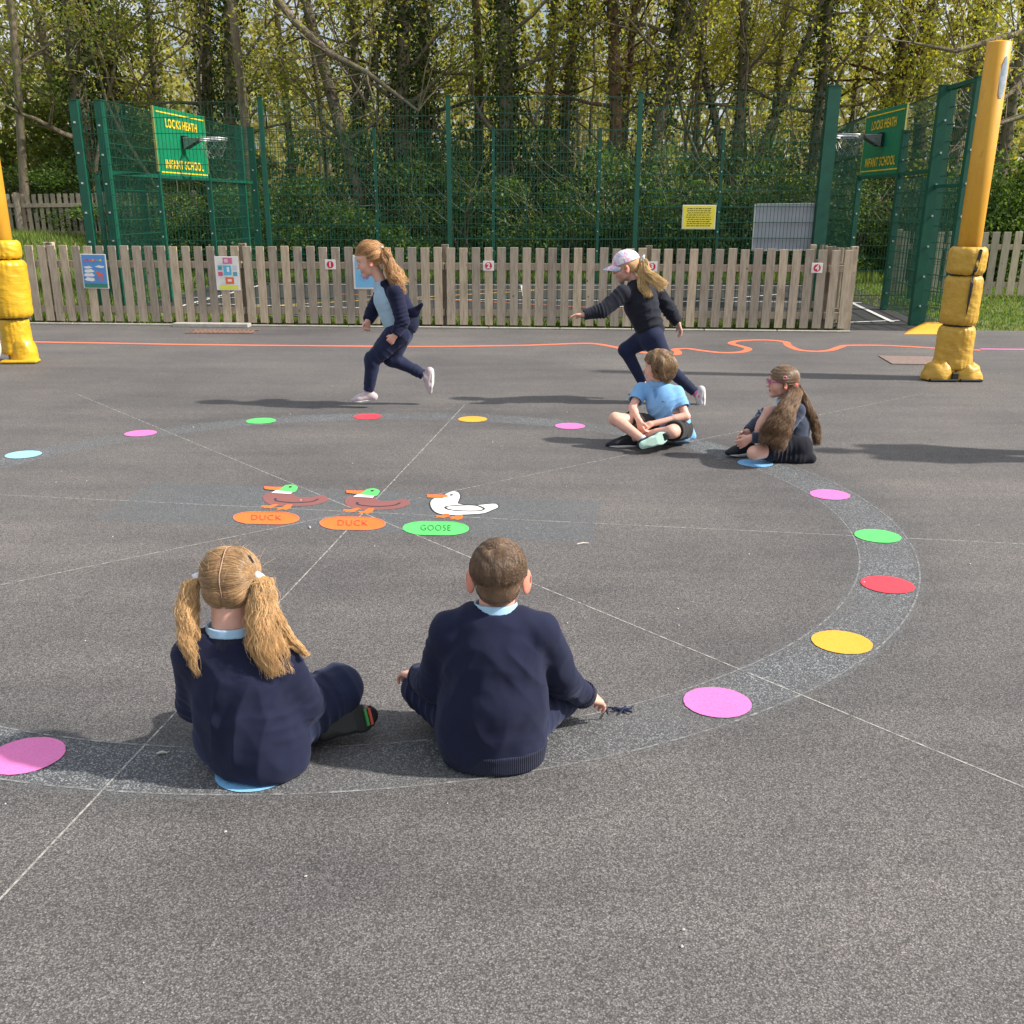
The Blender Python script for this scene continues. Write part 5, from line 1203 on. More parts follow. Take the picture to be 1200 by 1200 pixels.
    def col(V):
        L_ = (V - c) @ Rm / s; C_ = np.tile(skin, (len(V), 1)) * (1 + .03 * pnoise(V, 40, 2))[:, None]; x, y, z = L_.T; near = (np.abs(x) < .09) & (np.abs(y) < .11) & (np.abs(z) < .12)
        def paint_(w, cc): w = np.clip(w, 0, 1)[:, None] * near[:, None]; C_[:] = C_ * (1 - w) + np.array(cc) * w
        for e in (-1, 1):
            paint_(blush * .55 * np.exp(-(((x - e * .036) / .02) ** 2 + ((y - .055) / .03) ** 2 + ((z + .03) / .018) ** 2)), (.62, .20, .16))
            paint_(.5 * (np.abs(x) > .066) * (z < .02) * (z > -.045) * (y < .02) * (y > -.03), (.68, .22, .15))
            r2 = ((x - e * .027) / .0125) ** 2 + ((z + .001) / .0072) ** 2; paint_((r2 < 1) * (y > .06), (.66, .62, .60)); paint_((((x - e * .027) / .0058) ** 2 + ((z + .001) / .0062) ** 2 < 1) * (y > .06) * 1., (.05, .06, .07))
            paint_(.8 * (np.abs(((x - e * .027) / .0145) ** 2 + ((z - .0005) / .0085) ** 2 - 1) < .25) * (z > 0) * (y > .055), (.09, .045, .03))
            paint_(.6 * np.exp(-(((x - e * .029) / .016) ** 2 + ((z - .019 + (x - e * .029) ** 2 * 8) / .0035) ** 2)) * (y > .045), (.16, .085, .045))
        paint_(.75 * (np.abs(x) < .019) * (z > -.0625) * (z < -.045) * (y > .058), (.50, .13, .12)); paint_(.8 * (np.abs(x) < .017) * (np.abs(z + .0535) < .0018) * (y > .058), (.12, .02, .02))
        for S in 'LR':
            w = V3(J['wr' + S]) + unit(J['hand' + S][0]) * .08; g_ = np.exp(-(np.linalg.norm(V - w, axis=1) / .035) ** 2)[:, None] * .35; C_[:] = C_ * (1 - g_) + np.array([.62, .22, .17]) * g_
        return C_
    me = np_mesh('body', V, Q, smooth=True); cc = col(V); a_ = me.color_attributes.new('tint', 'FLOAT_COLOR', 'POINT'); a_.data.foreach_set('color', np.concatenate([cc, np.ones((len(cc), 1))], 1).astype(np.float32).ravel()); return me
def shoes(J, root, mu, ms, which='LR', accent=None, soles=None):
    for S in which:
        a, t = V3(J['an' + S]), unit(J['ft' + S]); u = V3(J['fu' + S]); u = unit(u - t * (u @ t)); sd_ = np.cross(t, u); lo = a - .2; hi = a + .2; lo[2] = -.02
        f = Field(lo, hi, .003); hl = a - t * .034 - u * .030; f.cap(a + u * .006, hl, .031, .031, .012); f.cap(hl, a + t * .075 - u * .032, .031, .036, .015, u, .85); f.cap(a + t * .02, a + t * .10 - u * .034, .028, .028, .02, u, .8)
        f.cap(a + t * .075 - u * .034, a + t * .118 - u * .038, .036, .028, .012, u, .75); f.cut(a - u * .054, -u); f.cut(a + u * .018, u, .09); f.cap(a + u * .0, a + u * .06, .0255, .027, .004, op='s')
        o = garment('shoe', f, mu, root, smooth=1)
        g = Field(lo, hi, .003); g.cap(hl, a + t * .03 - u * .04, .034, .032, .02); g.cap(a + t * .03 - u * .04, a + t * .085 - u * .04, .032, .040, .02); g.cap(a + t * .085 - u * .04, a + t * .122 - u * .04, .040, .031, .015); g.cut(a - u * .066, -u); g.cut(a - u * .047, u); g.cut(a - u * .055 + t * .1, unit(t * .25 - u), None)
        garment('sole', g, ms if soles is None else soles[S], o, smooth=1)
        la = MB()
        for k in range(4):
            p = a + t * (.038 + .013 * k) + u * (.0065 - .0062 * k); la.tube([p - sd_ * .016, p + u * .004, p + sd_ * .016], .0018, 4)
        la.build('laces', M_tie if mu is not M_shoe else M_sockd, o)
def scalp(hd, U, off=.006):     # unit directions (n,3) in head frame -> points on the skull
    c, Rm, s = hd; U = U / np.linalg.norm(U, axis=-1, keepdims=True); r = np.array([.068, .086, .074]) * s
    k = 1 / np.sqrt(((U / r) ** 2).sum(-1, keepdims=True)); r2 = np.array([.054, .045, .05]) * s; w_ = (np.array([0, -.012, .020]) - np.array([0, -.045, -.015])) * s / r2; q_ = U / r2
    a_ = (q_ ** 2).sum(-1, keepdims=True); b_ = (q_ * w_).sum(-1, keepdims=True); c_2 = (w_ ** 2).sum() - 1; D_ = b_ ** 2 - a_ * c_2; k = np.maximum(k, np.where(D_ > 0, (-b_ + np.sqrt(np.maximum(D_, 0))) / a_, 0)); off = off if np.isscalar(off) else off[..., None]
    return (np.array([0, -.012, .020]) * s + U * (k + off)) @ Rm.T + c
def slerp(A, B, K):
    A = A / np.linalg.norm(A, axis=1, keepdims=True); B = B / np.linalg.norm(B, axis=1, keepdims=True); d = np.clip((A * B).sum(1), -.999, .999); o = np.arccos(d)[:, None, None]; t = np.linspace(0, 1, K)[None, :, None]
    return (np.sin((1 - t) * o) * A[:, None] + np.sin(t * o) * B[:, None]) / np.sin(o)
def hair_region(n, rs, low=-.052, side_low=-.02, fringe_z=.055, **_):
    """random unit directions over the haired part of the skull"""
    U = rs.randn(n * 4, 3); U /= np.linalg.norm(U, axis=1)[:, None]; x, y, z = U.T
    P = scalp((np.zeros(3), np.eye(3), 1.), U, .004); X, Y, Z = P.T
    ok = ~((Y > .008) & (Z < fringe_z - .004 - .25 * np.maximum(0, .05 - Y))) & ~((Y > -.030) & (Z < side_low)) & (Z > low - .004); return U[ok][:n]
def hair_shell(hd, off=.006, front=.048, low=-.052, nm='hair', m=None, parent=None, seed=1, side_low=-.02, amp=.0015, fringe_z=.055):
    c, Rm, s = hd; f = Field(c - .16, c + .16, .0034); at_ = lambda x, y, z: c + Rm @ (np.array([x, y, z]) * s)
    f.ell(at_(0, -.012 - off * .5, .020 - off * .1), (np.array([.068, .086, .074]) + off * np.array([.9, .6, .85])) * s, Rm, .01); f.ell(at_(0, -.045, -.015), (np.array([.054, .045, .05]) + off * .4) * s, Rm, .006)
    # carve the face and the neck away in the head frame
    X = f.ax[0][:, None, None] - c[0]; Y = f.ax[1][None, :, None] - c[1]; Z = f.ax[2][None, None, :] - c[2]; q = [(X * Rm[0, i] + Y * Rm[1, i] + Z * Rm[2, i]) / s for i in range(3)]
    face = np.minimum(q[1] - (.012 + .0 * q[0]), fringe_z - q[2] + .25 * np.maximum(0, .05 - q[1])); ear = np.minimum(q[1] + .028, side_low - q[2]); nape = low - q[2]
    cutf = np.maximum(np.maximum(np.minimum(q[1] - .012, fringe_z - q[2]), ear), nape) * s
    f.g = np.maximum(f.g, cutf.astype(np.float32)); V, Q = f.mesh(); V = laplace(V, Q, 2); Nn = vnormals(V, Q); V = V + Nn * (amp * pnoise(V, 70, seed))[:, None]
    return link(nm, np_mesh(nm, V, Q, smooth=True), m, parent)
def tail(T, guide, n, rs, prof, wave=.006, K=14, curl=40, lenvar=.35, head=None):
    """ponytail strands: T tie point, guide polyline (k,3), prof radii along it"""
    G_ = np.array([V3(g) for g in guide]); tt = np.linspace(0, 1, len(G_)); P = np.empty((n, K, 3)); L_ = 1 - lenvar * rs.rand(n) ** 1.5; a = rs.rand(n) * 6.283; rr = rs.rand(n) ** .5; ph = rs.rand(n) * 6.28; cl = rs.randint(0, 14, n); clp = rs.rand(14, 3)
    for k in range(K):
        t = L_ * k / (K - 1); g = np.stack([np.interp(t, tt, G_[:, i]) for i in range(3)], 1); ra = np.interp(t, np.linspace(0, 1, len(prof)), prof)
        gd = np.gradient(G_, axis=0).mean(0); gd = unit(gd); s1 = unit(np.cross(gd, [0, .2, 1]) if abs(gd[2]) < .95 else np.cross(gd, [0, 1, 0])); s2 = np.cross(gd, s1)
        aa = a * .45 + .55 * (cl / 14 * 6.283) + .6 * t; off = (s1[None] * np.cos(aa)[:, None] + s2[None] * np.sin(aa)[:, None]) * (rr * ra)[:, None]
        w = wave * np.minimum(1, t * 3)[:, None] * np.stack([np.sin(curl * t + ph * .3 + 6 * clp[cl, 0]), np.sin(curl * .8 * t + 6 * clp[cl, 1]), .4 * np.sin(curl * 1.1 * t + ph)], 1)
        P[:, k] = g + off + w + rs.randn(n, 3) * .0007
    return P
def collar(root, c, axis, r, hgt_=.022, m=None, tilt=None, open_=0, name='collar', th=.007):
    ax = unit(axis); c = V3(c); f = Field(c - .1, c + .1, .003); f.cap(c - ax * hgt_ / 2, c + ax * hgt_ / 2, r + th, r + th * .65, .0, None); f.cap(c - ax * hgt_ * 1.6, c + ax * hgt_ * 1.6, r, r - .002, .0, op='s'); f.cut(c + ax * hgt_ / 2, ax); f.cut(c - ax * hgt_ / 2, -ax)
    return garment(name, f, m or M_collar, root, smooth=2)
# ================================================================== THE SIX CHILDREN
A3 = np.array
def person(x, y, label): return empty('person', (x, y, 0), 0, label, 'person')
def sleeves(f, J, r=(.044, .040, .034), k=.02, ends=(1., 1.)):
    for S, e in zip('LR', ends):
        sh, el, wr = V3(J['sh' + S]), V3(J['el' + S]), V3(J['wr' + S]); f.cap(sh, el, r[0], r[1], k)
        if e > 0: q = el + (wr - el) * e; f.cap(el, q, r[1], r[2], k * .8); f.cut(q - unit(wr - el) * .004, wr - el, .055)
def cuffs(J, root, m, r=.037, L_=.03):
    for S in 'LR':
        el, wr = V3(J['el' + S]), V3(J['wr' + S]); u = unit(wr - el); f = Field(wr - .08, wr + .08, .003); f.cap(wr - u * L_, wr - u * .003, r * 1.04, r * .92, .002); f.cap(wr - u * .012, wr + u * .02, r * .70, r * .70, .002, op='s'); f.cut(wr - u * .004, u); f.cut(wr - u * L_, -u); garment('cuff', f, m, root, smooth=2)
def arm_folds(J, amp=.006):
    o = []
    for S in 'LR': o += [(J['sh' + S], J['el' + S], 1.0, .35, amp, .030, .07, 3), (J['el' + S], J['wr' + S], .15, .3, amp, .026, .06, 5), (J['el' + S], J['wr' + S], .95, .25, amp * .6, .018, .05, 8), (J['sh' + S], J['el' + S], .2, .25, amp * .6, .04, .08, 9)]
    return o
# ---------------------------------------------------------------- boy with the crew cut, seen from behind
def boy_front():
    root = person(-.035, 2.6, 'boy with brown crew cut in navy jumper sitting cross-legged with his back to us')
    J = dict(pelvis=A3([-.035, 2.60, .115]), chest=A3([-.036, 2.595, .33]), neck=A3([-.030, 2.612, .452]), tf=A3([0, 1, .1]),
             shL=A3([-.160, 2.605, .394]), shR=A3([.096, 2.605, .394]), elL=A3([-.208, 2.665, .205]), elR=A3([.168, 2.685, .205]), wrL=A3([-.262, 2.79, .168]), wrR=A3([.240, 2.775, .112]),
             hipL=A3([-.10, 2.63, .10]), hipR=A3([.03, 2.63, .10]), knL=A3([-.252, 2.82, .112]), knR=A3([.165, 2.83, .085]), anL=A3([-.03, 2.84, .05]), anR=A3([-.06, 2.93, .055]),
             ftL=A3([.8, -.6, 0]), fuL=A3([-.3, -.2, .9]), ftR=A3([-1, .2, 0]), fuR=A3([.2, 0, 1]), handL=(A3([-.55, .8, -.15]), A3([0, -.1, -1]), .5), handR=(A3([.7, .7, -.45]), A3([-.3, .2, -1]), .45))
    hd = (A3([-.0215, 2.628, .551]), frame((.03, 1, -.12)), 1.03)
    link('body', body(J, hd, nk=1.12, ear=1.25), M_skin, root)
    f = Field((-.36, 2.42, -.01), (.36, 2.92, .56), .0045); tf = J['tf']
    f.cap((-.035, 2.598, .105), (-.036, 2.592, .32), .152, .134, .03, tf, .72); f.cap((-.036, 2.592, .32), (-.032, 2.60, .412), .130, .082, .03, tf, .72); f.cap((-.035, 2.60, .07), (-.035, 2.595, .17), .152, .150, .03, tf, .75)
    f.cap(J['shL'] + [.015, 0, .005], J['shR'] + [-.015, 0, .005], .050, .050, .03); f.cap((-.10, 2.60, .428), (.04, 2.60, .428), .042, .042, .03); sleeves(f, J, (.052, .050, .040), .025)
    f.cap(J['neck'] + [0, 0, -.02], J['neck'] + [0, 0, .12], .056, .066, .006, op='s'); f.cut((0, 0, .012), (0, 0, -1))
    garment('jumper', f, M_navy, root, arm_folds(J, .0045) + [((-.035, 2.5, .10), (-.035, 2.5, .22), .2, .5, .004, .06, .16, 12), ((-.10, 2.5, .18), (.085, 2.52, .32), .95, .25, .008, .05, .07, 21), ((.05, 2.5, .18), (-.16, 2.52, .30), .95, .22, .006, .05, .07, 22)], .0055, 4)
    cuffs(J, root, M_rib, .0425)
    f = Field((-.25, 2.4, -.01), (.2, 2.8, .12), .004); f.cap((-.035, 2.60, .035), (-.035, 2.60, .07), .150, .157, .01, tf, .76); f.cut((0, 0, .066), (0, 0, 1)); f.cut((0, 0, .004), (0, 0, -1)); garment('hem_band', f, M_rib, root, (), .0015, 77)
    collar(root, J['neck'] + A3([0, -.002, .012]), (0, .12, 1), .0555, .034, M_collar)
    f = Field((-.16, 2.48, .36), (.10, 2.76, .53), .003); nb = J['neck'] + A3([0, -.002, -.012]); f.cap(nb + [0, 0, -.012], nb + [0, 0, .014], .070, .064, .0); f.cap(nb + [0, 0, -.06], nb + [0, 0, .05], .0560, .0560, .0, op='s'); f.cut(nb + [0, 0, .012], (0, .12, 1)); garment('neck_band', f, M_rib, root)
    f = Field((-.42, 2.5, -.01), (.34, 3.1, .24), .0045)
    for S in 'LR': f.cap(J['hip' + S], J['kn' + S], .088, .060, .03); f.cap(J['kn' + S], J['an' + S] + (J['an' + S] - J['kn' + S]) * -.08, .058, .044, .025)
    f.cap(J['hipL'], J['hipR'], .085, .085, .03); f.cut((0, 0, .004), (0, 0, -1))
    garment('trousers', f, M_navy2, root, [(J['hipL'], J['knL'], .6, .5, .006, .04, .09, 31), (J['hipR'], J['knR'], .6, .5, .008, .04, .09, 32), (J['knR'], J['anR'], .3, .5, .006, .03, .08, 33)], .003, 9)
    shoes(J, root, M_shoe, M_soled)
    sh_ = hair_shell(hd, .002, low=-.075, m=H_brown, parent=root, fringe_z=.05, side_low=-.012)
    rs = np.random.RandomState(5); U = hair_region(26000, rs, low=-.075, fringe_z=.05, side_low=-.012); W0 = A3([-.10, -.62, .78]); W0 = W0 / np.linalg.norm(W0)
    d = U - W0 * (U @ W0)[:, None]; d /= np.linalg.norm(d, axis=1)[:, None] + 1e-6; sw = np.cross(W0[None], d); cl = A3([math.sin(7 * u[0] + 3) * .12 for u in U])[:, None]; dirn = d + sw * (.55 * np.exp(-((U @ W0 - 1) / .12) ** 2)[:, None]) + cl * sw
    ln = np.where(U[:, 2] > .1, .24, .12)[:, None]; P = np.empty((len(U), 5, 3))
    for k in range(5): t = k / 4; up_ = (.0062 + .003 * math.sin(t * 2.4)) * (U[:, 2] > -.2) + .0058 * (U[:, 2] <= -.2); P[:, k] = scalp(hd, U + dirn * ln * t, up_ * (1 + .12 * np.sin(U[:, 0] * 23 + U[:, 1] * 17)))
    strands(P, .00055, .0002, 'hair_strands', H_brown, sh_)
    return root
# ---------------------------------------------------------------- girl with two bunches, seen from behind
def girl_front():
    root = person(-.72, 2.55, 'girl with two long fair bunches in navy jumper sitting with her back to us')
    tf = unit((.12, 1, .1))
    J = dict(pelvis=A3([-.715, 2.545, .115]), chest=A3([-.738, 2.545, .30]), neck=A3([-.745, 2.560, .415]), tf=tf,
             shL=A3([-.848, 2.55, .345]), shR=A3([-.628, 2.56, .345]), elL=A3([-.872, 2.62, .175]), elR=A3([-.578, 2.60, .175]), wrL=A3([-.77, 2.76, .135]), wrR=A3([-.60, 2.745, .16]),
             hipL=A3([-.785, 2.57, .10]), hipR=A3([-.655, 2.575, .10]), knL=A3([-.86, 2.81, .12]), knR=A3([-.500, 2.745, .150]), anL=A3([-.525, 2.705, .045]), anR=A3([-.66, 2.90, .05]),
             ftL=A3([.80, .60, .0]), fuL=A3([-.60, .74, -.42]), ftR=A3([-1, .2, 0]), fuR=A3([0, 0, 1]), handL=(A3([.9, .5, -.1]), A3([0, 0, -1]), .4), handR=(A3([-.4, .9, -.1]), A3([0, 0, -1]), .4))
    hd = (A3([-.742, 2.60, .538]), frame((.05, 1, -.30)), 1.0)
    link('body', body(J, hd, nk=1.22), M_skin, root)
    f = Field((-1.02, 2.32, -.01), (-.46, 2.9, .52), .0045)
    f.cap((-.705, 2.55, .085), (-.715, 2.545, .15), .144, .142, .03, tf, .84); f.cap((-.695, 2.55, .06), (-.70, 2.55, .10), .142, .140, .03, tf, .84); f.cap((-.715, 2.545, .12), (-.735, 2.54, .27), .140, .125, .03, tf, .76); f.cap((-.735, 2.54, .27), (-.743, 2.545, .365), .122, .075, .03, tf, .74)
    f.cap(J['shL'] + [.01, 0, 0], J['shR'] + [-.01, 0, 0], .053, .053, .03); f.cap((-.79, 2.548, .385), (-.69, 2.55, .385), .042, .042, .03); sleeves(f, J, (.058, .060, .044), .03)
    f.cap(J['neck'] + [0, 0, -.02], J['neck'] + [0, .0, .12], .063, .074, .006, op='s'); f.cut((0, 0, .010), (0, 0, -1))
    garment('jumper', f, M_navy, root, arm_folds(J, .0055) + [((-.86, 2.44, .22), (-.62, 2.44, .13), .5, .5, .007, .075, .12, 40), ((-.66, 2.44, .24), (-.60, 2.46, .14), .4, .5, .008, .05, .09, 41), ((-.62, 2.5, .1), (-.6, 2.5, .22), .5, .5, .006, .035, .09, 42)], .0062, 14)
    collar(root, J['neck'] + A3([0, .004, .006]), (0, .10, 1), .0625, .026, M_collar)
    f = Field((-.85, 2.40, .3), (-.62, 2.7, .46), .003); f.cap(J['neck'] + [0, .004, -.026], J['neck'] + [0, .004, -.006], .078, .070, .0); f.cap(J['neck'] + [0, .004, -.06], J['neck'] + [0, .004, .03], .063, .063, .0, op='s'); f.cut(J['neck'] + [0, 0, -.007], (0, .1, 1)); garment('neck_band', f, M_rib, root)
    f = Field((-1.0, 2.42, -.01), (-.36, 3.05, .25), .0045)
    f.cap(J['hipR'], J['knR'], .096, .072, .03); f.cap(J['knR'], J['anR'], .064, .045, .03); f.cap(J['hipL'], J['knL'], .088, .064, .03); f.cap(J['knL'], J['anL'] * .9 + J['knL'] * .1, .058, .045, .02); f.cap(J['hipL'] + [0, -.02, -.01], J['hipR'] + [0, -.02, -.01], .09, .09, .03); f.cut((0, 0, .004), (0, 0, -1))
    garment('trousers', f, M_navy2, root, [(J['hipR'], J['knR'], .35, .4, .010, .045, .09, 51), (J['hipR'], J['knR'], .95, .3, .004, .05, .09, 52)], .0035, 19)
    shoes(J, root, M_shoe, M_soled)
    # toe patch on the visible shoe
    a, t, u = J['anL'], unit(J['ftL']), unit(J['fuL']); sd_ = np.cross(t, u); 
    for nm, cc, o0 in (('green_stripe', (.05, .30, .08), .090), ('red_stripe', (.55, .09, .04), .103)):
        mb = MB(); q = [a + t * (o0 + dx) + sd_ * dy - u * .0655 for dx, dy in ((0, -.026), (.008, -.024), (.008, .024), (0, .026))]; q2 = [p + u * .006 for p in q]; mb.add(q + q2, [(0, 1, 2, 3), (7, 6, 5, 4), (0, 4, 5, 1), (1, 5, 6, 2), (2, 6, 7, 3), (3, 7, 4, 0)]); mb.build(nm, simple(nm, cc, .6), root)
    sh_ = hair_shell(hd, .002, low=-.066, m=H_blond, parent=root, side_low=-.03)
    rs = np.random.RandomState(8); TL = A3([-.92, -.25, -.04]); TR_ = A3([.90, -.25, .02]); U = hair_region(24000, rs, low=-.066, side_low=-.03)
    U = U[np.abs(U[:, 0] - .015 * np.sin(U[:, 2] * 9)) > .035]; B = np.where(U[:, :1] < 0, TL[None], TR_[None]) + rs.randn(len(U), 3) * .04
    P9 = slerp(U, B, 9); bul = np.sin(np.linspace(0, math.pi, 9))[None]; P = scalp(hd, P9, .0050 + .0050 * bul + .0035 * rs.rand(len(U), 1) * bul + .0008 * np.sin(P9[..., 2] * 13 + P9[..., 1] * 7))
    strands(P, .0006, .0004, 'hair_strands', H_blond, sh_)
    # stray hairs
    S = rs.randn(90, 3); S[:, 2] = np.abs(S[:, 2]); P0 = scalp(hd, S, .012); P = P0[:, None] + (np.linspace(0, 1, 7)[None, :, None] * (rs.randn(90, 1, 3) * .022 + A3([.0, 0, .012]))) ; P[:, :, 2] -= (np.linspace(0, 1, 7) ** 2 * .01)[None]; strands(P, .00028, .0001, 'stray_hairs', H_gold, sh_)
    mb = MB(); pp = [scalp(hd, A3([[.022 * math.sin(k * .9), math.cos(a_), math.sin(a_)]]), .0048)[0] for k, a_ in enumerate(np.linspace(1.0, 3.75, 16))]; mb.tube(pp, .0015, 6); mb.build('parting', M_scalp, sh_, smooth=True)
    for TD, sgn, L_ in ((TL, -1, .25), (TR_, 1, .27)):
        T0 = scalp(hd, TD[None], .012)[0]; o_ = T0 + hd[1] @ A3([sgn * .012, -.004, -.006])
        mb = MB(); mb.tube([T0 - (o_ - T0) * .4, T0 + (o_ - T0) * 1.1], .0135, 10); mb.build('hair_tie', M_tie, root, smooth=True)
        if sgn < 0: gd = [T0, T0 + A3([-.018, -.012, -.012]), T0 + A3([-.026, -.045, -.08]), T0 + A3([-.020, -.075, -.16]), T0 + A3([.006, -.085, -.255])]; pr = [.008, .018, .026, .024, .015]; n = 3000
        else: gd = [T0, T0 + A3([.022, -.015, -.010]), T0 + A3([.022, -.055, -.085]), T0 + A3([.032, -.075, -.16]), T0 + A3([.056, -.065, -.262])]; pr = [.009, .024, .038, .046, .038]; n = 4800
        P = tail(T0, gd, n, rs, pr, .0065, 22, 30, .42); P2 = tail(T0, gd, n // 9, rs, [p_ * 1.22 for p_ in pr], .009, 22, 24, .5); strands(np.concatenate([P, P2]), .00055, .0002, 'bunch', H_gold, root)
        if sgn > 0:
            gd = [T0 + A3([.02, -.02, -.02]), T0 + A3([.05, -.04, -.10]), T0 + A3([.085, -.04, -.17]), T0 + A3([.125, -.02, -.225])]; P = tail(T0, gd, 800, rs, [.012, .018, .015, .008], .004, 16, 26, .25); strands(P, .0006, .00025, 'bunch_wisp', H_gold, root)
    q = scalp(hd, A3([[.62, -.35, .62], [.78, -.36, .42]]), .014); mb = MB(); mb.tube([q[0], (q[0] + q[1]) / 2 + A3([.002, -.003, .002]), q[1]], .0016, 5); mb.tube([q[0] + A3([.004, 0, .001]), q[1] + A3([.004, 0, 0])], .0013, 5); mb.build('hair_grip', M_soled, root)
    return root
# ---------------------------------------------------------------- boy in polo shirt
def boy_polo():
    root = person(1.05, 6.72, 'boy in sky blue polo shirt and shorts sitting cross-legged, looking away to the left')
    P_ = lambda x, y, D: V3(PD(x, y, D))
    J = dict(pelvis=A3([1.10, 6.76, .105]), chest=A3([1.035, 6.77, .275]), neck=A3([.998, 6.79, .402]), tf=unit((-.55, -.83, .1)),
             shL=A3([1.118, 6.76, .345]), shR=A3([.893, 6.85, .350]), wrL=P_(762, 497, 6.62), wrR=P_(749, 493, 6.62), hipL=A3([1.15, 6.75, .10]), hipR=A3([1.06, 6.82, .10]),
             knR=P_(721, 491, 6.66), anR=P_(757, 518, 6.50), knL=P_(787, 506, 6.52), anL=P_(735, 514, 6.70))
    J['elL'] = P_(804, 488, 6.66); J['elR'] = P_(741, 478, 6.74)
    J.update(ftL=A3([-1, .0, -.05]), fuL=A3([.1, .3, .9]), ftR=A3([.88, .15, .30]), fuR=A3([-.2, .95, -.1]), handL=(A3([-.8, -.2, -.45]), A3([.1, .6, -.8]), .55), handR=(A3([.2, -.4, -.9]), A3([.6, .6, .2]), .55))
    hd = (A3([.992, 6.80, .503]), frame((-.84, .54, .04)), 1.08)
    link('body', body(J, hd), M_skin, root)
    tf = J['tf']; f = Field((.70, 6.45, -.01), (1.42, 7.05, .50), .0045)
    f.cap(J['pelvis'] + [.01, .01, -.01], J['chest'], .132, .118, .03, tf, .74); f.cap(J['chest'], J['neck'] + [0, 0, -.040], .112, .078, .03, tf, .74); f.cap(J['shL'], J['shR'], .042, .042, .03)
    f.cap((1.17, 6.80, .13), (1.235, 6.80, .045), .06, .040, .03)
    for S in 'LR': q = J['sh' + S] * .35 + J['el' + S] * .65; f.cap(J['sh' + S], q, .044, .050, .02); f.cut(q, J['el' + S] - J['sh' + S], .075); f.cap(q + (J['el' + S] - J['sh' + S]) * -.1, q + (J['el' + S] - J['sh' + S]) * .5, .042, .046, .004, op='s')
    f.cap(J['neck'] + [0, 0, -.015], J['neck'] + [0, 0, .1], .041, .05, .006, op='s'); f.cut((0, 0, .03), (0, 0, -1))
    shirt = garment('polo_shirt', f, M_polo, root, [(J['pelvis'], J['chest'], .3, .4, .007, .05, .14, 61), (J['shL'], J['elL'], .5, .3, .004, .03, .07, 62), (J['pelvis'] + [.05, 0, 0], J['chest'] + [-.05, 0, 0], .6, .3, .005, .05, .13, 63)], .003, 24)
    cl = collar(root, J['neck'] + A3([-.006, -.008, .010]), (-.12, -.22, 1), .041, .030, M_polo, th=.016)
    # placket, buttons and dark stitched badge on the chest
    rt_ = unit(np.cross(tf, [0, 0, 1])); base = J['chest'] + tf * .088
    mb = MB(); 
    def chest_pt(s_, z_): 
        p = J['chest'] * (1 - z_) + (J['neck'] + [0, 0, -.03]) * z_; w = .112 * (1 - z_) + .07 * z_; return p + rt_ * s_ + tf * (math.sqrt(max(0, 1 - (s_ / w) ** 2)) * w * .74 + .0115)
    mb.add([chest_pt(-.011, .25), chest_pt(.011, .25), chest_pt(.011, .95), chest_pt(-.011, .95)], [(0, 1, 2, 3), (3, 2, 1, 0)]); mb.build('placket', M_polo, shirt)
    rg = random.Random(3); mb = MB()
    for k in range(60):
        a = rg.uniform(0, 6.28); r1 = rg.uniform(0, .021); s0, z0 = -.052 + r1 * math.cos(a), .22 + r1 * math.sin(a) * 6; mb.tube([chest_pt(s0, z0), chest_pt(s0 + rg.uniform(-.009, .009), z0 + rg.uniform(-.06, .06))], .0011, 4)
    mb.build('badge', M_navy, shirt)
    f = Field((.70, 6.35, -.01), (1.40, 7.05, .30), .0042); f.cap(J['hipL'], J['hipR'], .085, .085, .03)
    for S in 'LR': q = J['hip' + S] * .25 + J['kn' + S] * .75; f.cap(J['hip' + S], q, .078, .066, .02); f.cut(q, J['kn' + S] - J['hip' + S], .09); f.cap(q - (q - J['hip' + S]) * .1, q + (q - J['hip' + S]) * .4, .056, .060, .003, op='s')
    f.cut((0, 0, .004), (0, 0, -1)); garment('shorts', f, M_short, root, [(J['hipL'], J['knL'], .5, .3, .003, .05, .09, 71), (J['hipR'], J['knR'], .5, .3, .003, .05, .09, 72)], .005, 29)
    for S in 'LR':
        a, kk, u = J['an' + S], J['kn' + S], 0; f = Field(a - .1, a + .1, .003); f.cap(a, a + (kk - a) * .16, .0275, .030, .003); f.cut(a + (kk - a) * .15, kk - a); garment('sock', f, M_sock if S == 'R' else M_sockd, root, smooth=1)
    shoes(J, root, M_shoe, M_sole, soles={'L': M_sole, 'R': M_mint})
    sh_ = hair_shell(hd, .008, low=-.062, m=H_sandy, parent=root, fringe_z=.035, side_low=-.05, amp=.003)
    rs = np.random.RandomState(12); U = hair_region(15000, rs, low=-.062, fringe_z=.035, side_low=-.05); W0 = unit(A3([.15, -.55, .82])); d = U - W0 * (U @ W0)[:, None]; d /= np.linalg.norm(d, axis=1)[:, None] + 1e-6
    ck = np.sin(U[:, 0] * 9 + 2) + np.sin(U[:, 1] * 11); d = d + np.cross(W0[None], d) * (.35 * ck)[:, None]; P = np.empty((len(U), 8, 3))
    for k in range(8): t = k / 7; P[:, k] = scalp(hd, U + d * .75 * t, .014 + .010 * math.sin(t * 3) + .005 * ck * t)
    P[:, :, 2] -= (np.linspace(0, 1, 8) ** 2 * .016)[None]; strands(P, .0010, .0004, 'hair_strands', H_sandy, sh_)
    return root
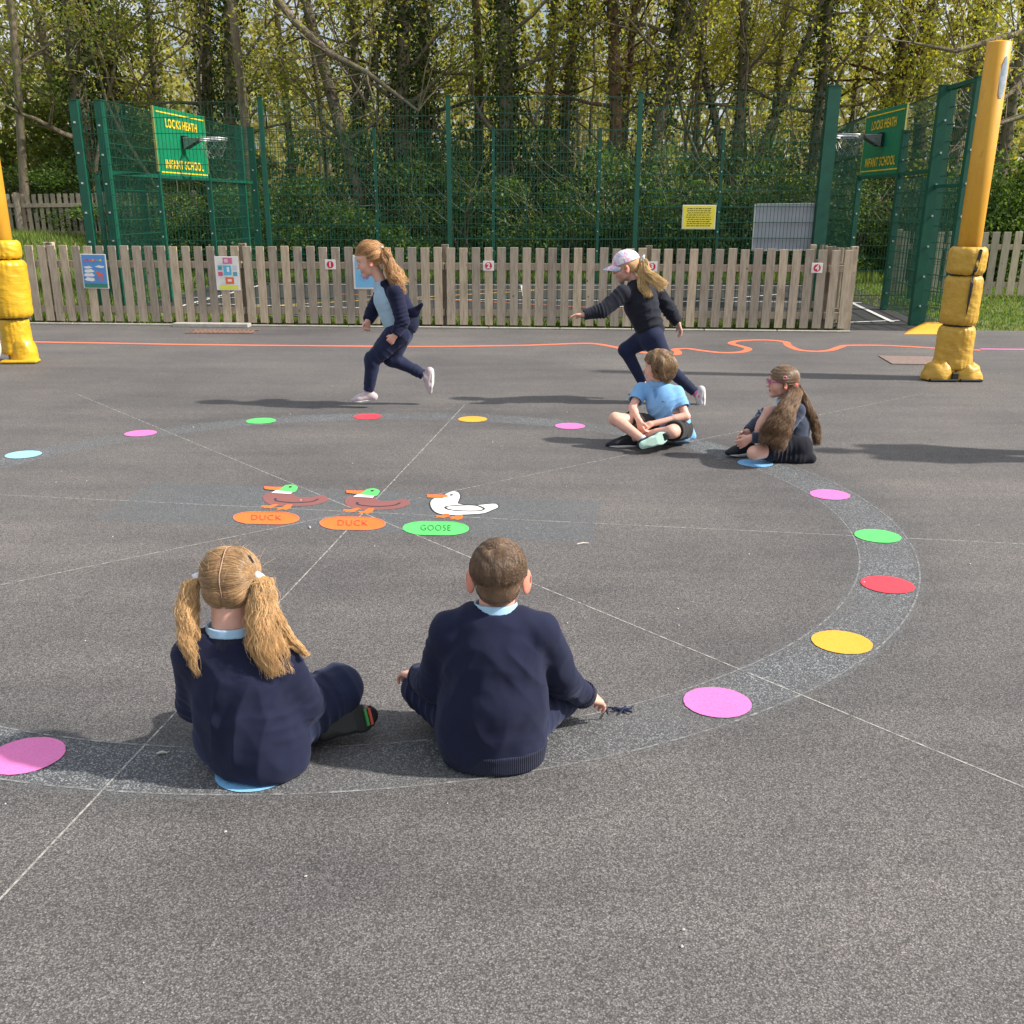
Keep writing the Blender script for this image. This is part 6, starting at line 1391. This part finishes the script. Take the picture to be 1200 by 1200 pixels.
# ---------------------------------------------------------------- girl with glasses
def girl_glasses():
    root = person(1.75, 6.3, 'girl with pink glasses and very long brown bunches sitting side-on, hugging her knee')
    P_ = lambda x, y, D: V3(PD(x, y, D)); tf = unit((-1, 0, .1))
    J = dict(pelvis=P_(926, 530, 6.36), chest=P_(929, 495, 6.38), neck=P_(922, 467, 6.38), tf=tf, shL=P_(934, 482, 6.28), shR=P_(925, 480, 6.50), elR=P_(895, 487, 6.52), elL=P_(915, 513, 6.20), wrL=P_(880, 513, 6.22), wrR=P_(876, 506, 6.40),
             hipL=P_(922, 533, 6.30), hipR=P_(922, 533, 6.42), knR=P_(902, 484, 6.42), anR=P_(876, 520, 6.40), knL=P_(884, 530, 6.18), anL=P_(912, 538, 6.40), ftL=A3([.8, .5, 0]), fuL=A3([0, -.3, .9]), ftR=A3([-1, -.15, -.06]), fuR=A3([0, 0, 1]),
             handL=(A3([-.75, .15, -.55]), A3([-.1, .95, -.1]), .40), handR=(A3([-.75, -.3, -.5]), A3([-.3, -.8, -.4]), .40))
    J['pelvis'][2] = .11; J['hipL'][2] = J['hipR'][2] = .10; J['knL'][2] = .075; J['anL'][2] = .045; J['anR'][2] = .075
    hd = (P_(916, 447, 6.36), frame((-1, .0, -.02)), 1.0)
    link('body', body(J, hd), M_skin, root)
    c, Rm, s = hd; at_ = lambda x, y, z: c + Rm @ A3([x, y, z])
    mg = simple('magenta_frames', (.42, .03, .22), .35)
    mb = MB()
    for e in (-1, 1):
        mb.tube([at_(e * .029 + .020 * math.cos(a), .080 - .05 * abs(e * .029 + .02 * math.cos(a)) ** 1.5, .0 + .0145 * math.sin(a)) for a in np.linspace(0, 2 * math.pi, 25)[:-1]], .0019, 6, closed=True)
        mb.tube([at_(e * .049, .078, .004), at_(e * .066, .06, .004), at_(e * .074, -.005, .003)], .0020, 6)
    mb.tube([at_(-.009, .083, .002), at_(0, .0865, .005), at_(.009, .083, .002)], .0017, 6); mb.build('glasses', mg, root, smooth=True)
    f = Field(J['pelvis'] - [.55, .35, .13], J['pelvis'] + [.25, .35, .36], .0045)
    f.cap(J['pelvis'] + [.015, 0, .03], J['chest'] + [.01, 0, -.02], .105, .108, .03, tf, .85); f.cap(J['chest'] + [.01, 0, -.02], J['neck'] + [.01, 0, -.05], .105, .068, .03, tf, .8); f.cap(J['shL'], J['shR'], .045, .045, .03); sleeves(f, J, (.046, .044, .034), .02)
    f.cap(J['neck'] + [-.005, 0, -.02], J['neck'] + [-.03, 0, .1], .044, .06, .006, op='s'); f.cut((0, 0, .03), (0, 0, -1))
    garment('cardigan', f, M_cardi, root, arm_folds(J, .006) + [(J['pelvis'], J['chest'], .4, .5, .006, .05, .13, 81)], .003, 34)
    collar(root, J['neck'] + A3([-.010, 0, -.002]), (-.35, 0, 1), .044, .032, M_collar, th=.012)
    f = Field(J['pelvis'] - [.35, .28, .13], J['pelvis'] + [.25, .28, .16], .0045); f.cap(J['pelvis'] + [.03, -.07, -.03], J['pelvis'] + [.03, .07, -.03], .088, .088, .03); f.cap(J['hipL'], J['hipL'] * .5 + J['knL'] * .5, .082, .072, .03); f.cap(J['hipR'], J['hipR'] * .55 + J['knR'] * .45, .080, .070, .03); f.cap(J['pelvis'] + [.0, -.13, -.085], J['pelvis'] + [.10, -.12, -.085], .022, .03, .03); f.cap(J['pelvis'] + [-.1, -.13, -.09], J['pelvis'] + [.03, -.14, -.085], .016, .024, .03)
    f.cut((0, 0, .004), (0, 0, -1)); garment('skirt', f, M_skirt, root, [(J['pelvis'] + [-.1, -.1, -.05], J['pelvis'] + [.1, -.1, -.05], .5, .7, .010, .03, .12, 91)], .005, 39)
    a, kk = J['anR'], J['knR']; f = Field(a - .12, a + .12, .003); f.cap(a, a + (kk - a) * .17, .029, .033, .003); f.cut(a + (kk - a) * .16, kk - a); garment('sock', f, M_sockd, root, smooth=1)
    f = Field(a - .12, a + .12, .003); q = a + (kk - a) * .17; f.cap(q, q + (kk - a) * .10, .033, .032, .002); f.cut(q + (kk - a) * .085, kk - a); f.cut(q, a - kk); garment('pink_sock_top', f, M_pinks, root, smooth=1)
    shoes(J, root, M_shoe, M_sole)
    sh_ = hair_shell(hd, .003, low=-.055, m=H_fawn, parent=root, fringe_z=.045, side_low=-.025)
    rs = np.random.RandomState(15); TL = A3([-.62, -.70, -.42]); TR_ = A3([.62, -.70, -.42]); U = hair_region(12000, rs, low=-.055, fringe_z=.045, side_low=-.025); B = np.where(U[:, :1] < 0, TL[None], TR_[None]) + rs.randn(len(U), 3) * .04
    P9 = slerp(U, B, 9); P = scalp(hd, P9, .006 + .006 * np.sin(np.linspace(0, math.pi, 9))[None] + .0015 * np.sin(P9[..., 2] * 30)); strands(P, .0010, .0007, 'hair_strands', H_fawn, sh_)
    near, farr = scalp(hd, TL[None], .010)[0], scalp(hd, TR_[None], .010)[0]
    for T0, nm, n, gd, pr in ((near, 'bunch', 7000, [near, near + A3([.0, -.02, -.03]), P_(918, 487, 6.14), P_(908, 507, 6.12), P_(904, 524, 6.10)], [.010, .030, .060, .088, .070]), (farr, 'bunch', 2200, [farr, farr + A3([.03, -.03, -.02]), P_(950, 485, 6.34), P_(957, 505, 6.32), P_(957, 522, 6.30)], [.010, .016, .020, .022, .014])):
        mb = MB(); mb.tube([T0 + A3([-.004, .006, .008]), T0 + A3([.004, -.008, -.008])], .015, 10); mb.build('hair_tie', M_tiep, root, smooth=True); strands(tail(T0, gd, n, rs, pr, .015, 20, 22, .6), .0010, .0004, nm, H_chest, root)
    mb = MB(); q = scalp(hd, A3([[-.95, .18, .18]]), .014)[0]; mb.tube([q + A3([.010 * math.cos(a), -.002, .009 * math.sin(a)]) for a in np.linspace(0, 6.28, 13)[:-1]], .004, 6, closed=True); mb.build('hair_flower', simple('pale_pink', (.55, .22, .22), .6), root, smooth=True)
    return root
# ---------------------------------------------------------------- first runner
def runner_one():
    root = person(-1.0, 8.1, 'running girl with windblown ginger blonde hair, light blue front and navy sleeves')
    P_ = lambda x, y, D=8.1: V3(PD(x, y, D)); tf = unit((-1, 0, -.35))
    J = dict(pelvis=P_(470, 388), chest=P_(457, 351), neck=P_(447, 331), tf=tf, shL=P_(463, 343, 7.98), shR=P_(449, 343, 8.22), elL=P_(472, 376, 7.96), wrL=P_(463, 393, 7.94), elR=P_(436, 366, 8.26), wrR=P_(431, 376, 8.20),
             hipL=P_(467, 390, 8.05), hipR=P_(470, 392, 8.16), knL=P_(437, 421, 8.04), anL=P_(432, 461, 8.04), knR=P_(458, 420, 8.16), anR=P_(499, 440, 8.18), ftL=A3([-1, 0, -.12]), fuL=A3([-.12, 0, 1]), ftR=A3([-.05, 0, -1]), fuR=A3([-1, 0, .1]),
             handL=(A3([-.6, 0, -.7]), A3([-.2, .9, -.1]), 1.1), handR=(A3([-.2, 0, -.95]), A3([.3, -.9, 0]), 1.1))
    hd = (P_(432, 305), frame((-1, -.10, -.30)), 1.16)
    link('body', body(J, hd), M_skin, root); lo = J['pelvis'] - [.55, .35, .35]; hi = J['pelvis'] + [.5, .35, .50]
    f = Field(lo, hi, .0045); f.cap(J['pelvis'] + [-.03, 0, .07], J['chest'] + [-.015, 0, 0], .112, .112, .03, tf, .98); f.cap(J['chest'] + [-.01, 0, 0], J['neck'] + [0, 0, -.030], .108, .066, .03, tf, .9); f.cap(J['neck'] + [0, 0, -.03], J['neck'] + [0, 0, .018], .056, .052, .02); f.cut(J['neck'] + [0, 0, .018], (-.2, 0, 1), .07); f.cap(J['neck'] + [0, 0, -.005], J['neck'] + [0, 0, .1], .047, .055, .003, op='s'); f.cut(J['pelvis'] + [-.02, 0, .030], (.1, 0, -1), .2)
    garment('light_blue_front', f, M_polo2, root, [(J['pelvis'], J['chest'], .5, .5, .006, .05, .13, 101)], .0025, 44)
    bk = -tf * .026; f = Field(lo, hi, .0045); f.cap(J['pelvis'] + bk + [.01, 0, .07], J['chest'] + bk + [.005, 0, 0], .116, .116, .02, tf, .92); f.cap(J['chest'] + bk, J['neck'] + bk + [0, 0, -.03], .112, .072, .02, tf, .88); f.cap(J['shL'], J['shR'], .050, .050, .03); sleeves(f, J, (.058, .052, .038), .02)
    f.cap(J['neck'] + [0, 0, -.02], J['neck'] + [0, 0, .1], .054, .062, .004, op='s'); f.cut(J['pelvis'] + [0, 0, .03], (.1, 0, -1), .11)
    # leave the blue front showing: open the navy layer towards the chest between the arms
    f.cap(J['pelvis'] + tf * .10 + [0, 0, .05], J['neck'] + tf * .085 + [0, 0, .0], .088, .05, .01, (0, 1, 0), 1.35, op='s')
    f.cap(J['pelvis'] + [.07, -.03, .13], P_(480, 368, 8.02), .04, .026, .02, (0, 1, 0), .5); f.cap(P_(478, 368, 8.02), P_(492, 359, 7.98), .026, .012, .02, (0, 1, 0), .4)
    sleeves(f, J, (.058, .052, .038), .012)
    garment('navy_jumper', f, M_navy, root, arm_folds(J, .006) + [(J['pelvis'], J['chest'], .4, .5, .005, .05, .13, 102)], .003, 47)
    f = Field(lo, hi, .004); f.cap(P_(474, 368, 8.0), P_(486, 366, 7.98), .040, .034, .02, (0, 1, 0), .5); f.cap(P_(486, 366, 7.98), P_(494, 357, 7.96), .034, .016, .02, (0, 1, 0), .4); garment('flying_hem', f, M_navy, root, broad=.003)
    lo = J['pelvis'] - [.45, .3, .66]; hi = J['pelvis'] + [.35, .3, .2]; f = Field(lo, hi, .0045); f.cap(J['pelvis'] + [-.01, 0, .035], J['pelvis'] + [.0, 0, -.01], .085, .092, .03, tf, .9)
    for S in 'LR': f.cap(J['hip' + S], J['kn' + S], .092, .064, .03); f.cap(J['kn' + S], J['an' + S] + (J['kn' + S] - J['an' + S]) * .06, .060, .038, .02); f.cut(J['an' + S] + (J['kn' + S] - J['an' + S]) * .08, J['an' + S] - J['kn' + S], .07)
    garment('trousers', f, M_navy2, root, [(J['hipL'], J['knL'], .8, .4, .004, .05, .09, 111), (J['knL'], J['anL'], .8, .3, .004, .04, .07, 112), (J['knR'], J['anR'], .85, .3, .004, .04, .07, 113)], .0055, 49)
    shoes(J, root, M_shoew, M_sole)
    sh_ = hair_shell(hd, .005, low=-.035, m=H_red, parent=root, fringe_z=.052, side_low=-.012, amp=.003); rs = np.random.RandomState(22); T_ = A3([-.25, -.86, .30]); U = hair_region(8000, rs, low=-.035, fringe_z=.052, side_low=-.012); P9 = slerp(U, np.tile(T_, (len(U), 1)) + rs.randn(len(U), 3) * .05, 9)
    strands(scalp(hd, P9, .010 + .020 * np.sin(np.linspace(0, math.pi, 9))[None] * (.4 + rs.rand(len(U), 1)) + .003 * np.sin(P9[..., 2] * 20)), .0011, .0007, 'hair_strands', H_red, sh_)
    T0 = scalp(hd, T_[None], .012)[0]; mb = MB(); mb.tube([T0, T0 + A3([.018, -.01, .002])], .014, 8); mb.build('hair_tie', M_tie, root, smooth=True)
    gd = [T0, T0 + A3([.035, -.02, -.012]), P_(458, 318, 8.02), P_(465, 333, 8.0), P_(471, 345, 7.98)]; strands(tail(T0, gd, 2200, rs, [.010, .028, .036, .040, .036], .015, 18, 20, .6), .0011, .0004, 'ponytail', H_red, root)
    gd = [T0 + A3([.02, 0, .0]), P_(456, 308, 8.1), P_(463, 322, 8.1), P_(470, 335, 8.05)]; strands(tail(T0, gd, 600, rs, [.01, .035, .06, .07], .016, 14, 16, .5), .0009, .0005, 'loose_wisps', H_gold, root)
    return root
# ---------------------------------------------------------------- second runner, with cap
def runner_two():
    root = person(1.05, 8.3, 'running girl in pale patterned cap and dark sweatshirt reaching out her arm')
    P_ = lambda x, y, D=8.3: V3(PD(x, y, D)); tf = unit((-.9, .42, -.3))
    J = dict(pelvis=P_(762, 392), chest=P_(751, 356), neck=P_(745, 331), tf=tf, shL=P_(730, 344, 8.20), shR=P_(769, 341, 8.40), elL=P_(706, 364, 8.16), wrL=P_(684, 369, 8.14), elR=P_(785, 364, 8.46), wrR=P_(795, 379, 8.42),
             hipL=P_(765, 396, 8.24), hipR=P_(757, 396, 8.36), knR=P_(733, 410, 8.34), anR=P_(755, 452, 8.34), knL=P_(783, 431, 8.24), anL=P_(817, 462, 8.22), ftR=A3([-1, 0, -.2]), fuR=A3([-.2, 0, 1]), ftL=A3([.05, .1, -1]), fuL=A3([-1, .0, -.1]),
             handL=(A3([-1, 0, -.02]), A3([.1, -.2, -.95]), .22), handR=(A3([.35, 0, -.95]), A3([-.9, -.2, -.2]), .30))
    J['anR'][2] = max(.07, J['anR'][2]); hd = (P_(733, 312.5), frame((-1, .08, -.22)), 1.13)
    link('body', body(J, hd, skin=SK * .86), M_skin, root); lo = J['pelvis'] - [.72, .35, .25]; hi = J['pelvis'] + [.4, .4, .50]
    f = Field(lo, hi, .0045); f.cap(J['pelvis'] + [-.0, 0, .045], J['chest'], .112, .138, .03, tf, .98); f.cap(J['chest'], J['neck'] + [.01, 0, -.032], .132, .08, .03, tf, .95); f.cap(J['shL'], J['shR'], .052, .052, .03); sleeves(f, J, (.064, .056, .040), .025); f.cap(J['neck'] + [.01, 0, -.03], J['neck'] + [0, 0, .015], .056, .050, .02)
    f.cap(J['neck'] + [-.003, 0, -.01], J['neck'] + [-.02, 0, .1], .044, .06, .004, op='s'); f.cut(J['pelvis'] + [0, 0, .0], (0, 0, -1), .16)
    garment('sweatshirt', f, M_charc, root, arm_folds(J, .007) + [(J['pelvis'], J['chest'], .5, .6, .009, .07, .15, 121), (J['shR'], J['pelvis'], .5, .5, .008, .06, .14, 122)], .004, 54)
    collar(root, J['neck'] + A3([-.012, 0, .008]), (-.3, 0, 1), .042, .03, M_collar, th=.010)
    lo = J['pelvis'] - [.35, .3, .66]; hi = J['pelvis'] + [.55, .3, .15]; f = Field(lo, hi, .0045); f.cap(J['pelvis'] + [0, 0, .03], J['pelvis'] + [.0, 0, -.02], .100, .108, .03, tf, .95)
    for S in 'LR': f.cap(J['hip' + S], J['kn' + S], .090, .056, .03); f.cap(J['kn' + S], J['an' + S] + (J['kn' + S] - J['an' + S]) * .06, .054, .036, .02); f.cut(J['an' + S] + (J['kn' + S] - J['an' + S]) * .09, J['an' + S] - J['kn' + S], .07)
    garment('leggings', f, M_navy2, root, [(J['knL'], J['anL'], .5, .8, .003, .04, .07, 131)], .002, 59)
    shoes(J, root, M_shoeg, M_sole)
    a, kk = J['anL'], J['knL']; f = Field(a - .1, a + .1, .003); f.cap(a - (kk - a) * .04, a + (kk - a) * .08, .033, .031, .003); garment('pink_sock', f, M_pinks, root, smooth=1)
    # cap: panelled crown and curved peak
    mt, nt, b = nodes('patterned_cap_cloth'); c_o = coords(nt); nn = noise_(nt, c_o, 19, 2, .5); n2 = noise_(nt, coords(nt, 'Object', (1.7, 1, 1)), 16, 2, .5)
    col = ramp(nt, nn, [(.38, (.74, .76, .80)), (.43, (.78, .26, .44)), (.50, (.76, .74, .78)), (.56, (.25, .58, .55)), (.60, (.74, .72, .78))]); nt.links.new(mix(nt, ramp(nt, n2, [(.55, (0, 0, 0)), (.6, (1, 1, 1))]), col, (.46, .46, .72)), b.inputs['Base Color']); b.inputs['Roughness'].default_value = .8
    c, Rm, s = hd; at_ = lambda x, y, z: c + Rm @ (A3([x, y, z]) * s); f = Field(c - .2, c + .2, .0036); f.ell(at_(0, -.010, .030), A3([.079, .097, .083]) * s, Rm, .01); f.cut(at_(0, 0, .026), -Rm[:, 2] - .12 * Rm[:, 1]); f.ell(at_(0, -.010, .020), A3([.071, .089, .074]) * s, Rm, .002, op='s')
    cap_ = garment('cap', f, mt, root, smooth=1)
    mb = MB(); rows = 9; cols_ = 13; vs = []
    for lay in (0, 1):
        for i in range(rows):
            for j in range(cols_):
                u = j / (cols_ - 1) * 2 - 1; t = i / (rows - 1); a = u * 1.15; rx, ry = .074, .090; x = rx * math.sin(a) * (1 - .12 * t); y = ry * math.cos(a) * 1.0 - .008 + t * .072 * math.sqrt(max(0, 1 - (u * .98) ** 2)); z = .034 - .030 * u * u - .020 * t + .0 - lay * .0035; vs.append(at_(x, y, z))
    n = rows * cols_; fs = []
    for i in range(rows - 1):
        for j in range(cols_ - 1): a = i * cols_ + j; q = (a, a + 1, a + cols_ + 1, a + cols_); fs += [q, tuple(k + n for k in q[::-1])]
    ring = [i for i in range(cols_)] + [i * cols_ + cols_ - 1 for i in range(1, rows)] + [(rows - 1) * cols_ + j for j in range(cols_ - 2, -1, -1)] + [i * cols_ for i in range(rows - 2, 0, -1)]
    for k in range(len(ring)): a, b_ = ring[k], ring[(k + 1) % len(ring)]; fs.append((b_, a, a + n, b_ + n))
    mb.add(vs, fs); mb.build('peak', mt, cap_, smooth=True)
    rs = np.random.RandomState(31); sh_ = hair_shell(hd, .005, low=-.04, m=H_blond, parent=root, fringe_z=.03, side_low=-.01)
    T0 = at_(-.012, -.098, .010); mb = MB()
    for q in ((.03, .03), (.012, -.03)): mb.ell = None; p = T0 + A3([.012 + q[0] * .4, -.012, .02 + q[1] * .2]); mb.tube([T0 + A3([.004, -.008, .004]), p, p + A3([.010, 0, .030 if q[1] > 0 else -.012])], [.006, .017, .004], 8)
    mb.build('bow', simple('bow_print', (.5, .52, .52), .7, .6, 60), root, smooth=True)
    gd = [T0, T0 + A3([.03, -.02, .008]), P_(758, 321, 8.2), P_(768, 329, 8.17), P_(779, 337, 8.15)]; strands(tail(T0, gd, 1500, rs, [.010, .026, .036, .044, .050], .010, 14, 13, .6), .0013, .0005, 'ponytail', H_light, root)
    gd = [T0, T0 + A3([.02, -.02, -.01]), P_(752, 333, 8.2), P_(757, 342, 8.18), P_(759, 349, 8.16)]; strands(tail(T0, gd, 1400, rs, [.010, .024, .032, .038, .038], .010, 14, 13, .55), .0013, .0005, 'ponytail_lower_lock', H_light, root)
    return root
def shadow_adult():  # out-of-view figure of guessed shape, added only to throw the tarmac shadow band
    root = person(3.98, 6.35, 'unseen stand-in adult beyond the right edge, added to cast a shadow band'); o = A3([3.98, 6.35, 0]); z = lambda a, b, c: o + A3([a, b, c])
    J = dict(pelvis=z(0, 0, .90), chest=z(0, 0, 1.22), neck=z(0, 0, 1.45), tf=unit((-1, 0, 0)), shL=z(0, -.17, 1.38), shR=z(0, .17, 1.38), elL=z(.03, -.22, 1.10), elR=z(.03, .22, 1.10), wrL=z(-.06, -.20, .88), wrR=z(-.06, .20, .88), hipL=z(0, -.09, .88), hipR=z(0, .09, .88), knL=z(-.02, -.10, .47), knR=z(-.02, .11, .47), anL=z(0, -.10, .08), anR=z(0, .12, .08),
             ftL=A3([-1, -.1, 0]), fuL=A3([0, 0, 1]), ftR=A3([-1, .1, 0]), fuR=A3([0, 0, 1]), handL=(A3([0, 0, -1]), A3([0, 1, 0]), .3), handR=(A3([0, 0, -1]), A3([0, -1, 0]), .3))
    hd = (z(-.02, 0, 1.60), frame((-1, 0, 0)), 1.15); link('body', body(J, hd, h=.006), M_skin, root)
    f = Field(z(-.3, -.4, .8), z(.3, .4, 1.6), .007); f.cap(J['pelvis'], J['chest'], .16, .17, .03, J['tf'], .75); f.cap(J['chest'], J['neck'] - A3([0, 0, .06]), .16, .09, .03, J['tf'], .75); sleeves(f, J, (.065, .055, .045), .03); garment('coat', f, M_charc, root, arm_folds(J), .004, 3)
    f = Field(z(-.3, -.35, .05), z(.3, .35, 1.0), .007); f.cap(J['hipL'], J['hipR'], .13, .13, .03)
    for S in 'LR': f.cap(J['hip' + S], J['kn' + S], .10, .075, .02); f.cap(J['kn' + S], J['an' + S], .075, .06, .02)
    garment('trousers', f, M_navy2, root, (), .003, 4); shoes(J, root, M_shoe, M_soled); hair_shell(hd, .012, m=H_brown, parent=root)
boy_front(); shadow_adult(); girl_front(); boy_polo(); girl_glasses(); runner_one(); runner_two()
# limp dark string the crew cut boy holds
q = G(735, 832); mb = MB(); h0 = Vector((.302, 2.83, .055))
mb.tube([h0, Vector((.315, 2.84, .02)), G(712, 829, .006), G(722, 830, .006), G(733, 833, .006)], .0028, 6)
rng = random.Random(2)
for k in range(9):
    p = G(727 + rng.uniform(-3, 3), 832, .006); mb.tube([p, p + Vector((rng.uniform(-.02, .03), rng.uniform(-.025, .03), .004)), p + Vector((rng.uniform(-.03, .04), rng.uniform(-.03, .03), 0))], .0026, 5)
mb.build('frayed_string', M_navy2, label='short frayed navy string trailing on the tarmac from the crew cut boy', cat='string')
